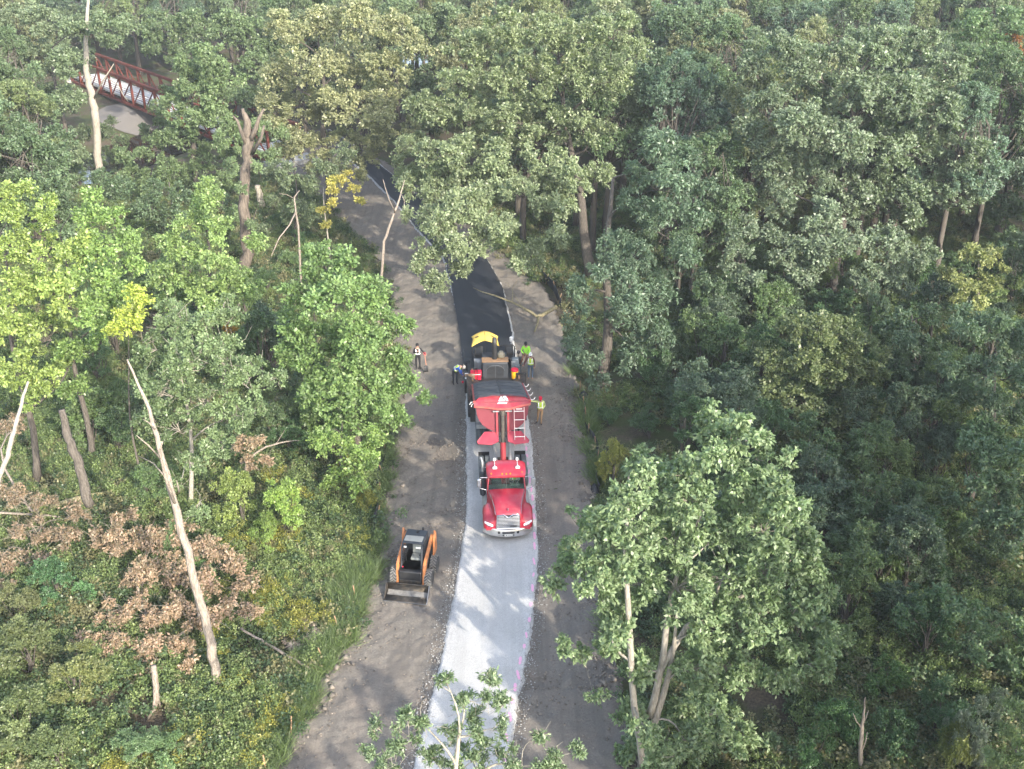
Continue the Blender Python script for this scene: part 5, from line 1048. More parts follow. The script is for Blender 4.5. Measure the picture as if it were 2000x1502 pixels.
seat((-0.95, 1.85, 1.0), 0.0); seat((0.95, 1.85, 1.0), 0.0)
for x, w in ((-0.95, 0.62), (1.15, 0.34)):          # consoles
    mb = MB(); mb.prism([(1.25, 1.0), (1.55, 1.0), (1.60, 1.55), (1.15, 1.68), (1.10, 1.55)], x - w / 2, x + w / 2); mb.build('console', GREYM if x < 0 else DKGREY, pav, bevel=0.02)
    mb = MB(); mb.box((x, 1.05, 1.25), (0.26, 0.1, 0.62)); mb.build('console_panel', GREYM, pav, bevel=0.02)
mb = MB(); mb.box((0.62, 1.05, 1.55), (0.27, 0.1, 0.40)); mb.build('control_box', GREYM, pav, bevel=0.02)
mb = MB(); mb.tube([(0.28, 2.15, 1.1), (0.28, 2.2, 1.95), (0.42, 2.22, 2.10), (1.15, 2.22, 2.12), (1.3, 2.2, 2.0), (1.3, 2.15, 1.1)], 0.04, 8); mb.build('guard_rail', BLACK, pav, smooth=True)
mb = MB(); mb.tube([(-1.33, 2.3, 1.0), (-1.33, 2.3, 2.6)], 0.02, 6); mb.tube([(-0.55, 2.2, 1.0), (-0.55, 2.15, 2.75)], 0.02, 6); mb.tube([(-0.4, 1.4, 1.0), (-0.42, 1.4, 1.9)], 0.02, 6); mb.tube([(0.1, 1.6, 1.0), (0.1, 1.6, 1.9)], 0.02, 6); mb.build('post', BLACK, pav)
mb = MB(); rows = []                                # umbrella canopy, arched across, scalloped lower edge
for i in range(9):
    t = i / 8; y = 1.55 + 1.2 * t; row = []
    for j in range(17):
        s = j / 8 - 1; x = -0.55 + 0.86 * s * (1 - 0.12 * (1 - abs(2 * t - 1))) ; z = 2.62 + 0.30 * (1 - s * s) - 0.10 * abs(2 * t - 1) ** 2 - 0.12 * (1 - t) + (0.05 * math.cos(s * PI) if i in (0, 8) else 0); row.append((x, y, z))
    rows.append(row)
mb.grid(rows); um = mb.build('umbrella', YELL, pav, smooth=True); q = um.modifiers.new('solid', 'SOLIDIFY'); q.thickness = 0.012
mb = MB(); mb.tube([tuple(Vector(r[8]) + Vector((0, 0, 0.012))) for r in rows], 0.014, 5); mb.build('rib', surf('canvas_rib', (0.35, 0.24, 0.08), 0.8), um)
mb = MB()                                            # dark printed lettering on two panels, unreadable at this distance
for (i, j, di) in [(4, 3, 0), (4, 13, 0)]:
    for k in range(4):
        a = Vector(rows[i][j - 1 + k // 2]).lerp(Vector(rows[i][j + k // 2]), (k % 2) * 0.5); mb.box(tuple(a + Vector((0, 0, 0.02 + 0.0 * k))), (0.05, 0.16, 0.005), rot=(0, 0.25 if j < 8 else -0.25, 0.5))
mb.build('print', BLACK, um)
# hopper with raised wings and the push rollers
for s in (-1, 1):
    mb = MB(); mb.add([(s * 0.75, -0.4, 0.75), (s * 0.75, -3.2, 0.55), (s * 1.72, -3.3, 1.25), (s * 1.78, -0.5, 1.45)], [(0, 1, 2, 3)]); hp = mb.build('hopper_wing', SOOT, pav); q = hp.modifiers.new('solid', 'SOLIDIFY'); q.thickness = 0.05
    mb = MB(); mb.box((s * 1.55, -0.42, 1.15), (0.60, 0.06, 0.70)); mb.build('hopper_plate', OCHRE if s < 0 else BLACK, pav, bevel=0.01)
    mb = MB(); mb.prism([(-3.35, 0.12), (-0.5, 0.12), (-0.5, 1.0), (-3.0, 1.0), (-3.6, 0.6)], s * 1.40, s * 1.75); mb.build('hopper_skirt', BLACK, pav, bevel=0.06)
    mb = MB(); mb.box((s * 1.40 - 0.0, -0.2 + 0.0, 1.30), (0.10, 1.5 if s < 0 else 1.2, 0.10), rot=(0.02, 0, 0)); mb.build('side_beam', OCHRE, pav, bevel=0.01)
mb = MB(); mb.box((0, -1.8, 0.5), (1.5, 2.7, 0.1)); mb.build('hopper_floor', SOOT, pav)
mb = MB(); mb.tube([(-1.0, -3.4, 0.45), (1.0, -3.4, 0.45)], 0.12, 12); mb.build('push_roller', WORN, pav)
mb = MB(); mb.box((0, 3.0, 0.35), (3.5, 0.55, 0.42)); mb.box((0, 2.9, 0.75), (3.1, 0.35, 0.08)); mb.build('screed', BLACK, pav, bevel=0.02)
for s in (-1, 1):
    mb = MB(); mb.box((s * 1.62, 1.4, 0.62), (0.12, 3.4, 0.20)); mb.build('tow_arm', BLACK, pav, bevel=0.02)
    mb = MB(); mb.box((s * 1.72, 3.3, 0.62), (0.36, 0.5, 0.05)); mb.tube([(s * 1.88, 3.5, 0.6), (s * 1.88, 3.5, 1.3), (s * 1.88, 3.1, 1.3), (s * 1.88, 3.1, 0.6)], 0.02, 6); mb.build('screed_step', DKGREY, pav)
for yy in (0.0, -0.55):
    mb = MB(); mb.box((-1.75, yy, 1.25 ), (0.22, 0.2, 0.10)); mb.build('lamp', WHITE, pav, bevel=0.01)
mb = MB(); mb.box((-1.75, -0.2, 0.85), (0.30, 1.4, 0.85)); mb.build('side_cabinet', BLACK, pav, bevel=0.04)
mb = MB(); mb.lathe([(0.001, 0), (0.07, 0), (0.07, 0.1), (0.001, 0.11)], (-2.0, -0.5, 0.95), 'z', 10); mb.build('red_cap', RPLAS, pav)
mb = MB(); mb.box((1.28, 1.2, 1.45), (0.50, 0.45, 0.5), taper=(0.8, 0.8)); mb.box((1.42, 1.05, 1.05), (0.3, 0.35, 0.5)); mb.build('side_console', surf('blue_grey', (0.11, 0.14, 0.17), 0.5, dirt=0.3), pav, bevel=0.04)
mb = MB(); mb.ball((1.5, 1.5, 1.95), (0.12, 0.10, 0.12), 12, 8); mb.tube([(1.5, 1.5, 1.2), (1.5, 1.5, 1.85)], 0.02, 6); mb.build('round_mirror', BLACK, pav, smooth=True)
mb = MB(); mb.lathe([(0.001, 2.18), (0.10, 2.2), (0.11, 2.45), (0.06, 2.5), (0.001, 2.51)], (1.1, 2.6, 0), 'z', 12); mb.tube([(1.1, 2.6, 0.9), (1.1, 2.6, 2.2)], 0.02, 6); mb.build('beacon', WHITE, pav, smooth=True)
# hoses of the paver
mb = MB(); mb.tube([(-0.6, -0.05, 1.0), (-0.9, -0.1, 1.25), (-1.25, 0.1, 1.1), (-1.3, 0.8, 1.3)], 0.025, 6); mb.tube([(1.0, 0.6, 1.0), (1.4, 0.5, 1.3), (1.7, 1.2, 1.2), (1.75, 2.2, 0.9)], 0.025, 6); mb.build('hose', BLACK, pav, smooth=True)
PM = Matrix.Translation((PO.x, PO.y, 0.2)) @ Matrix.Rotation(TH, 4, 'Z')
def onp(x, y, z): return tuple(PM @ Vector((x, y, z)))
# things standing on the paver
ck = empty('cooler', onp(-1.18, -0.18, 1.0), TH, 'red drinks cooler with white handle standing on the left side of the paver', 'cooler')
mb = MB(); mb.box((0, 0, 0.24), (0.60, 0.36, 0.44), taper=(1.06, 1.08)); mb.build('body', RPLAS, ck, bevel=0.03)
mb = MB(); mb.box((0, 0, 0.50), (0.66, 0.42, 0.08)); mb.build('lid', RPLAS, ck, bevel=0.02)
mb = MB(); mb.tube([(-0.26, -0.22, 0.40), (-0.24, -0.26, 0.44), (0.24, -0.26, 0.44), (0.26, -0.22, 0.40)], 0.018, 6); mb.build('handle', WHITE, ck)
for x in (-0.1, 0.08): mb = MB(); mb.box((x, -0.02, 0.30), (0.03, 0.46, 0.60)); mb.build('strap', BLACK, ck, bevel=0.004)
jg = empty('water_jug', onp(1.17, -0.15, 1.0), TH, 'yellow water jug with a red lid standing on the right side of the paver', 'jug')
mb = MB(); mb.lathe([(0.001, 0), (0.19, 0.0), (0.205, 0.04), (0.215, 0.48), (0.20, 0.52)], (0, 0, 0), 'z', 20); mb.build('body', YPLAS, jg, smooth=True)
mb = MB(); mb.lathe([(0.21, 0.50), (0.225, 0.52), (0.225, 0.60), (0.20, 0.63), (0.001, 0.635)], (0, 0, 0), 'z', 20); mb.build('lid', RPLAS, jg, smooth=True)
mb = MB(); mb.box((0, -0.22, 0.08), (0.05, 0.06, 0.05)); mb.build('spigot', WHITE, jg)
ex = empty('fire_extinguisher', onp(-0.42, 1.0, 1.0), TH, 'red fire extinguisher upright beside the left console of the paver', 'extinguisher')
mb = MB(); mb.lathe([(0.001, 0), (0.085, 0.0), (0.09, 0.04), (0.09, 0.62), (0.06, 0.70), (0.03, 0.74), (0.001, 0.75)], (0, 0, 0), 'z', 14); mb.build('cylinder', RPLAS, ex, smooth=True)
mb = MB(); mb.tube([(0, 0, 0.73), (0, -0.08, 0.78), (0, -0.12, 0.70), (0, -0.12, 0.4)], 0.012, 6); mb.build('hose', BLACK, ex)
pr_ = MB(); pp = [onp(1.55, 0.1, 1.25), onp(1.75, 0.5, 1.15), onp(1.95, 0.9, 1.28), onp(2.1, 1.2, 1.35)]

# ================================================================= skid steer loader
p0 = G(791, 1182); SK = R(-9)
sk = empty('skid_steer', (p0.x, p0.y + 0.05, 0.06), SK, 'orange skid steer loader with bucket lowered, parked on the dirt left of the stone path', 'skid steer')
wd = 0.98
mb = MB(); rows = []                                # bucket, open towards -y (camera), cutting edge in front
prof = [(0.02, 0.03), (0.10, 0.02), (0.55, 0.04), (0.72, 0.14), (0.78, 0.34), (0.72, 0.55), (0.62, 0.62)]
mb.grid([[(-wd, y, z) for y, z in prof], [(wd, y, z) for y, z in prof]]); bu = mb.build('bucket', SOOT, sk, smooth=True); q = bu.modifiers.new('solid', 'SOLIDIFY'); q.thickness = 0.03
mb = MB(); mb.box((0, 0.06, 0.035), (1.96, 0.16, 0.025)); mb.build('cutting_edge', WORN, bu)
for s in (-1, 1): mb = MB(); mb.prism([(0.02, 0.03), (0.55, 0.04), (0.72, 0.14), (0.78, 0.34), (0.72, 0.55), (0.62, 0.62), (0.50, 0.50)], s * wd, s * (wd + 0.02)); mb.build('side_plate', WORN if s > 0 else SOOT, bu)
mb = MB(); mb.grid([[(x, 0.70 - 0.1 * (i == 1), 0.16 + 0.17 * i + (0.03 * math.sin(x * 5))) for x in np.linspace(-0.93, 0.93, 9)] for i in (0, 1)]); 
mb = MB(); rows = [[(x, 0.42 + 0.26 * t - 0.04 * vnoise(x, 0, 2.5), 0.075 + 0.10 * t * t + 0.03 * vnoise(x, t, 3)) for x in np.linspace(-0.94, 0.94, 15)] for t in np.linspace(0, 1, 6)]
mb.grid(rows); mb.build('stone_dust', surf('grey_dust', (0.19, 0.185, 0.18), 0.95, dirt=0.9, dirtc=(0.05, 0.048, 0.045), scale=4), bu, smooth=True)
for s in (-1, 1):
    for y in (1.42, 2.52): wheel(sk, (s * 0.80, y, 0.42), 0.42, 0.32, RUBBER, surf('rim_grey', (0.22, 0.21, 0.19), 0.7), lugs=True, faces=s)
mb = MB(); mb.box((0, 2.0, 0.62), (1.06, 1.9, 0.66)); mb.build('chassis', BLACK, sk, bevel=0.04)
mb = MB(); mb.box((0, 3.02, 1.0), (1.30, 0.45, 0.95), taper=(0.9, 0.8)); mb.build('engine_cover', DKGREY, sk, bevel=0.05)
mb = MB(); mb.prism([(1.10, 0.30), (1.22, 0.95), (1.55, 0.95), (1.55, 0.30)], -0.46, 0.46); ft = mb.build('front_step', SOOT, sk, bevel=0.02)
mb = MB(); mb.box((0, 1.155, 0.62), (0.46, 0.03, 0.09), rot=(-0.18, 0, 0)); mb.build('orange_label', ORANGE, ft)
mb = MB(); mb.box((0, 1.10, 0.35), (1.0, 0.12, 0.30)); mb.build('quick_coupler', SOOT, sk, bevel=0.02)
for s in (-1, 1):                                   # cab frame
    mb = MB(); mb.tube([(s * 0.47, 1.38, 0.95), (s * 0.46, 1.60, 1.85), (s * 0.45, 1.80, 2.0), (s * 0.45, 2.75, 2.02)], 0.045, 8); mb.tube([(s * 0.45, 2.75, 2.02), (s * 0.45, 2.8, 1.2)], 0.04, 8)
    for k in range(7): mb.tube([(s * 0.46, 1.78 + k * 0.14, 1.0), (s * 0.46, 1.86 + k * 0.13, 1.95)], 0.010, 4)
    for k in range(4): mb.tube([(s * 0.46, 1.65, 1.15 + 0.2 * k), (s * 0.46, 2.75, 1.15 + 0.2 * k)], 0.010, 4)
    mb.build('cab_side', DKGREY, sk, smooth=True)
    mb = MB(); mb.box((s * 0.30, 1.60, 1.93), (0.13 if s < 0 else 0.22, 0.06, 0.07)); mb.build('work_light', surf('lamp_glass', (0.85, 0.84, 0.78), 0.2, dirt=0.0), sk, bevel=0.015)
mb = MB(); mb.box((0, 2.28, 2.035), (0.98, 1.08, 0.07)); rf = mb.build('roof', DKGREY, sk, bevel=0.03)
mb = MB(); mb.box((0.0, 2.08, 2.078), (0.84, 0.42, 0.02)); mb.build('roof_panel', surf('dusty_panel', (0.34, 0.335, 0.30), 0.8, dirt=0.5, dirtc=(0.2, 0.19, 0.18)), rf, bevel=0.008)
mb = MB(); mb.box((0.05, 2.62, 2.10), (0.12, 0.16, 0.06)); mb.box((0.22, 2.95, 2.0), (0.07, 0.07, 0.25)); mb.build('beacon_base', BLACK, rf, bevel=0.01)
mb = MB(); mb.box((0.06, 2.15, 1.02), (0.48, 0.48, 0.14)); mb.box((0.06, 2.42, 1.40), (0.46, 0.14, 0.62), rot=(-0.12, 0, 0)); mb.build('seat', SEATG, sk, bevel=0.05)
mb = MB(); mb.box((0, 2.0, 0.93), (0.86, 1.2, 0.04)); mb.build('cab_floor', BLACK, sk)
for s in (-1, 1):
    mb = MB(); mb.tube([(s * 0.34, 1.85, 0.95), (s * 0.36, 1.78, 1.32), (s * 0.33, 1.74, 1.42)], 0.02, 6); mb.ball((s * 0.33, 1.73, 1.44), 0.035, 8, 6); mb.build('control_lever', BLACK, sk, smooth=True)
mb = MB(); mb.ball((-0.40, 1.36, 0.98), 0.035, 8, 6); mb.build('red_knob', RPLAS, sk)
for s in (-1, 1):                                   # lift arms and their towers
    mb = MB(); poly = [(1.02, 0.25), (1.22, 0.22), (1.45, 0.80), (1.62, 1.06), (3.0, 1.55), (3.1, 1.70), (2.95, 1.78), (1.52, 1.33), (1.28, 1.20)]
    mb.prism(poly, s * 0.56, s * 0.68); ar = mb.build('lift_arm', ORANGE, sk, bevel=0.015)
    mb = MB(); mb.lathe([(0.001, -0.07), (0.035, -0.07), (0.035, 0.07), (0.001, 0.07)], (s * 0.62, 1.40, 1.12), 'x', 10); mb.build('pin', BLACK, ar)
    mb = MB(); mb.prism([(2.62, 0.75), (3.25, 0.80), (3.20, 1.75), (3.0, 1.98), (2.82, 1.70)], s * 0.70, s * 0.78); mb.build('arm_tower', ORANGE, sk, bevel=0.015)
    mb = MB(); mb.tube([(s * 0.62, 1.7, 0.85), (s * 0.62, 2.9, 1.6)], 0.045, 8); mb.tube([(s * 0.62, 1.45, 0.70), (s * 0.62, 1.7, 0.85)], 0.028, 8); mb.build('lift_cylinder', BLACK, sk, smooth=True)
# ---------------------------------------------------------------- people
SKIN = surf('skin', (0.42, 0.24, 0.17), 0.55, dirt=0.0)
def cloth(name, c): return surf(name, c, 0.9, dirt=0.15, dirtc=tuple(x * 0.6 for x in c), scale=8, b=0.3, bscale=25)
def person(label, loc, rz, J, shirt, trousers, shoes, hat=None, hatc=None, vest=None, stripes=None, beard=False, parent_scale=1.0):
    """J: joint overrides. Local frame: facing -y, z up, metres. +x is the viewer's right when facing the camera."""
    j = dict(pelvis=(0, 0, 0.95), belly=(0, 0, 1.10), chest=(0, 0.0, 1.32), neck=(0, 0.01, 1.50), head=(0, -0.01, 1.60), crown=(0, -0.01, 1.72),
             ls=(-0.18, 0, 1.43), le=(-0.24, 0.02, 1.14), lw=(-0.24, -0.06, 0.90), lh=(-0.24, -0.08, 0.82),
             rs=(0.18, 0, 1.43), re=(0.24, 0.02, 1.14), rw=(0.24, -0.06, 0.90), rh=(0.24, -0.08, 0.82),
             lp=(-0.10, 0, 0.90), lk=(-0.11, -0.02, 0.50), la=(-0.12, 0.02, 0.09), lt=(-0.13, -0.15, 0.04),
             rp=(0.10, 0, 0.90), rk=(0.11, -0.02, 0.50), ra=(0.12, 0.02, 0.09), rt=(0.13, -0.15, 0.04))
    j.update(J)
    rad = dict(pelvis=(0.155, 0.115), belly=(0.15, 0.11), chest=(0.17, 0.12), neck=0.058, head=0.085, crown=0.078, ls=0.075, le=0.052, lw=0.036, lh=0.034, rs=0.075, re=0.052, rw=0.036, rh=0.034, lp=0.10, lk=0.068, la=0.048, lt=0.04, rp=0.10, rk=0.068, ra=0.048, rt=0.04)
    part = dict(pelvis=1, belly=0, chest=0, neck=2, head=2, crown=2, ls=0, le=0, lw=0, lh=2, rs=0, re=0, rw=0, rh=2, lp=1, lk=1, la=1, lt=3, rp=1, rk=1, ra=1, rt=3)
    E = [('pelvis', 'belly'), ('belly', 'chest'), ('chest', 'neck'), ('neck', 'head'), ('head', 'crown'), ('chest', 'ls'), ('ls', 'le'), ('le', 'lw'), ('lw', 'lh'), ('chest', 'rs'), ('rs', 're'), ('re', 'rw'), ('rw', 'rh'), ('pelvis', 'lp'), ('lp', 'lk'), ('lk', 'la'), ('la', 'lt'), ('pelvis', 'rp'), ('rp', 'rk'), ('rk', 'ra'), ('ra', 'rt')]
    names = [q for q in j if q[0] != '_']; V = [Vector(j[n]) for n in names]; idx = {n: i for i, n in enumerate(names)}; edges = [(idx[a], idx[b]) for a, b in E]; rr = [rad[n] for n in names]; pt = [part[n] for n in names]
    for s, w in (('l', 'lw'), ('r', 'rw')):          # palm to five bent fingers
        h_, wv = Vector(j[s + 'h']), Vector(j[w]); d = (h_ - wv).normalized(); sidev = d.cross(Vector((0, 1, 0.2))).normalized(); cu = Vector((0, -1, 0)) * 0.6
        for k in range(5):
            o_ = (k - 2) * 0.019; ln = (0.075, 0.085, 0.088, 0.08, 0.06)[k]
            if k == 0: a = wv.lerp(h_, 0.6) + sidev * 0.03; b = a + (d * 0.5 - sidev * -0.8).normalized() * 0.05
            else: a = h_ + sidev * -o_ ; b = a + (d + cu * 0.3).normalized() * ln * 0.55
            c_ = b + (d * 0.6 + cu).normalized() * ln * 0.45
            i0 = len(V); V += [a, b, c_]; rr += [0.011, 0.009, 0.008]; pt += [2, 2, 2]; edges += [(idx[s + 'h'], i0), (i0, i0 + 1), (i0 + 1, i0 + 2)]
    me = bpy.data.meshes.new('body'); me.from_pydata([tuple(v) for v in V], edges, [])
    tmp = bpy.data.objects.new('tmp', me); col.objects.link(tmp); sm = tmp.modifiers.new('skin', 'SKIN'); sm.use_smooth_shade = True
    for i, sv in enumerate(me.skin_vertices[0].data): r_ = rr[i]; sv.radius = r_ if isinstance(r_, tuple) else (r_, r_); sv.use_root = (i == idx['pelvis'])
    ss = tmp.modifiers.new('sub', 'SUBSURF'); ss.levels = 1; ss.render_levels = 1
    dg = bpy.context.evaluated_depsgraph_get(); bm_ = bpy.data.meshes.new_from_object(tmp.evaluated_get(dg)); bpy.data.objects.remove(tmp); bm_.name = 'body'
    root = empty('person', loc, rz, label, 'person')
    mats = [shirt, trousers, SKIN, shoes]
    bm_.materials.clear(); [bm_.materials.append(m) for m in mats]
    VV = np.array([tuple(v) for v in V]); A = np.array([VV[a] for a, b in edges]); B = np.array([VV[b] for a, b in edges]); PA = np.array([pt[a] for a, b in edges]); PB = np.array([pt[b] for a, b in edges])
    cen = np.array([tuple(p.center) for p in bm_.polygons]); mi = []
    for c in cen:
        ab = B - A; t = np.clip(((c - A) * ab).sum(1) / np.maximum((ab * ab).sum(1), 1e-9), 0, 1); dd = np.linalg.norm(A + ab * t[:, None] - c, axis=1); k = dd.argmin()
        cut = 0.5 if not (PA[k] == 0 and PB[k] == 2) else (0.75 if dd[k] < 0.06 and k != 2 else 0.35)
        mi.append(int(PB[k] if t[k] > cut else PA[k]))
    bm_.polygons.foreach_set('material_index', mi); bm_.polygons.foreach_set('use_smooth', [True] * len(bm_.polygons))
    bo = bpy.data.objects.new('body', bm_); col.objects.link(bo); bo.parent = root
    hd = Vector(j['head']).lerp(Vector(j['crown']), 0.45); up = (Vector(j['crown']) - Vector(j['neck'])).normalized(); face = Vector(J.get('_face', (0, -1, 0))); face = (face - up * face.dot(up)).normalized(); sx = face.cross(up)
    Mh = Matrix((( *sx, 0), (*(-face), 0), (*up, 0), (0, 0, 0, 1))).transposed(); Mh.translation = hd
    mb = MB(); mb.M = Mh; mb.ball((0, -0.088, -0.02), (0.014, 0.022, 0.022), 6, 4)
    for s in (-1, 1): mb.ball((s * 0.086, 0, -0.01), (0.012, 0.022, 0.03), 6, 4)
    mb.build('face', SKIN, root, smooth=True)
    mb = MB(); mb.M = Mh
    for s in (-1, 1): mb.ball((s * 0.030, -0.079, 0.008), (0.013, 0.008, 0.008), 6, 4)
    mb.box((0, -0.083, -0.055), (0.045, 0.008, 0.01)); mb.build('eyes_and_mouth', BLACK, root)
    if beard:
        mb = MB(); mb.M = Mh; mb.ball((0, -0.055, -0.075), (0.055, 0.045, 0.05), 10, 6); mb.build('beard', surf('beard', (0.03, 0.022, 0.018), 0.9), root, smooth=True)
    mb = MB(); mb.M = Mh
    mb.ball((0, 0.018, 0.022), (0.092, 0.092, 0.09), 12, 8); mb.build('hair', surf('dark_hair', (0.03, 0.022, 0.018), 0.9), root, smooth=True)
    if hat:
        mb = MB(); mb.M = Mh; rows = [[(0.104 * math.cos(2 * PI * k / 16) * q, 0.118 * math.sin(2 * PI * k / 16) * q, 0.02 + hz) for k in range(16)] for q, hz in ((1.0, 0.0), (1.02, 0.03), (0.93, 0.075), (0.66, 0.115), (0.05, 0.13))]
        mb.grid(rows, close=True)
        if hat == 'hard': mb.grid([[(0.104 * q * math.cos(2 * PI * k / 16), 0.118 * q * math.sin(2 * PI * k / 16) - (0.03 if q > 1.1 else 0), 0.02) for k in range(16)] for q in (1.0, 1.22)], close=True); mb.box((0, 0, 0.15), (0.03, 0.18, 0.02))
        if hat == 'cap': mb.grid([[(x, -0.10 - (0.09 if i else 0) * (1 - (x / 0.09) ** 2 * 0.5), 0.025 - 0.012 * i) for x in np.linspace(-0.085, 0.085, 7)] for i in (0, 1)])
        if hat == 'brim': mb.grid([[(0.104 * q * math.cos(2 * PI * k / 16), 0.118 * q * math.sin(2 * PI * k / 16), 0.025 - 0.02 * (q - 1) * 2) for k in range(16)] for q in (1.0, 1.75)], close=True)
        mb.build({'hard': 'hard_hat', 'cap': 'cap', 'brim': 'sun_hat', 'beanie': 'knit_hat'}[hat], hatc, root, smooth=True)
    if vest:
        # vest: a shell round the torso following pelvis-chest-shoulders, open at the arms
        pz, bl, chs, ns = (Vector(j[k]) for k in ('pelvis', 'belly', 'chest', 'neck')); sl, sr = Vector(j['ls']), Vector(j['rs'])
        axx = (sr - sl).normalized(); ax_up = (ns - pz).normalized(); fr = axx.cross(ax_up).normalized(); fr = -fr if fr.dot(face) < 0 and abs(fr.dot(face)) > 0.2 else fr
        def ring(c, a, b): return [tuple(c + axx * (a * math.cos(2 * PI * k / 20)) + fr * (b * math.sin(2 * PI * k / 20))) for k in range(20)]
        lv = [(pz.lerp(bl, 0.3), 0.188, 0.148), (bl, 0.185, 0.145), (chs.lerp(bl, 0.4), 0.195, 0.150), (chs, 0.200, 0.152), (chs.lerp(ns, 0.35), 0.185, 0.140), (chs.lerp(ns, 0.62), 0.135, 0.105)]
        mb = MB(); mb.grid([ring(*l) for l in lv], close=True); vo = mb.build('vest', vest, root, smooth=True)
        if stripes:
            mb = MB()
            for c, a, b in ((bl, 0.192, 0.152),): mb.grid([[tuple(Vector(p) + ax_up * q) for p in ring(c, a, b)] for q in (-0.03, 0.03)], close=True)
            for s in (-1, 1):
                pts = [(0.10 * s, 0.155, bl), (0.11 * s, 0.162, chs), (0.115 * s, 0.125, chs.lerp(ns, 0.45)), (0.11 * s, 0.0, chs.lerp(ns, 0.72)), (0.11 * s, -0.125, chs.lerp(ns, 0.45)), (0.10 * s, -0.155, bl)]
                mb.grid([[tuple(c + axx * (x + q) + fr * y) for x, y, c in pts] for q in (-0.028, 0.028)])
            mb.build('reflective_stripes', stripes, vo)
    return root
HIVIS = cloth('hi_vis_yellow', (0.42, 0.62, 0.05)); NEON = cloth('neon_green', (0.33, 0.80, 0.06)); SILV = surf('reflective_tape', (0.85, 0.85, 0.83), 0.4, dirt=0.0)
NAVY = cloth('navy', (0.02, 0.022, 0.035)); BLK = cloth('black_cloth', (0.014, 0.014, 0.018)); TAN = cloth('tan_canvas', (0.27, 0.17, 0.09)); BROWN = cloth('brown_canvas', (0.26, 0.13, 0.09)); JEAN = cloth('blue_jeans', (0.05, 0.08, 0.13)); BLUE = cloth('royal_blue', (0.02, 0.08, 0.42)); BOOT = surf('boots', (0.025, 0.022, 0.02), 0.7); BOOTB = surf('brown_boots', (0.20, 0.10, 0.05), 0.7)
REDH = cloth('red_cloth', (0.50, 0.01, 0.04)); GREYH = cloth('grey_straw', (0.32, 0.30, 0.28)); LIME = cloth('pale_lime_shirt', (0.45, 0.52, 0.20))
a = G(817, 722)
person('worker in black with white reflective bands leaning on a shovel on the left', (a.x, a.y, 0.07), R(14),
       dict(rs=(0.18, -0.02, 1.42), re=(0.33, -0.08, 1.22), rw=(0.46, -0.16, 1.08), rh=(0.50, -0.18, 1.03), le=(-0.28, -0.06, 1.18), lw=(-0.08, -0.20, 1.28), lh=(-0.02, -0.19, 1.33), lt=(-0.15, -0.15, 0.04), lk=(-0.12, -0.03, 0.5)),
       BLK, BLK, BOOT, 'beanie', BLK, BLK, SILV)
sh = empty('shovel', (a.x + 0.52, a.y - 0.36, 0.07), R(10), 'black square shovel with red and wooden handle held upright by the worker in black', 'shovel')
mb = MB(); mb.tube([(0.03, 0.0, 0.42), (-0.02, 0.16, 1.10)], 0.02, 8); mb.build('handle', surf('handle_wood', (0.55, 0.25, 0.16), 0.6), sh)
mb = MB(); mb.tube([(-0.02, 0.15, 1.05), (-0.08, 0.17, 1.14), (-0.07, 0.18, 1.24), (0.03, 0.18, 1.24), (0.05, 0.17, 1.14), (-0.02, 0.15, 1.05)], 0.016, 6); mb.build('grip', RPLAS, sh)
mb = MB(); rows = [[(x, -0.03 - 0.10 * (1 - t) + 0.05 * (x / 0.13) ** 2 * -1, 0.02 + 0.38 * t) for x in np.linspace(-0.13, 0.13, 7)] for t in (0, 0.3, 0.7, 1)]; mb.grid(rows); mb.tube([(0, -0.03, 0.25), (0.02, 0.0, 0.44)], 0.025, 8)
bl = mb.build('blade', BLACK, sh, smooth=True); q = bl.modifiers.new('solid', 'SOLIDIFY'); q.thickness = 0.01
a = G(889, 752)
person('stooping worker in blue shirt, hi-vis vest and grey sun hat left of the paver', (a.x, a.y, 0.08), R(20),
       dict(pelvis=(0, 0.0, 0.92), belly=(0.06, -0.06, 1.05), chest=(0.20, -0.16, 1.20), neck=(0.33, -0.24, 1.27), head=(0.42, -0.28, 1.26), crown=(0.52, -0.33, 1.24), ls=(0.14, -0.34, 1.22), le=(0.22, -0.45, 0.98), lw=(0.36, -0.42, 0.78), lh=(0.40, -0.42, 0.72),
            rs=(0.22, 0.02, 1.26), re=(0.33, 0.0, 1.02), rw=(0.42, -0.16, 0.84), rh=(0.44, -0.22, 0.78), _face=(0.4, -0.3, -0.8)),
       BLUE, NAVY, BOOT, 'brim', GREYH, HIVIS, SILV)
a = G(1036, 741)
person('bearded worker in jeans, hi-vis vest and white hard hat on the ground beside the paver', (a.x, a.y, 0.08), R(-8),
       dict(le=(-0.30, -0.06, 1.16), lw=(-0.40, -0.22, 1.02), lh=(-0.44, -0.26, 1.0), rk=(0.12, 0.06, 0.5), lk=(-0.10, -0.08, 0.5)), cloth('dark_plum_shirt', (0.11, 0.05, 0.05)), JEAN, BOOTB, 'hard', WHITE, HIVIS, SILV, True)
a = Vector(onp(2.02, 2.75, 0.62))
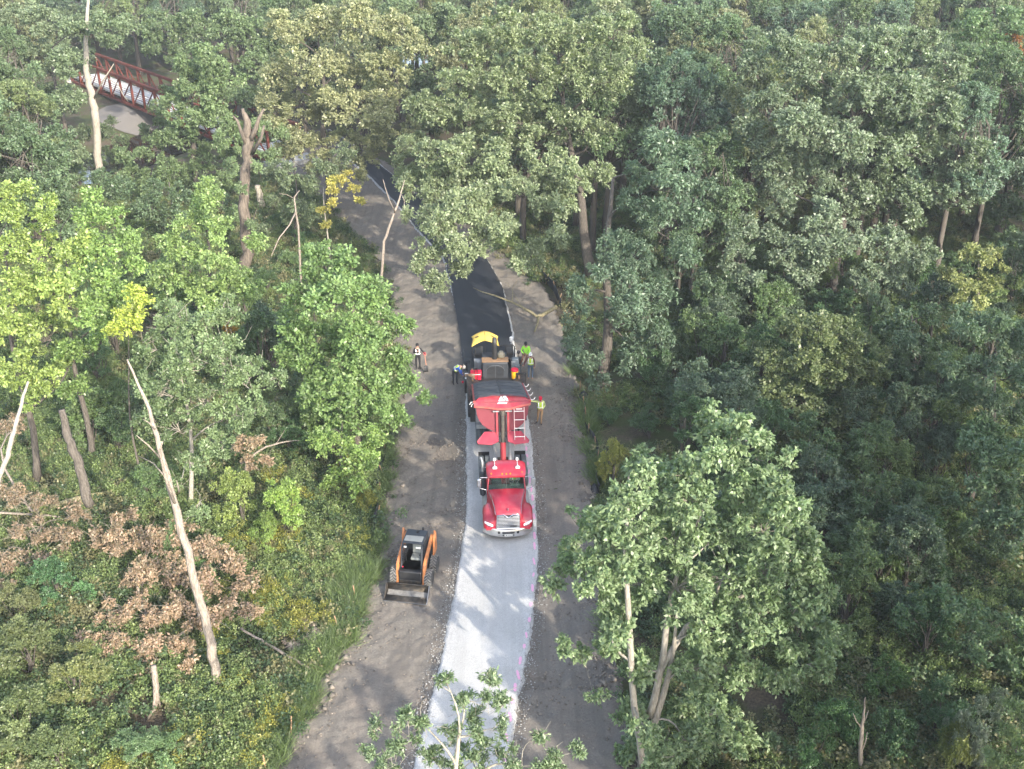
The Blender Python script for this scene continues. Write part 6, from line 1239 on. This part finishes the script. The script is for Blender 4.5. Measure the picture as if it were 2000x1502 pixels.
person('worker in neon green shirt and brown trousers riding the right end of the screed', (a.x, a.y, a.z), R(-4),
       dict(pelvis=(0.04, 0.02, 0.62), belly=(0.04, 0.0, 0.78), chest=(0.04, -0.04, 1.0), neck=(0.03, -0.05, 1.18), head=(0.02, -0.08, 1.27), crown=(0.02, -0.08, 1.39), ls=(-0.15, -0.04, 1.11), le=(-0.26, -0.12, 0.86), lw=(-0.12, -0.32, 0.76), lh=(-0.06, -0.34, 0.75), rs=(0.22, -0.04, 1.11), re=(0.28, -0.14, 0.84), rw=(0.12, -0.32, 0.74), rh=(0.06, -0.34, 0.74),
            lp=(-0.06, 0.0, 0.60), lk=(-0.16, -0.40, 0.50), la=(-0.28, -0.42, 0.09), lt=(-0.30, -0.58, 0.04), rp=(0.14, 0.0, 0.60), rk=(0.06, -0.42, 0.54), ra=(-0.04, -0.40, 0.09), rt=(-0.06, -0.56, 0.04)),
       NEON, BROWN, BOOT, 'cap', BLK, None, None, True)
a = G(1055, 829)
person('worker in red cap and hi-vis vest stretching one arm out to the trailer', (a.x, a.y, 0.08), R(0),
       dict(ls=(-0.19, 0, 1.44), le=(-0.42, -0.02, 1.47), lw=(-0.64, -0.04, 1.53), lh=(-0.73, -0.05, 1.55), re=(0.27, 0.04, 1.16), rw=(0.12, -0.16, 1.05), rh=(0.05, -0.18, 1.06), lk=(-0.13, 0.03, 0.5), la=(-0.16, 0.10, 0.12), lt=(-0.20, -0.06, 0.05), rk=(0.06, -0.08, 0.52), ra=(0.05, -0.12, 0.09), rt=(0.08, -0.28, 0.04), crown=(-0.01, -0.03, 1.72)),
       LIME, TAN, BOOT, 'cap', REDH, HIVIS, SILV, True)
a = M0 @ Vector((0.45, 2.84, 0))
person('truck driver in hi-vis vest seated behind the windscreen of the red cab', (a.x, a.y, GZ - 0.02), TH,
       dict(pelvis=(0, 0.0, 1.72), belly=(0, 0.0, 1.84), chest=(0, -0.02, 2.02), neck=(0, -0.03, 2.18), head=(0, -0.05, 2.25), crown=(0, -0.05, 2.36), ls=(-0.18, -0.02, 2.12), le=(-0.24, -0.2, 1.92), lw=(-0.16, -0.38, 1.98), lh=(-0.13, -0.42, 2.0), rs=(0.18, -0.02, 2.12), re=(0.24, -0.2, 1.92), rw=(0.16, -0.38, 1.98), rh=(0.13, -0.42, 2.0),
            lp=(-0.1, 0, 1.70), lk=(-0.12, -0.48, 1.66), la=(-0.12, -0.55, 1.30), lt=(-0.12, -0.65, 1.26), rp=(0.1, 0, 1.70), rk=(0.12, -0.48, 1.66), ra=(0.12, -0.55, 1.30), rt=(0.12, -0.65, 1.26)),
       cloth('white_shirt', (0.5, 0.52, 0.45)), NAVY, BOOT, 'cap', HIVIS, HIVIS, SILV)
# ---------------------------------------------------------------- bridge over the creek
L_ = (BRB - BRA).length; bdir = (BRB - BRA).normalized(); bang = math.atan2(bdir.y, bdir.x)
br = empty('bridge', (BRA.x, BRA.y, 0.4), bang, 'rust red steel truss footbridge with pale ribbed deck among the trees at the upper left', 'bridge')
BW = 1.9; NP = int(L_ / 3.1); pl_ = L_ / NP
for s in (-1, 1):
    y = s * BW
    for z, nm in ((0.0, 'bottom_chord'), (3.1, 'top_chord')): mb = MB(); mb.box((L_ / 2, y, z), (L_, 0.30, 0.30)); mb.build(nm, RUSTY, br, bevel=0.02)
    for k in range(NP + 1): mb = MB(); mb.box((k * pl_, y, 1.55), (0.26, 0.24, 2.8)); mb.build('post', RUSTY, br)
    for k in range(NP):
        x0, x1 = k * pl_, (k + 1) * pl_; a_, b_ = ((x0, y, 0.15), (x1, y, 2.95)) if (k < NP / 2) == (s < 0) else ((x0, y, 2.95), (x1, y, 0.15))
        mb = MB(); mb.tube([a_, b_], 0.085, 6); mb.build('diagonal', RUSTY, br)
    for q in range(4): mb = MB(); mb.box((L_ / 2, y - s * 0.16, 0.95 + 0.26 * q), (L_, 0.03, 0.05)); mb.build('rail', RUSTY, br)
    mb = MB(); mb.box((L_ / 2, y - s * 0.18, 0.62), (L_, 0.05, 0.16)); mb.build('kerb_board', surf('kerb_white', (0.6, 0.6, 0.6), 0.6), br)
npk = int(L_ / 0.30)
pm_ = MB(); pm_.box((0, 0, 0), (0.25, 2 * BW - 0.3, 0.07)); dk = pm_.mesh('deck_plank', surf('deck_board', (0.62, 0.64, 0.66), 0.6, dirt=0.4, dirtc=(0.4, 0.4, 0.4), scale=2))
for k in range(npk):
    o = bpy.data.objects.new('deck_plank', dk); col.objects.link(o); o.parent = br; o.location = ((k + 0.5) * 0.30, 0, 0.50 + 0.01 * (k % 2))
for k in range(NP + 1): mb = MB(); mb.box((k * pl_, 0, 0.22), (0.2, 2 * BW, 0.25)); mb.build('floor_beam', RUSTY, br)
for e, p in enumerate((BRA - bdir * 1.0, BRB + bdir * 1.0)):
    mb = MB(); mb.box((0, 0, -0.6), (2.2, 5.2, 2.2)); o = mb.build('abutment', surf('concrete', (0.45, 0.44, 0.42), 0.9, dirt=0.5), None, bevel=0.03); o.location = (p.x, p.y, 0); o.rotation_euler.z = bang
    tag(o, 'concrete abutment carrying the %s end of the red footbridge' % ('far upper left' if e == 0 else 'near lower right'), 'abutment')
# bare grey bank of the creek
mb = MB(); p = G(250, 215); rows = [[(p.x + 4.2 * r_ * math.cos(a), p.y + 5.5 * r_ * math.sin(a), float(terrain(p.x + 4.2 * r_ * math.cos(a), p.y + 5.5 * r_ * math.sin(a))) + 0.35 * (1 - r_) + 0.05) for a in np.linspace(0, 2 * PI, 25)[:-1]] for r_ in (0.02, 0.3, 0.6, 0.85, 1.0)]
mb.grid(rows, close=True); o = mb.build('gravel_bank', surf('bank_grey', (0.17, 0.16, 0.15), 0.95, dirt=0.6, dirtc=(0.15, 0.14, 0.13), b=0.6, bscale=9), kind='structure', smooth=True)

# ---------------------------------------------------------------- silt fences
FAB = surf('silt_fabric', (0.022, 0.026, 0.032), 0.75, dirt=0.4, dirtc=(0.06, 0.06, 0.06), scale=3)
STK = surf('stake_wood', (0.34, 0.22, 0.13), 0.9, dirt=0.5)
def silt_fence(px, label, hgt=0.55, seed=1, stake_gap=2.0):
    rng = np.random.RandomState(seed); pts = polyline_px(px); d = np.concatenate([[0], np.cumsum(np.hypot(*np.diff(pts, axis=0).T))]); n = int(d[-1] / 0.22) + 2
    t = np.linspace(0, d[-1], n); x = np.interp(t, d, pts[:, 0]); y = np.interp(t, d, pts[:, 1])
    x = x + 0.25 * (vnoise(t, t * 0, 0.5, seed) - 0.5) * 2; root = empty('silt_fence', (x[0], y[0], 0), 0, label, 'silt fence')
    zt = terrain(x, y); sag = hgt * (0.55 + 0.45 * vnoise(t, t * 0, 0.45, seed + 3)) * np.where(vnoise(t, t * 0, 0.18, seed + 9) > 0.32, 1, 0.45); lean = 0.35 * (vnoise(t, t * 0 + 4, 0.6, seed) - 0.5)
    rows = []
    for k, f in enumerate((0, 0.35, 0.7, 1.0)):
        w = 0.09 * (vnoise(t, t * 0 + k * 5, 3.0, seed) - 0.5)
        rows.append([(x[i] - x[0] + lean[i] * f + w[i], y[i] - y[0] + w[i], zt[i] + sag[i] * f - 0.02) for i in range(n)])
    mb = MB(); mb.grid(rows); o = mb.build('fabric', FAB, root, smooth=True)
    q = o.modifiers.new('solid', 'SOLIDIFY'); q.thickness = 0.01
    for dd in np.arange(0.3, d[-1], stake_gap):
        i = int(np.argmin(abs(t - dd))); mb = MB(); hh = 0.75 + 0.3 * rng.rand(); mb.box((x[i] - x[0] + 0.04, y[i] - y[0] - 0.04, hh / 2 - 0.05), (0.045, 0.045, hh), rot=(rng.randn() * 0.12, rng.randn() * 0.15, rng.rand())); mb.build('stake', STK, root)
silt_fence([(752, 885), (748, 940), (745, 990), (740, 1040), (734, 1080)], 'black silt fence in the weeds on the left of the dirt behind the loader', 0.85, 1)
silt_fence([(692, 1165), (680, 1205), (655, 1240), (630, 1290)], 'low sagging piece of black silt fence below the loader on the left bank', 0.3, 2)
silt_fence([(568, 1425), (545, 1470), (520, 1520)], 'short piece of silt fence at the bottom left edge of the dirt', 0.3, 3)
silt_fence([(1136, 768), (1140, 800), (1148, 850), (1158, 900), (1166, 965)], 'black silt fence with wooden stakes along the right edge of the dirt', 0.75, 4, 1.6)
silt_fence([(1035, 515), (1060, 545), (1085, 570), (1096, 600)], 'sagging black silt fence at the right of the asphalt near the overhanging boughs', 0.8, 5)
silt_fence([(512, 358), (540, 370), (575, 380)], 'black silt fence on the far left edge of the upper bend', 0.9, 6)
def heap(u, v, w, d_, hh, label, seed, mat=FAB):
    p = G(u, v); rng = np.random.RandomState(seed); rows = []
    for i in range(7):
        f = i / 6; rows.append([(p.x + w * (1 - f) * (1 + 0.35 * (rng.rand() - 0.5)) * math.cos(a), p.y + d_ * (1 - f) * (1 + 0.35 * (rng.rand() - 0.5)) * math.sin(a), float(terrain(p.x, p.y)) + hh * f ** 0.7 - 0.03) for a in np.linspace(0, 2 * PI, 15)[:-1]])
    mb = MB(); mb.grid(rows, close=True); o = mb.build('fabric_heap', mat, None, smooth=True); return tag(o, label, 'fabric heap')
heap(1140, 778, 0.42, 0.35, 0.6, 'crumpled black fabric heap at the foot of the thick straight trunk', 1)
heap(681, 492, 0.38, 0.5, 0.75, 'black fabric heap on the dirt left of the upper bend', 2)
heap(1162, 955, 0.25, 0.5, 0.35, 'crumpled black fabric where the right silt fence ends', 3)

# ---------------------------------------------------------------- dead wood
def wood(name, label, cat, pts, rads, mat, branches=(), n=9, group=None, seed=0):
    rng = np.random.RandomState(seed); b0 = Vector(pts[0]); root = empty(name, b0[:], 0, label, cat, group)
    P_ = [Vector(p) for p in pts]; fine, fr_ = [], []
    for i in range(len(P_) - 1):
        for k in range(4):
            t = k / 4; fine.append(P_[i].lerp(P_[i + 1], t) + Vector(rng.randn(3)) * rads[i] * 0.18 - b0); fr_.append((rads[i] + (rads[i + 1] - rads[i]) * t) * (0.94 + 0.12 * rng.rand()))
    fine.append(P_[-1] - b0); fr_.append(rads[-1]); link_mesh('trunk', trunk_mesh(fine, fr_, mat, n), root)
    for br_, r0, r1 in branches:
        q = [Vector(p) - b0 for p in br_]; link_mesh('branch', trunk_mesh(q, [r0 + (r1 - r0) * i / max(len(q) - 1, 1) for i in range(len(q))], mat, 6, 'branch'), root)
    return root
g0 = G(430, 1350); Y0 = g0.y
wood('dead_tree', 'long pale leaning dead trunk, broken off at the top, standing over the brown leaves', 'dead tree',
     [g0, P(412, 1255, Y0 + 0.2), P(385, 1150, Y0 + 0.4), P(345, 1000, Y0 + 0.8), P(318, 900, Y0 + 1.0), P(292, 800, Y0 + 1.3), P(248, 702, Y0 + 1.6)], [0.20, 0.18, 0.165, 0.14, 0.10, 0.07, 0.03], DEADW,
     [([P(342, 985, Y0 + 0.8), P(322, 930, Y0 + 0.4), P(312, 880, Y0 + 0.2), P(318, 862, Y0)], 0.07, 0.02), ([P(318, 900, Y0 + 1), P(290, 870, Y0 + 0.5), P(266, 850, Y0 + 0.3)], 0.04, 0.012), ([P(303, 838, Y0 + 1), P(290, 825, Y0 + 0.8), P(279, 819, Y0 + .8)], 0.03, 0.01), ([P(350, 960, Y0 + 0.8), P(345, 938, Y0 + 0.6)], 0.04, 0.01), ([P(330, 940, Y0 + .8), P(300, 905, Y0 + 1.4), P(270, 890, Y0 + 1.8)], 0.03, 0.008)], seed=1)
g1 = G(404, 1268); Y1 = g1.y
wood('broken_tree', 'short pale broken trunk close behind the long leaning dead trunk', 'dead trunk', [g1, P(396, 1230, Y1), P(388, 1180, Y1 + .1), P(384, 1150, Y1 + .1)], [0.15, 0.14, 0.12, 0.10], DEADW, seed=2)
g2 = G(300, 1400)
wood('stump', 'pale forked stump with two legs in the green weeds at the bottom left', 'stump', [g2, P(305, 1360, g2.y), P(304, 1320, g2.y + 0.1), P(300, 1300, g2.y + 0.2)], [0.11, 0.12, 0.12, 0.10], DEADW, [([P(304, 1345, g2.y), P(300, 1385, g2.y - .3), P(288, 1405, g2.y - .5)], 0.07, 0.05), ([P(306, 1350, g2.y), P(315, 1390, g2.y + .2), P(330, 1402, g2.y + .4)], 0.05, 0.03)], seed=3)
wood('log', 'pale broken log leaning against the heap of brown leaves, left of the forked stump', 'log', [G(208, 1400, 0.1), G(240, 1360, 0.5), G(272, 1320, 0.9), G(292, 1300, 1.1)], [0.10, 0.10, 0.09, 0.06], DEADW, seed=4)
wood('pole', 'long thin fallen pole lying in the weeds towards the dirt edge', 'pole', [G(470, 1228, 0.7), G(510, 1250, 0.6), G(555, 1278, 0.4), G(606, 1306, 0.15)], [0.05, 0.055, 0.06, 0.05], DEADW, seed=5)
wood('fallen_log', 'mossy pale fallen log across the clearing at the left, by the grey trunk', 'log', [G(100, 990, 1.0), G(150, 975, 1.2), G(210, 962, 1.1)], [0.12, 0.14, 0.10], bark_material('mossy', (0.16, 0.15, 0.05), (0.38, 0.34, 0.22)), seed=6)
wood('fallen_log', 'thin fallen branch reaching in from the left edge', 'branch', [G(-20, 1000, 1.2), G(60, 1005, 1.1), G(130, 1010, 1.0), G(170, 995, 1.1)], [0.06, 0.06, 0.05, 0.02], DEADW, seed=7)
wood('fallen_log', 'dark fallen trunk under the brown leaves right of the mossy log', 'log', [G(230, 930, 1.0), G(270, 1000, 0.9), G(300, 1050, 0.8)], [0.22, 0.2, 0.15], BARK, seed=8)
wood('fallen_branch', 'bare branch jutting from the brown leaf clump towards the low roadside tree', 'branch', [G(470, 905, 2.2), G(520, 872, 2.6), G(560, 862, 2.8), G(585, 860, 2.8)], [0.06, 0.05, 0.03, 0.012], DEADW, [([G(540, 866, 2.7), G(550, 850, 3.0), G(556, 840, 3.2)], 0.02, 0.008)], seed=9)
g3 = base_of(168, 38); wood('grey_trunk', 'grey standing trunk under the bright maples with brown leaves at its foot', 'tree trunk', [P(172, 985, 38), P(160, 930, 38.2), P(145, 885, 38.4), P(130, 845, 38.6), P(120, 800, 38.8)], [0.22, 0.20, 0.19, 0.17, 0.13], BARK, seed=10)
wood('leaning_trunk', 'thin pale crooked trunk leaning in at the left edge', 'tree trunk', [P(-5, 945, 35), P(15, 890, 35.1), P(28, 840, 35.3), P(44, 780, 35.5), P(55, 745, 35.8)], [0.10, 0.095, 0.08, 0.06, 0.04], PALE, seed=11)
Yz = 79.8; zb = base_of(479, Yz)
wood('dead_tree', 'tall shaggy dark trunk with a splintered top, left of the upper bend', 'dead tree', [zb, P(479, 480, Yz), P(478, 400, Yz), P(480, 330, Yz), P(485, 275, Yz), P(482, 240, Yz), P(474, 212, Yz)], [0.50, 0.42, 0.40, 0.38, 0.37, 0.28, 0.10], bark_material('shaggy', (0.06, 0.048, 0.04), (0.20, 0.165, 0.13), 3),
     [([P(486, 280, Yz), P(500, 250, Yz - .4), P(507, 228, Yz - .4), P(516, 212, Yz - .2)], 0.25, 0.07), ([P(484, 290, Yz), P(470, 255, Yz - .6), P(464, 236, Yz - .8), P(455, 226, Yz - .8)], 0.18, 0.06), ([P(492, 300, Yz), P(510, 270, Yz - 1), P(516, 245, Yz - 1)], 0.16, 0.08), ([P(478, 470, Yz), P(500, 478, Yz - 1), P(522, 482, Yz - 2)], 0.1, 0.04)], 12, seed=12)
Yw = 103; wb = base_of(192, Yw)
wood('white_trunk', 'tall white barked bare trunk left of the bridge', 'tree trunk', [wb, P(190, 280, Yw), P(186, 230, Yw), P(180, 190, Yw), P(168, 140, Yw), P(168, 80, Yw), P(172, 0, Yw), P(176, -60, Yw)], [0.42, 0.38, 0.36, 0.34, 0.28, 0.20, 0.14, 0.08], PALE,
     [([P(182, 195, Yw), P(200, 160, Yw - 1), P(222, 125, Yw - 2)], 0.12, 0.03), ([P(205, 150, Yw - 1), P(230, 165, Yw - 2), P(240, 185, Yw - 3), P(250, 198, Yw - 3)], 0.05, 0.02)], seed=13)
p_ = G(1682, 1520); wood('snag', 'pale forked leafless snag standing in the shaded weeds at the bottom right', 'snag', [p_, P(1681, 1450, p_.y), P(1684, 1420, p_.y), P(1688, 1390, p_.y), P(1690, 1362, p_.y)], [0.09, 0.08, 0.07, 0.04, 0.018], DEADW,
     [([P(1683, 1422, p_.y), P(1672, 1408, p_.y - .1), P(1666, 1392, p_.y - .1)], 0.035, 0.012), ([P(1682, 1470, p_.y), P(1690, 1450, p_.y), P(1694, 1430, p_.y)], 0.035, 0.015), ([P(1685, 1415, p_.y), P(1692, 1400, p_.y), P(1696, 1388, p_.y)], 0.03, 0.012)], seed=14)
wood('broken_limb', 'mossy broken limb lying from the right edge across the asphalt', 'branch', [G(1088, 598, 1.2), G(1066, 612, 0.7), G(1050, 618, 0.45), G(1025, 603, 0.7), G(1000, 590, 0.9), G(965, 577, 1.0), G(942, 570, 1.0), G(924, 562, 1.1)], [0.13, 0.14, 0.12, 0.09, 0.07, 0.055, 0.04, 0.015], bark_material('mossy_limb', (0.13, 0.12, 0.04), (0.34, 0.29, 0.20)),
     [([G(1052, 617, 0.5), G(1050, 632, 0.3), G(1044, 648, 0.1)], 0.09, 0.05), ([G(1000, 590, 0.9), G(1002, 560, 0.9), G(1010, 548, 1.0)], 0.03, 0.01), ([G(1020, 600, 0.7), G(990, 552, 0.6), G(970, 548, 0.5)], 0.02, 0.008)], seed=15)
wood('dead_tree', 'slender bare leaning trunk beside the upper bend of the dirt', 'dead tree', [base_of(735, 66), P(750, 470, 66), P(765, 430, 66), P(778, 395, 66.3), P(790, 352, 66.6)], [0.10, 0.09, 0.08, 0.06, 0.02], DEADW, [([P(772, 415, 66), P(760, 390, 65.5), P(752, 365, 65), P(748, 350, 65)], 0.05, 0.012), ([P(783, 378, 66.4), P(790, 392, 66), P(788, 408, 66)], 0.03, 0.01)], seed=16)
wood('dead_tree', 'bare crooked sapling in front of the shaggy trunk', 'dead tree', [base_of(590, 72), P(582, 440, 72), P(577, 410, 72), P(575, 385, 72), P(585, 372, 72)], [0.09, 0.07, 0.06, 0.05, 0.02], DEADW, [([P(575, 388, 72), P(560, 380, 71.5), P(545, 378, 71)], 0.03, 0.01), ([P(577, 415, 72), P(565, 440, 71), P(545, 465, 70), P(530, 500, 69)], 0.06, 0.03)], seed=17)
wood('tree_trunk', 'short pale trunk standing behind the shaggy dead trunk', 'tree trunk', [base_of(512, 94), P(508, 385, 94), P(503, 362, 94)], [0.32, 0.30, 0.26], PALE, seed=18)
# scattered sticks on the dirt at the right
for k, (a_, b_, lab) in enumerate([((1290, 0), 0, 0)][:0]): pass

# ---------------------------------------------------------------- brown dead leaves on the fallen oak
fallen = [(455, 1010), (300, 1080), (200, 1170)]
lob = []
for (u, v, r, z) in [(250, 1010, 30, 2.4), (500, 1190, 26, 1.4), (300, 1310, 26, 1.0), (370, 1300, 26, 1.0), (470, 868, 24, 3.2), (500, 870, 24, 3.4), (490, 905, 28, 3.0), (515, 905, 16, 2.8), (230, 1060, 44, 2.0), (290, 1050, 46, 2.2), (350, 1040, 42, 2.4), (410, 1075, 46, 2.2), (455, 1100, 38, 2.0), (480, 1140, 34, 1.7), (340, 1110, 50, 2.0), (275, 1130, 50, 1.9), (400, 1140, 42, 1.9), (220, 1200, 44, 1.6), (280, 1200, 46, 1.7), (340, 1190, 46, 1.8), (400, 1200, 40, 1.6), (455, 1180, 34, 1.5), (180, 1255, 38, 1.3), (240, 1265, 42, 1.3), (300, 1262, 42, 1.4), (360, 1250, 36, 1.4), (160, 1300, 28, 1.0), (220, 1310, 28, 1.0)]:
    p = G(u, v, z); lob.append((p.x, p.y, p.z, r / scale_at(p)))
bb = G(290, 1215, 0)
hero_tree('fallen_oak', 'fallen tree', 'fallen oak crown with masses of brown dead leaves in the clearing at left', lob, (bb.x, bb.y, 0), 2.0, 0.22, tuple(c / 1.15 for c in BR), 91, L=0.15, dens=190, bark=DEADW, droop=0.7, wide=0.30, rc=0.34, k=2.0, twig=0.016, up=0.2, back=False, bare=2, squash=0.7, fam='dead')
lob = []
for (u, v, r, z) in [(20, 970, 40, 2.2), (90, 980, 30, 2.0), (150, 1000, 36, 2.0), (60, 1040, 44, 1.8), (130, 1055, 36, 1.7), (180, 1050, 30, 1.8), (20, 1090, 40, 1.6), (30, 830, 34, 3.0), (10, 1150, 34, 1.5), (80, 1100, 24, 1.5)]:
    p = G(u, v, z); lob.append((p.x, p.y, p.z, r / scale_at(p)))
bb = G(90, 1040, 0)
hero_tree('fallen_oak', 'fallen tree', 'greyer brown dead leaved crown with bare twigs on the left edge', lob, (bb.x, bb.y, 0), 2.0, 0.18, (0.20, 0.15, 0.105), 92, L=0.16, dens=75, bark=DEADW, droop=0.6, rc=0.34, k=1.6, twig=0.018, up=0.2, back=False, bare=4, squash=0.7, fam='dead')

# ---------------------------------------------------------------- grass tufts, flowers, clods, stones (stuff)
def edge_grass(x, y):
    s_, d_ = side(x, y)
    if s_ < 0 and 41 < y < 52 and vnoise(x, y, 0.9, 8) < 0.55: return False
    return s_ != 0 and d_ < (1.6 if s_ < 0 else 0.8) and not bare_spot(x, y) and (s_ < 0 or vnoise(x, y, 0.8, 4) > 0.5)
pts, rot, s = spread_pts(26000, (-14, 12), (22, 62), edge_grass, 401, 0.8, 1.7)
o = scatter('grass', pts, rot, s, tuft('tuft', 210, 'grass'), 'bright green grass along the edges of the dirt', 'grass'); o.color = (0.14, 0.205, 0.075, 1)
def gold(x, y): return side(x, y)[0] < 0 and side(x, y)[1] > 0.6 and inview(x, y) and vnoise(x, y, 0.55, 6) > 0.70
pts, rot, s = spread_pts(1300, (-15, -3), (22, 50), gold, 402, 0.9, 1.5)
o = scatter('goldenrod', pts, rot, s, tuft('tuft', 211, 'flower'), 'goldenrod with yellow flower heads in the left clearing', 'goldenrod'); o.color = (0.27, 0.27, 0.055, 1)
def rocks(name, n, fn, xr, yr, size, mat, label, cat, seed, zo=0.0, flat=0.7):
    rng = np.random.RandomState(seed); x = xr[0] + (xr[1] - xr[0]) * rng.rand(n); y = yr[0] + (yr[1] - yr[0]) * rng.rand(n)
    keep = np.array([fn(a, b, rng) for a, b in zip(x, y)]); x, y = x[keep], y[keep]; m = len(x)
    base = np.array([(1, 0, 0), (-1, 0, 0), (0, 1, 0), (0, -1, 0), (0, 0, 1), (0, 0, -1)], float); fc = np.array([(0, 2, 4), (2, 1, 4), (1, 3, 4), (3, 0, 4), (2, 0, 5), (1, 2, 5), (3, 1, 5), (0, 3, 5)])
    sz = size * (0.35 + 1.3 * rng.rand(m) ** 2.2); a = rng.rand(m) * 6.28
    V = base[None] * (0.7 + 0.6 * rng.rand(m, 6, 1)) + rng.randn(m, 6, 3) * 0.18; V *= sz[:, None, None]; V[..., 2] *= flat
    ca, sa = np.cos(a)[:, None], np.sin(a)[:, None]; vx = V[..., 0] * ca - V[..., 1] * sa; vy = V[..., 0] * sa + V[..., 1] * ca
    V = np.stack([vx + x[:, None], vy + y[:, None], V[..., 2] + (terrain(x, y) + zo + sz * 0.25)[:, None]], -1).reshape(-1, 3)
    F = (fc[None] + (np.arange(m) * 6)[:, None, None]).reshape(-1, 3); me = np_mesh(name, V, F, 3); vert_attr(me, 'tone', np.repeat(rng.rand(m), 6))
    o = link_mesh(name, me, None, [mat]); return tag(o, label, cat, None, 'stuff')
def tone_mat(name, a, b):
    m, nt, bs, out = new_mat(name); at = nt.nodes.new('ShaderNodeAttribute'); at.attribute_name = 'tone'; nt.links.new(mixc(nt, at.outputs['Fac'], a, b), bs.inputs['Base Color']); bs.inputs['Roughness'].default_value = 0.95; return m
CLOD = tone_mat('clod', (0.10, 0.088, 0.076), (0.26, 0.225, 0.19)); STN = tone_mat('stone', (0.16, 0.16, 0.165), (0.50, 0.50, 0.49))
def gside(x, y):
    i = np.argmin(np.abs(GLr[:, 1] - y)); j = np.argmin(np.abs(GRr[:, 1] - y)); return x - GLr[i, 0], GRr[j, 0] - x
def f_clod(x, y, rng):
    if side(x, y)[0] != 0: return False
    a, b = gside(x, y)
    if a > -0.1 and b > -0.1: return False
    ed = side_d(x, y); near = max(0.0, 1 - min(-a if a < 0 else 9, -b if b < 0 else 9) / 0.5)
    pr = 0.10 + 0.9 * max(0, 1 - ed / 1.3) * (vnoise(x, y, 0.6, 12) > 0.35) + 0.5 * near + 0.45 * (vnoise(x, y, 0.45, 13) > 0.66)
    return rng.rand() < pr
def side_d(x, y):
    i = np.argmin(np.abs(DLr[:, 1] - y)); j = np.argmin(np.abs(DRr[:, 1] - y)); return min(x - DLr[i, 0], DRr[j, 0] - x)
rocks('dirt_clods', 75000, f_clod, (-9, 7), (23, 62), 0.038, CLOD, 'loose clods and crumbs of dirt on the graded track', 'dirt clods', 1, 0.06)
rocks('dirt_clods', 2600, lambda x, y, r: side(x, y)[0] == 0 and side_d(x, y) < 1.0 and vnoise(x, y, 0.5, 15) > 0.5 and not (gside(x, y)[0] > -0.1 and gside(x, y)[1] > -0.1), (-9, 7), (23, 50), 0.11, CLOD, 'larger clods heaped along the edges of the dirt', 'dirt clods', 2, 0.08)
def f_st(x, y, rng):
    a, b = gside(x, y)
    if a < -0.5 or b < -0.5: return False
    m_ = min(a, b); return rng.rand() < (1.0 if m_ < 0.18 else 0.75 if m_ < 0.5 else 0.25 if m_ < 0.8 else 0.04) * (1 if m_ > -0.12 else 0.35)
rocks('loose_stone', 75000, f_st, (-5.2, 2.6), (25, 55), 0.022, STN, 'loose crushed stone along both margins of the white path', 'crushed stone', 3, 0.15)
p = G(603, 1238); 
rocks('pale_clods', 900, lambda x, y, r: math.hypot((x - p.x) / 1.1, (y - p.y) / 1.4) < 1, (p.x - 1.2, p.x + 1.2), (p.y - 1.5, p.y + 1.5), 0.12, tone_mat('pale_clod', (0.30, 0.25, 0.20), (0.50, 0.43, 0.36)), 'bare patch of pale cracked clods in the green bank at left', 'pale clods', 4, 0.0)
rocks('gravel_spill', 700, lambda x, y, r: math.hypot((x - q0.x) / 0.8, (y - q0.y) / 0.9) < r.rand() ** 0.6, (G(738, 1165).x - 0.8, G(738, 1165).x + 0.8), (G(738, 1165).y - 0.9, G(738, 1165).y + 0.9), 0.03, STN, 'small spill of grey stone beside the loader bucket', 'gravel spill', 5, 0.06) if False else None
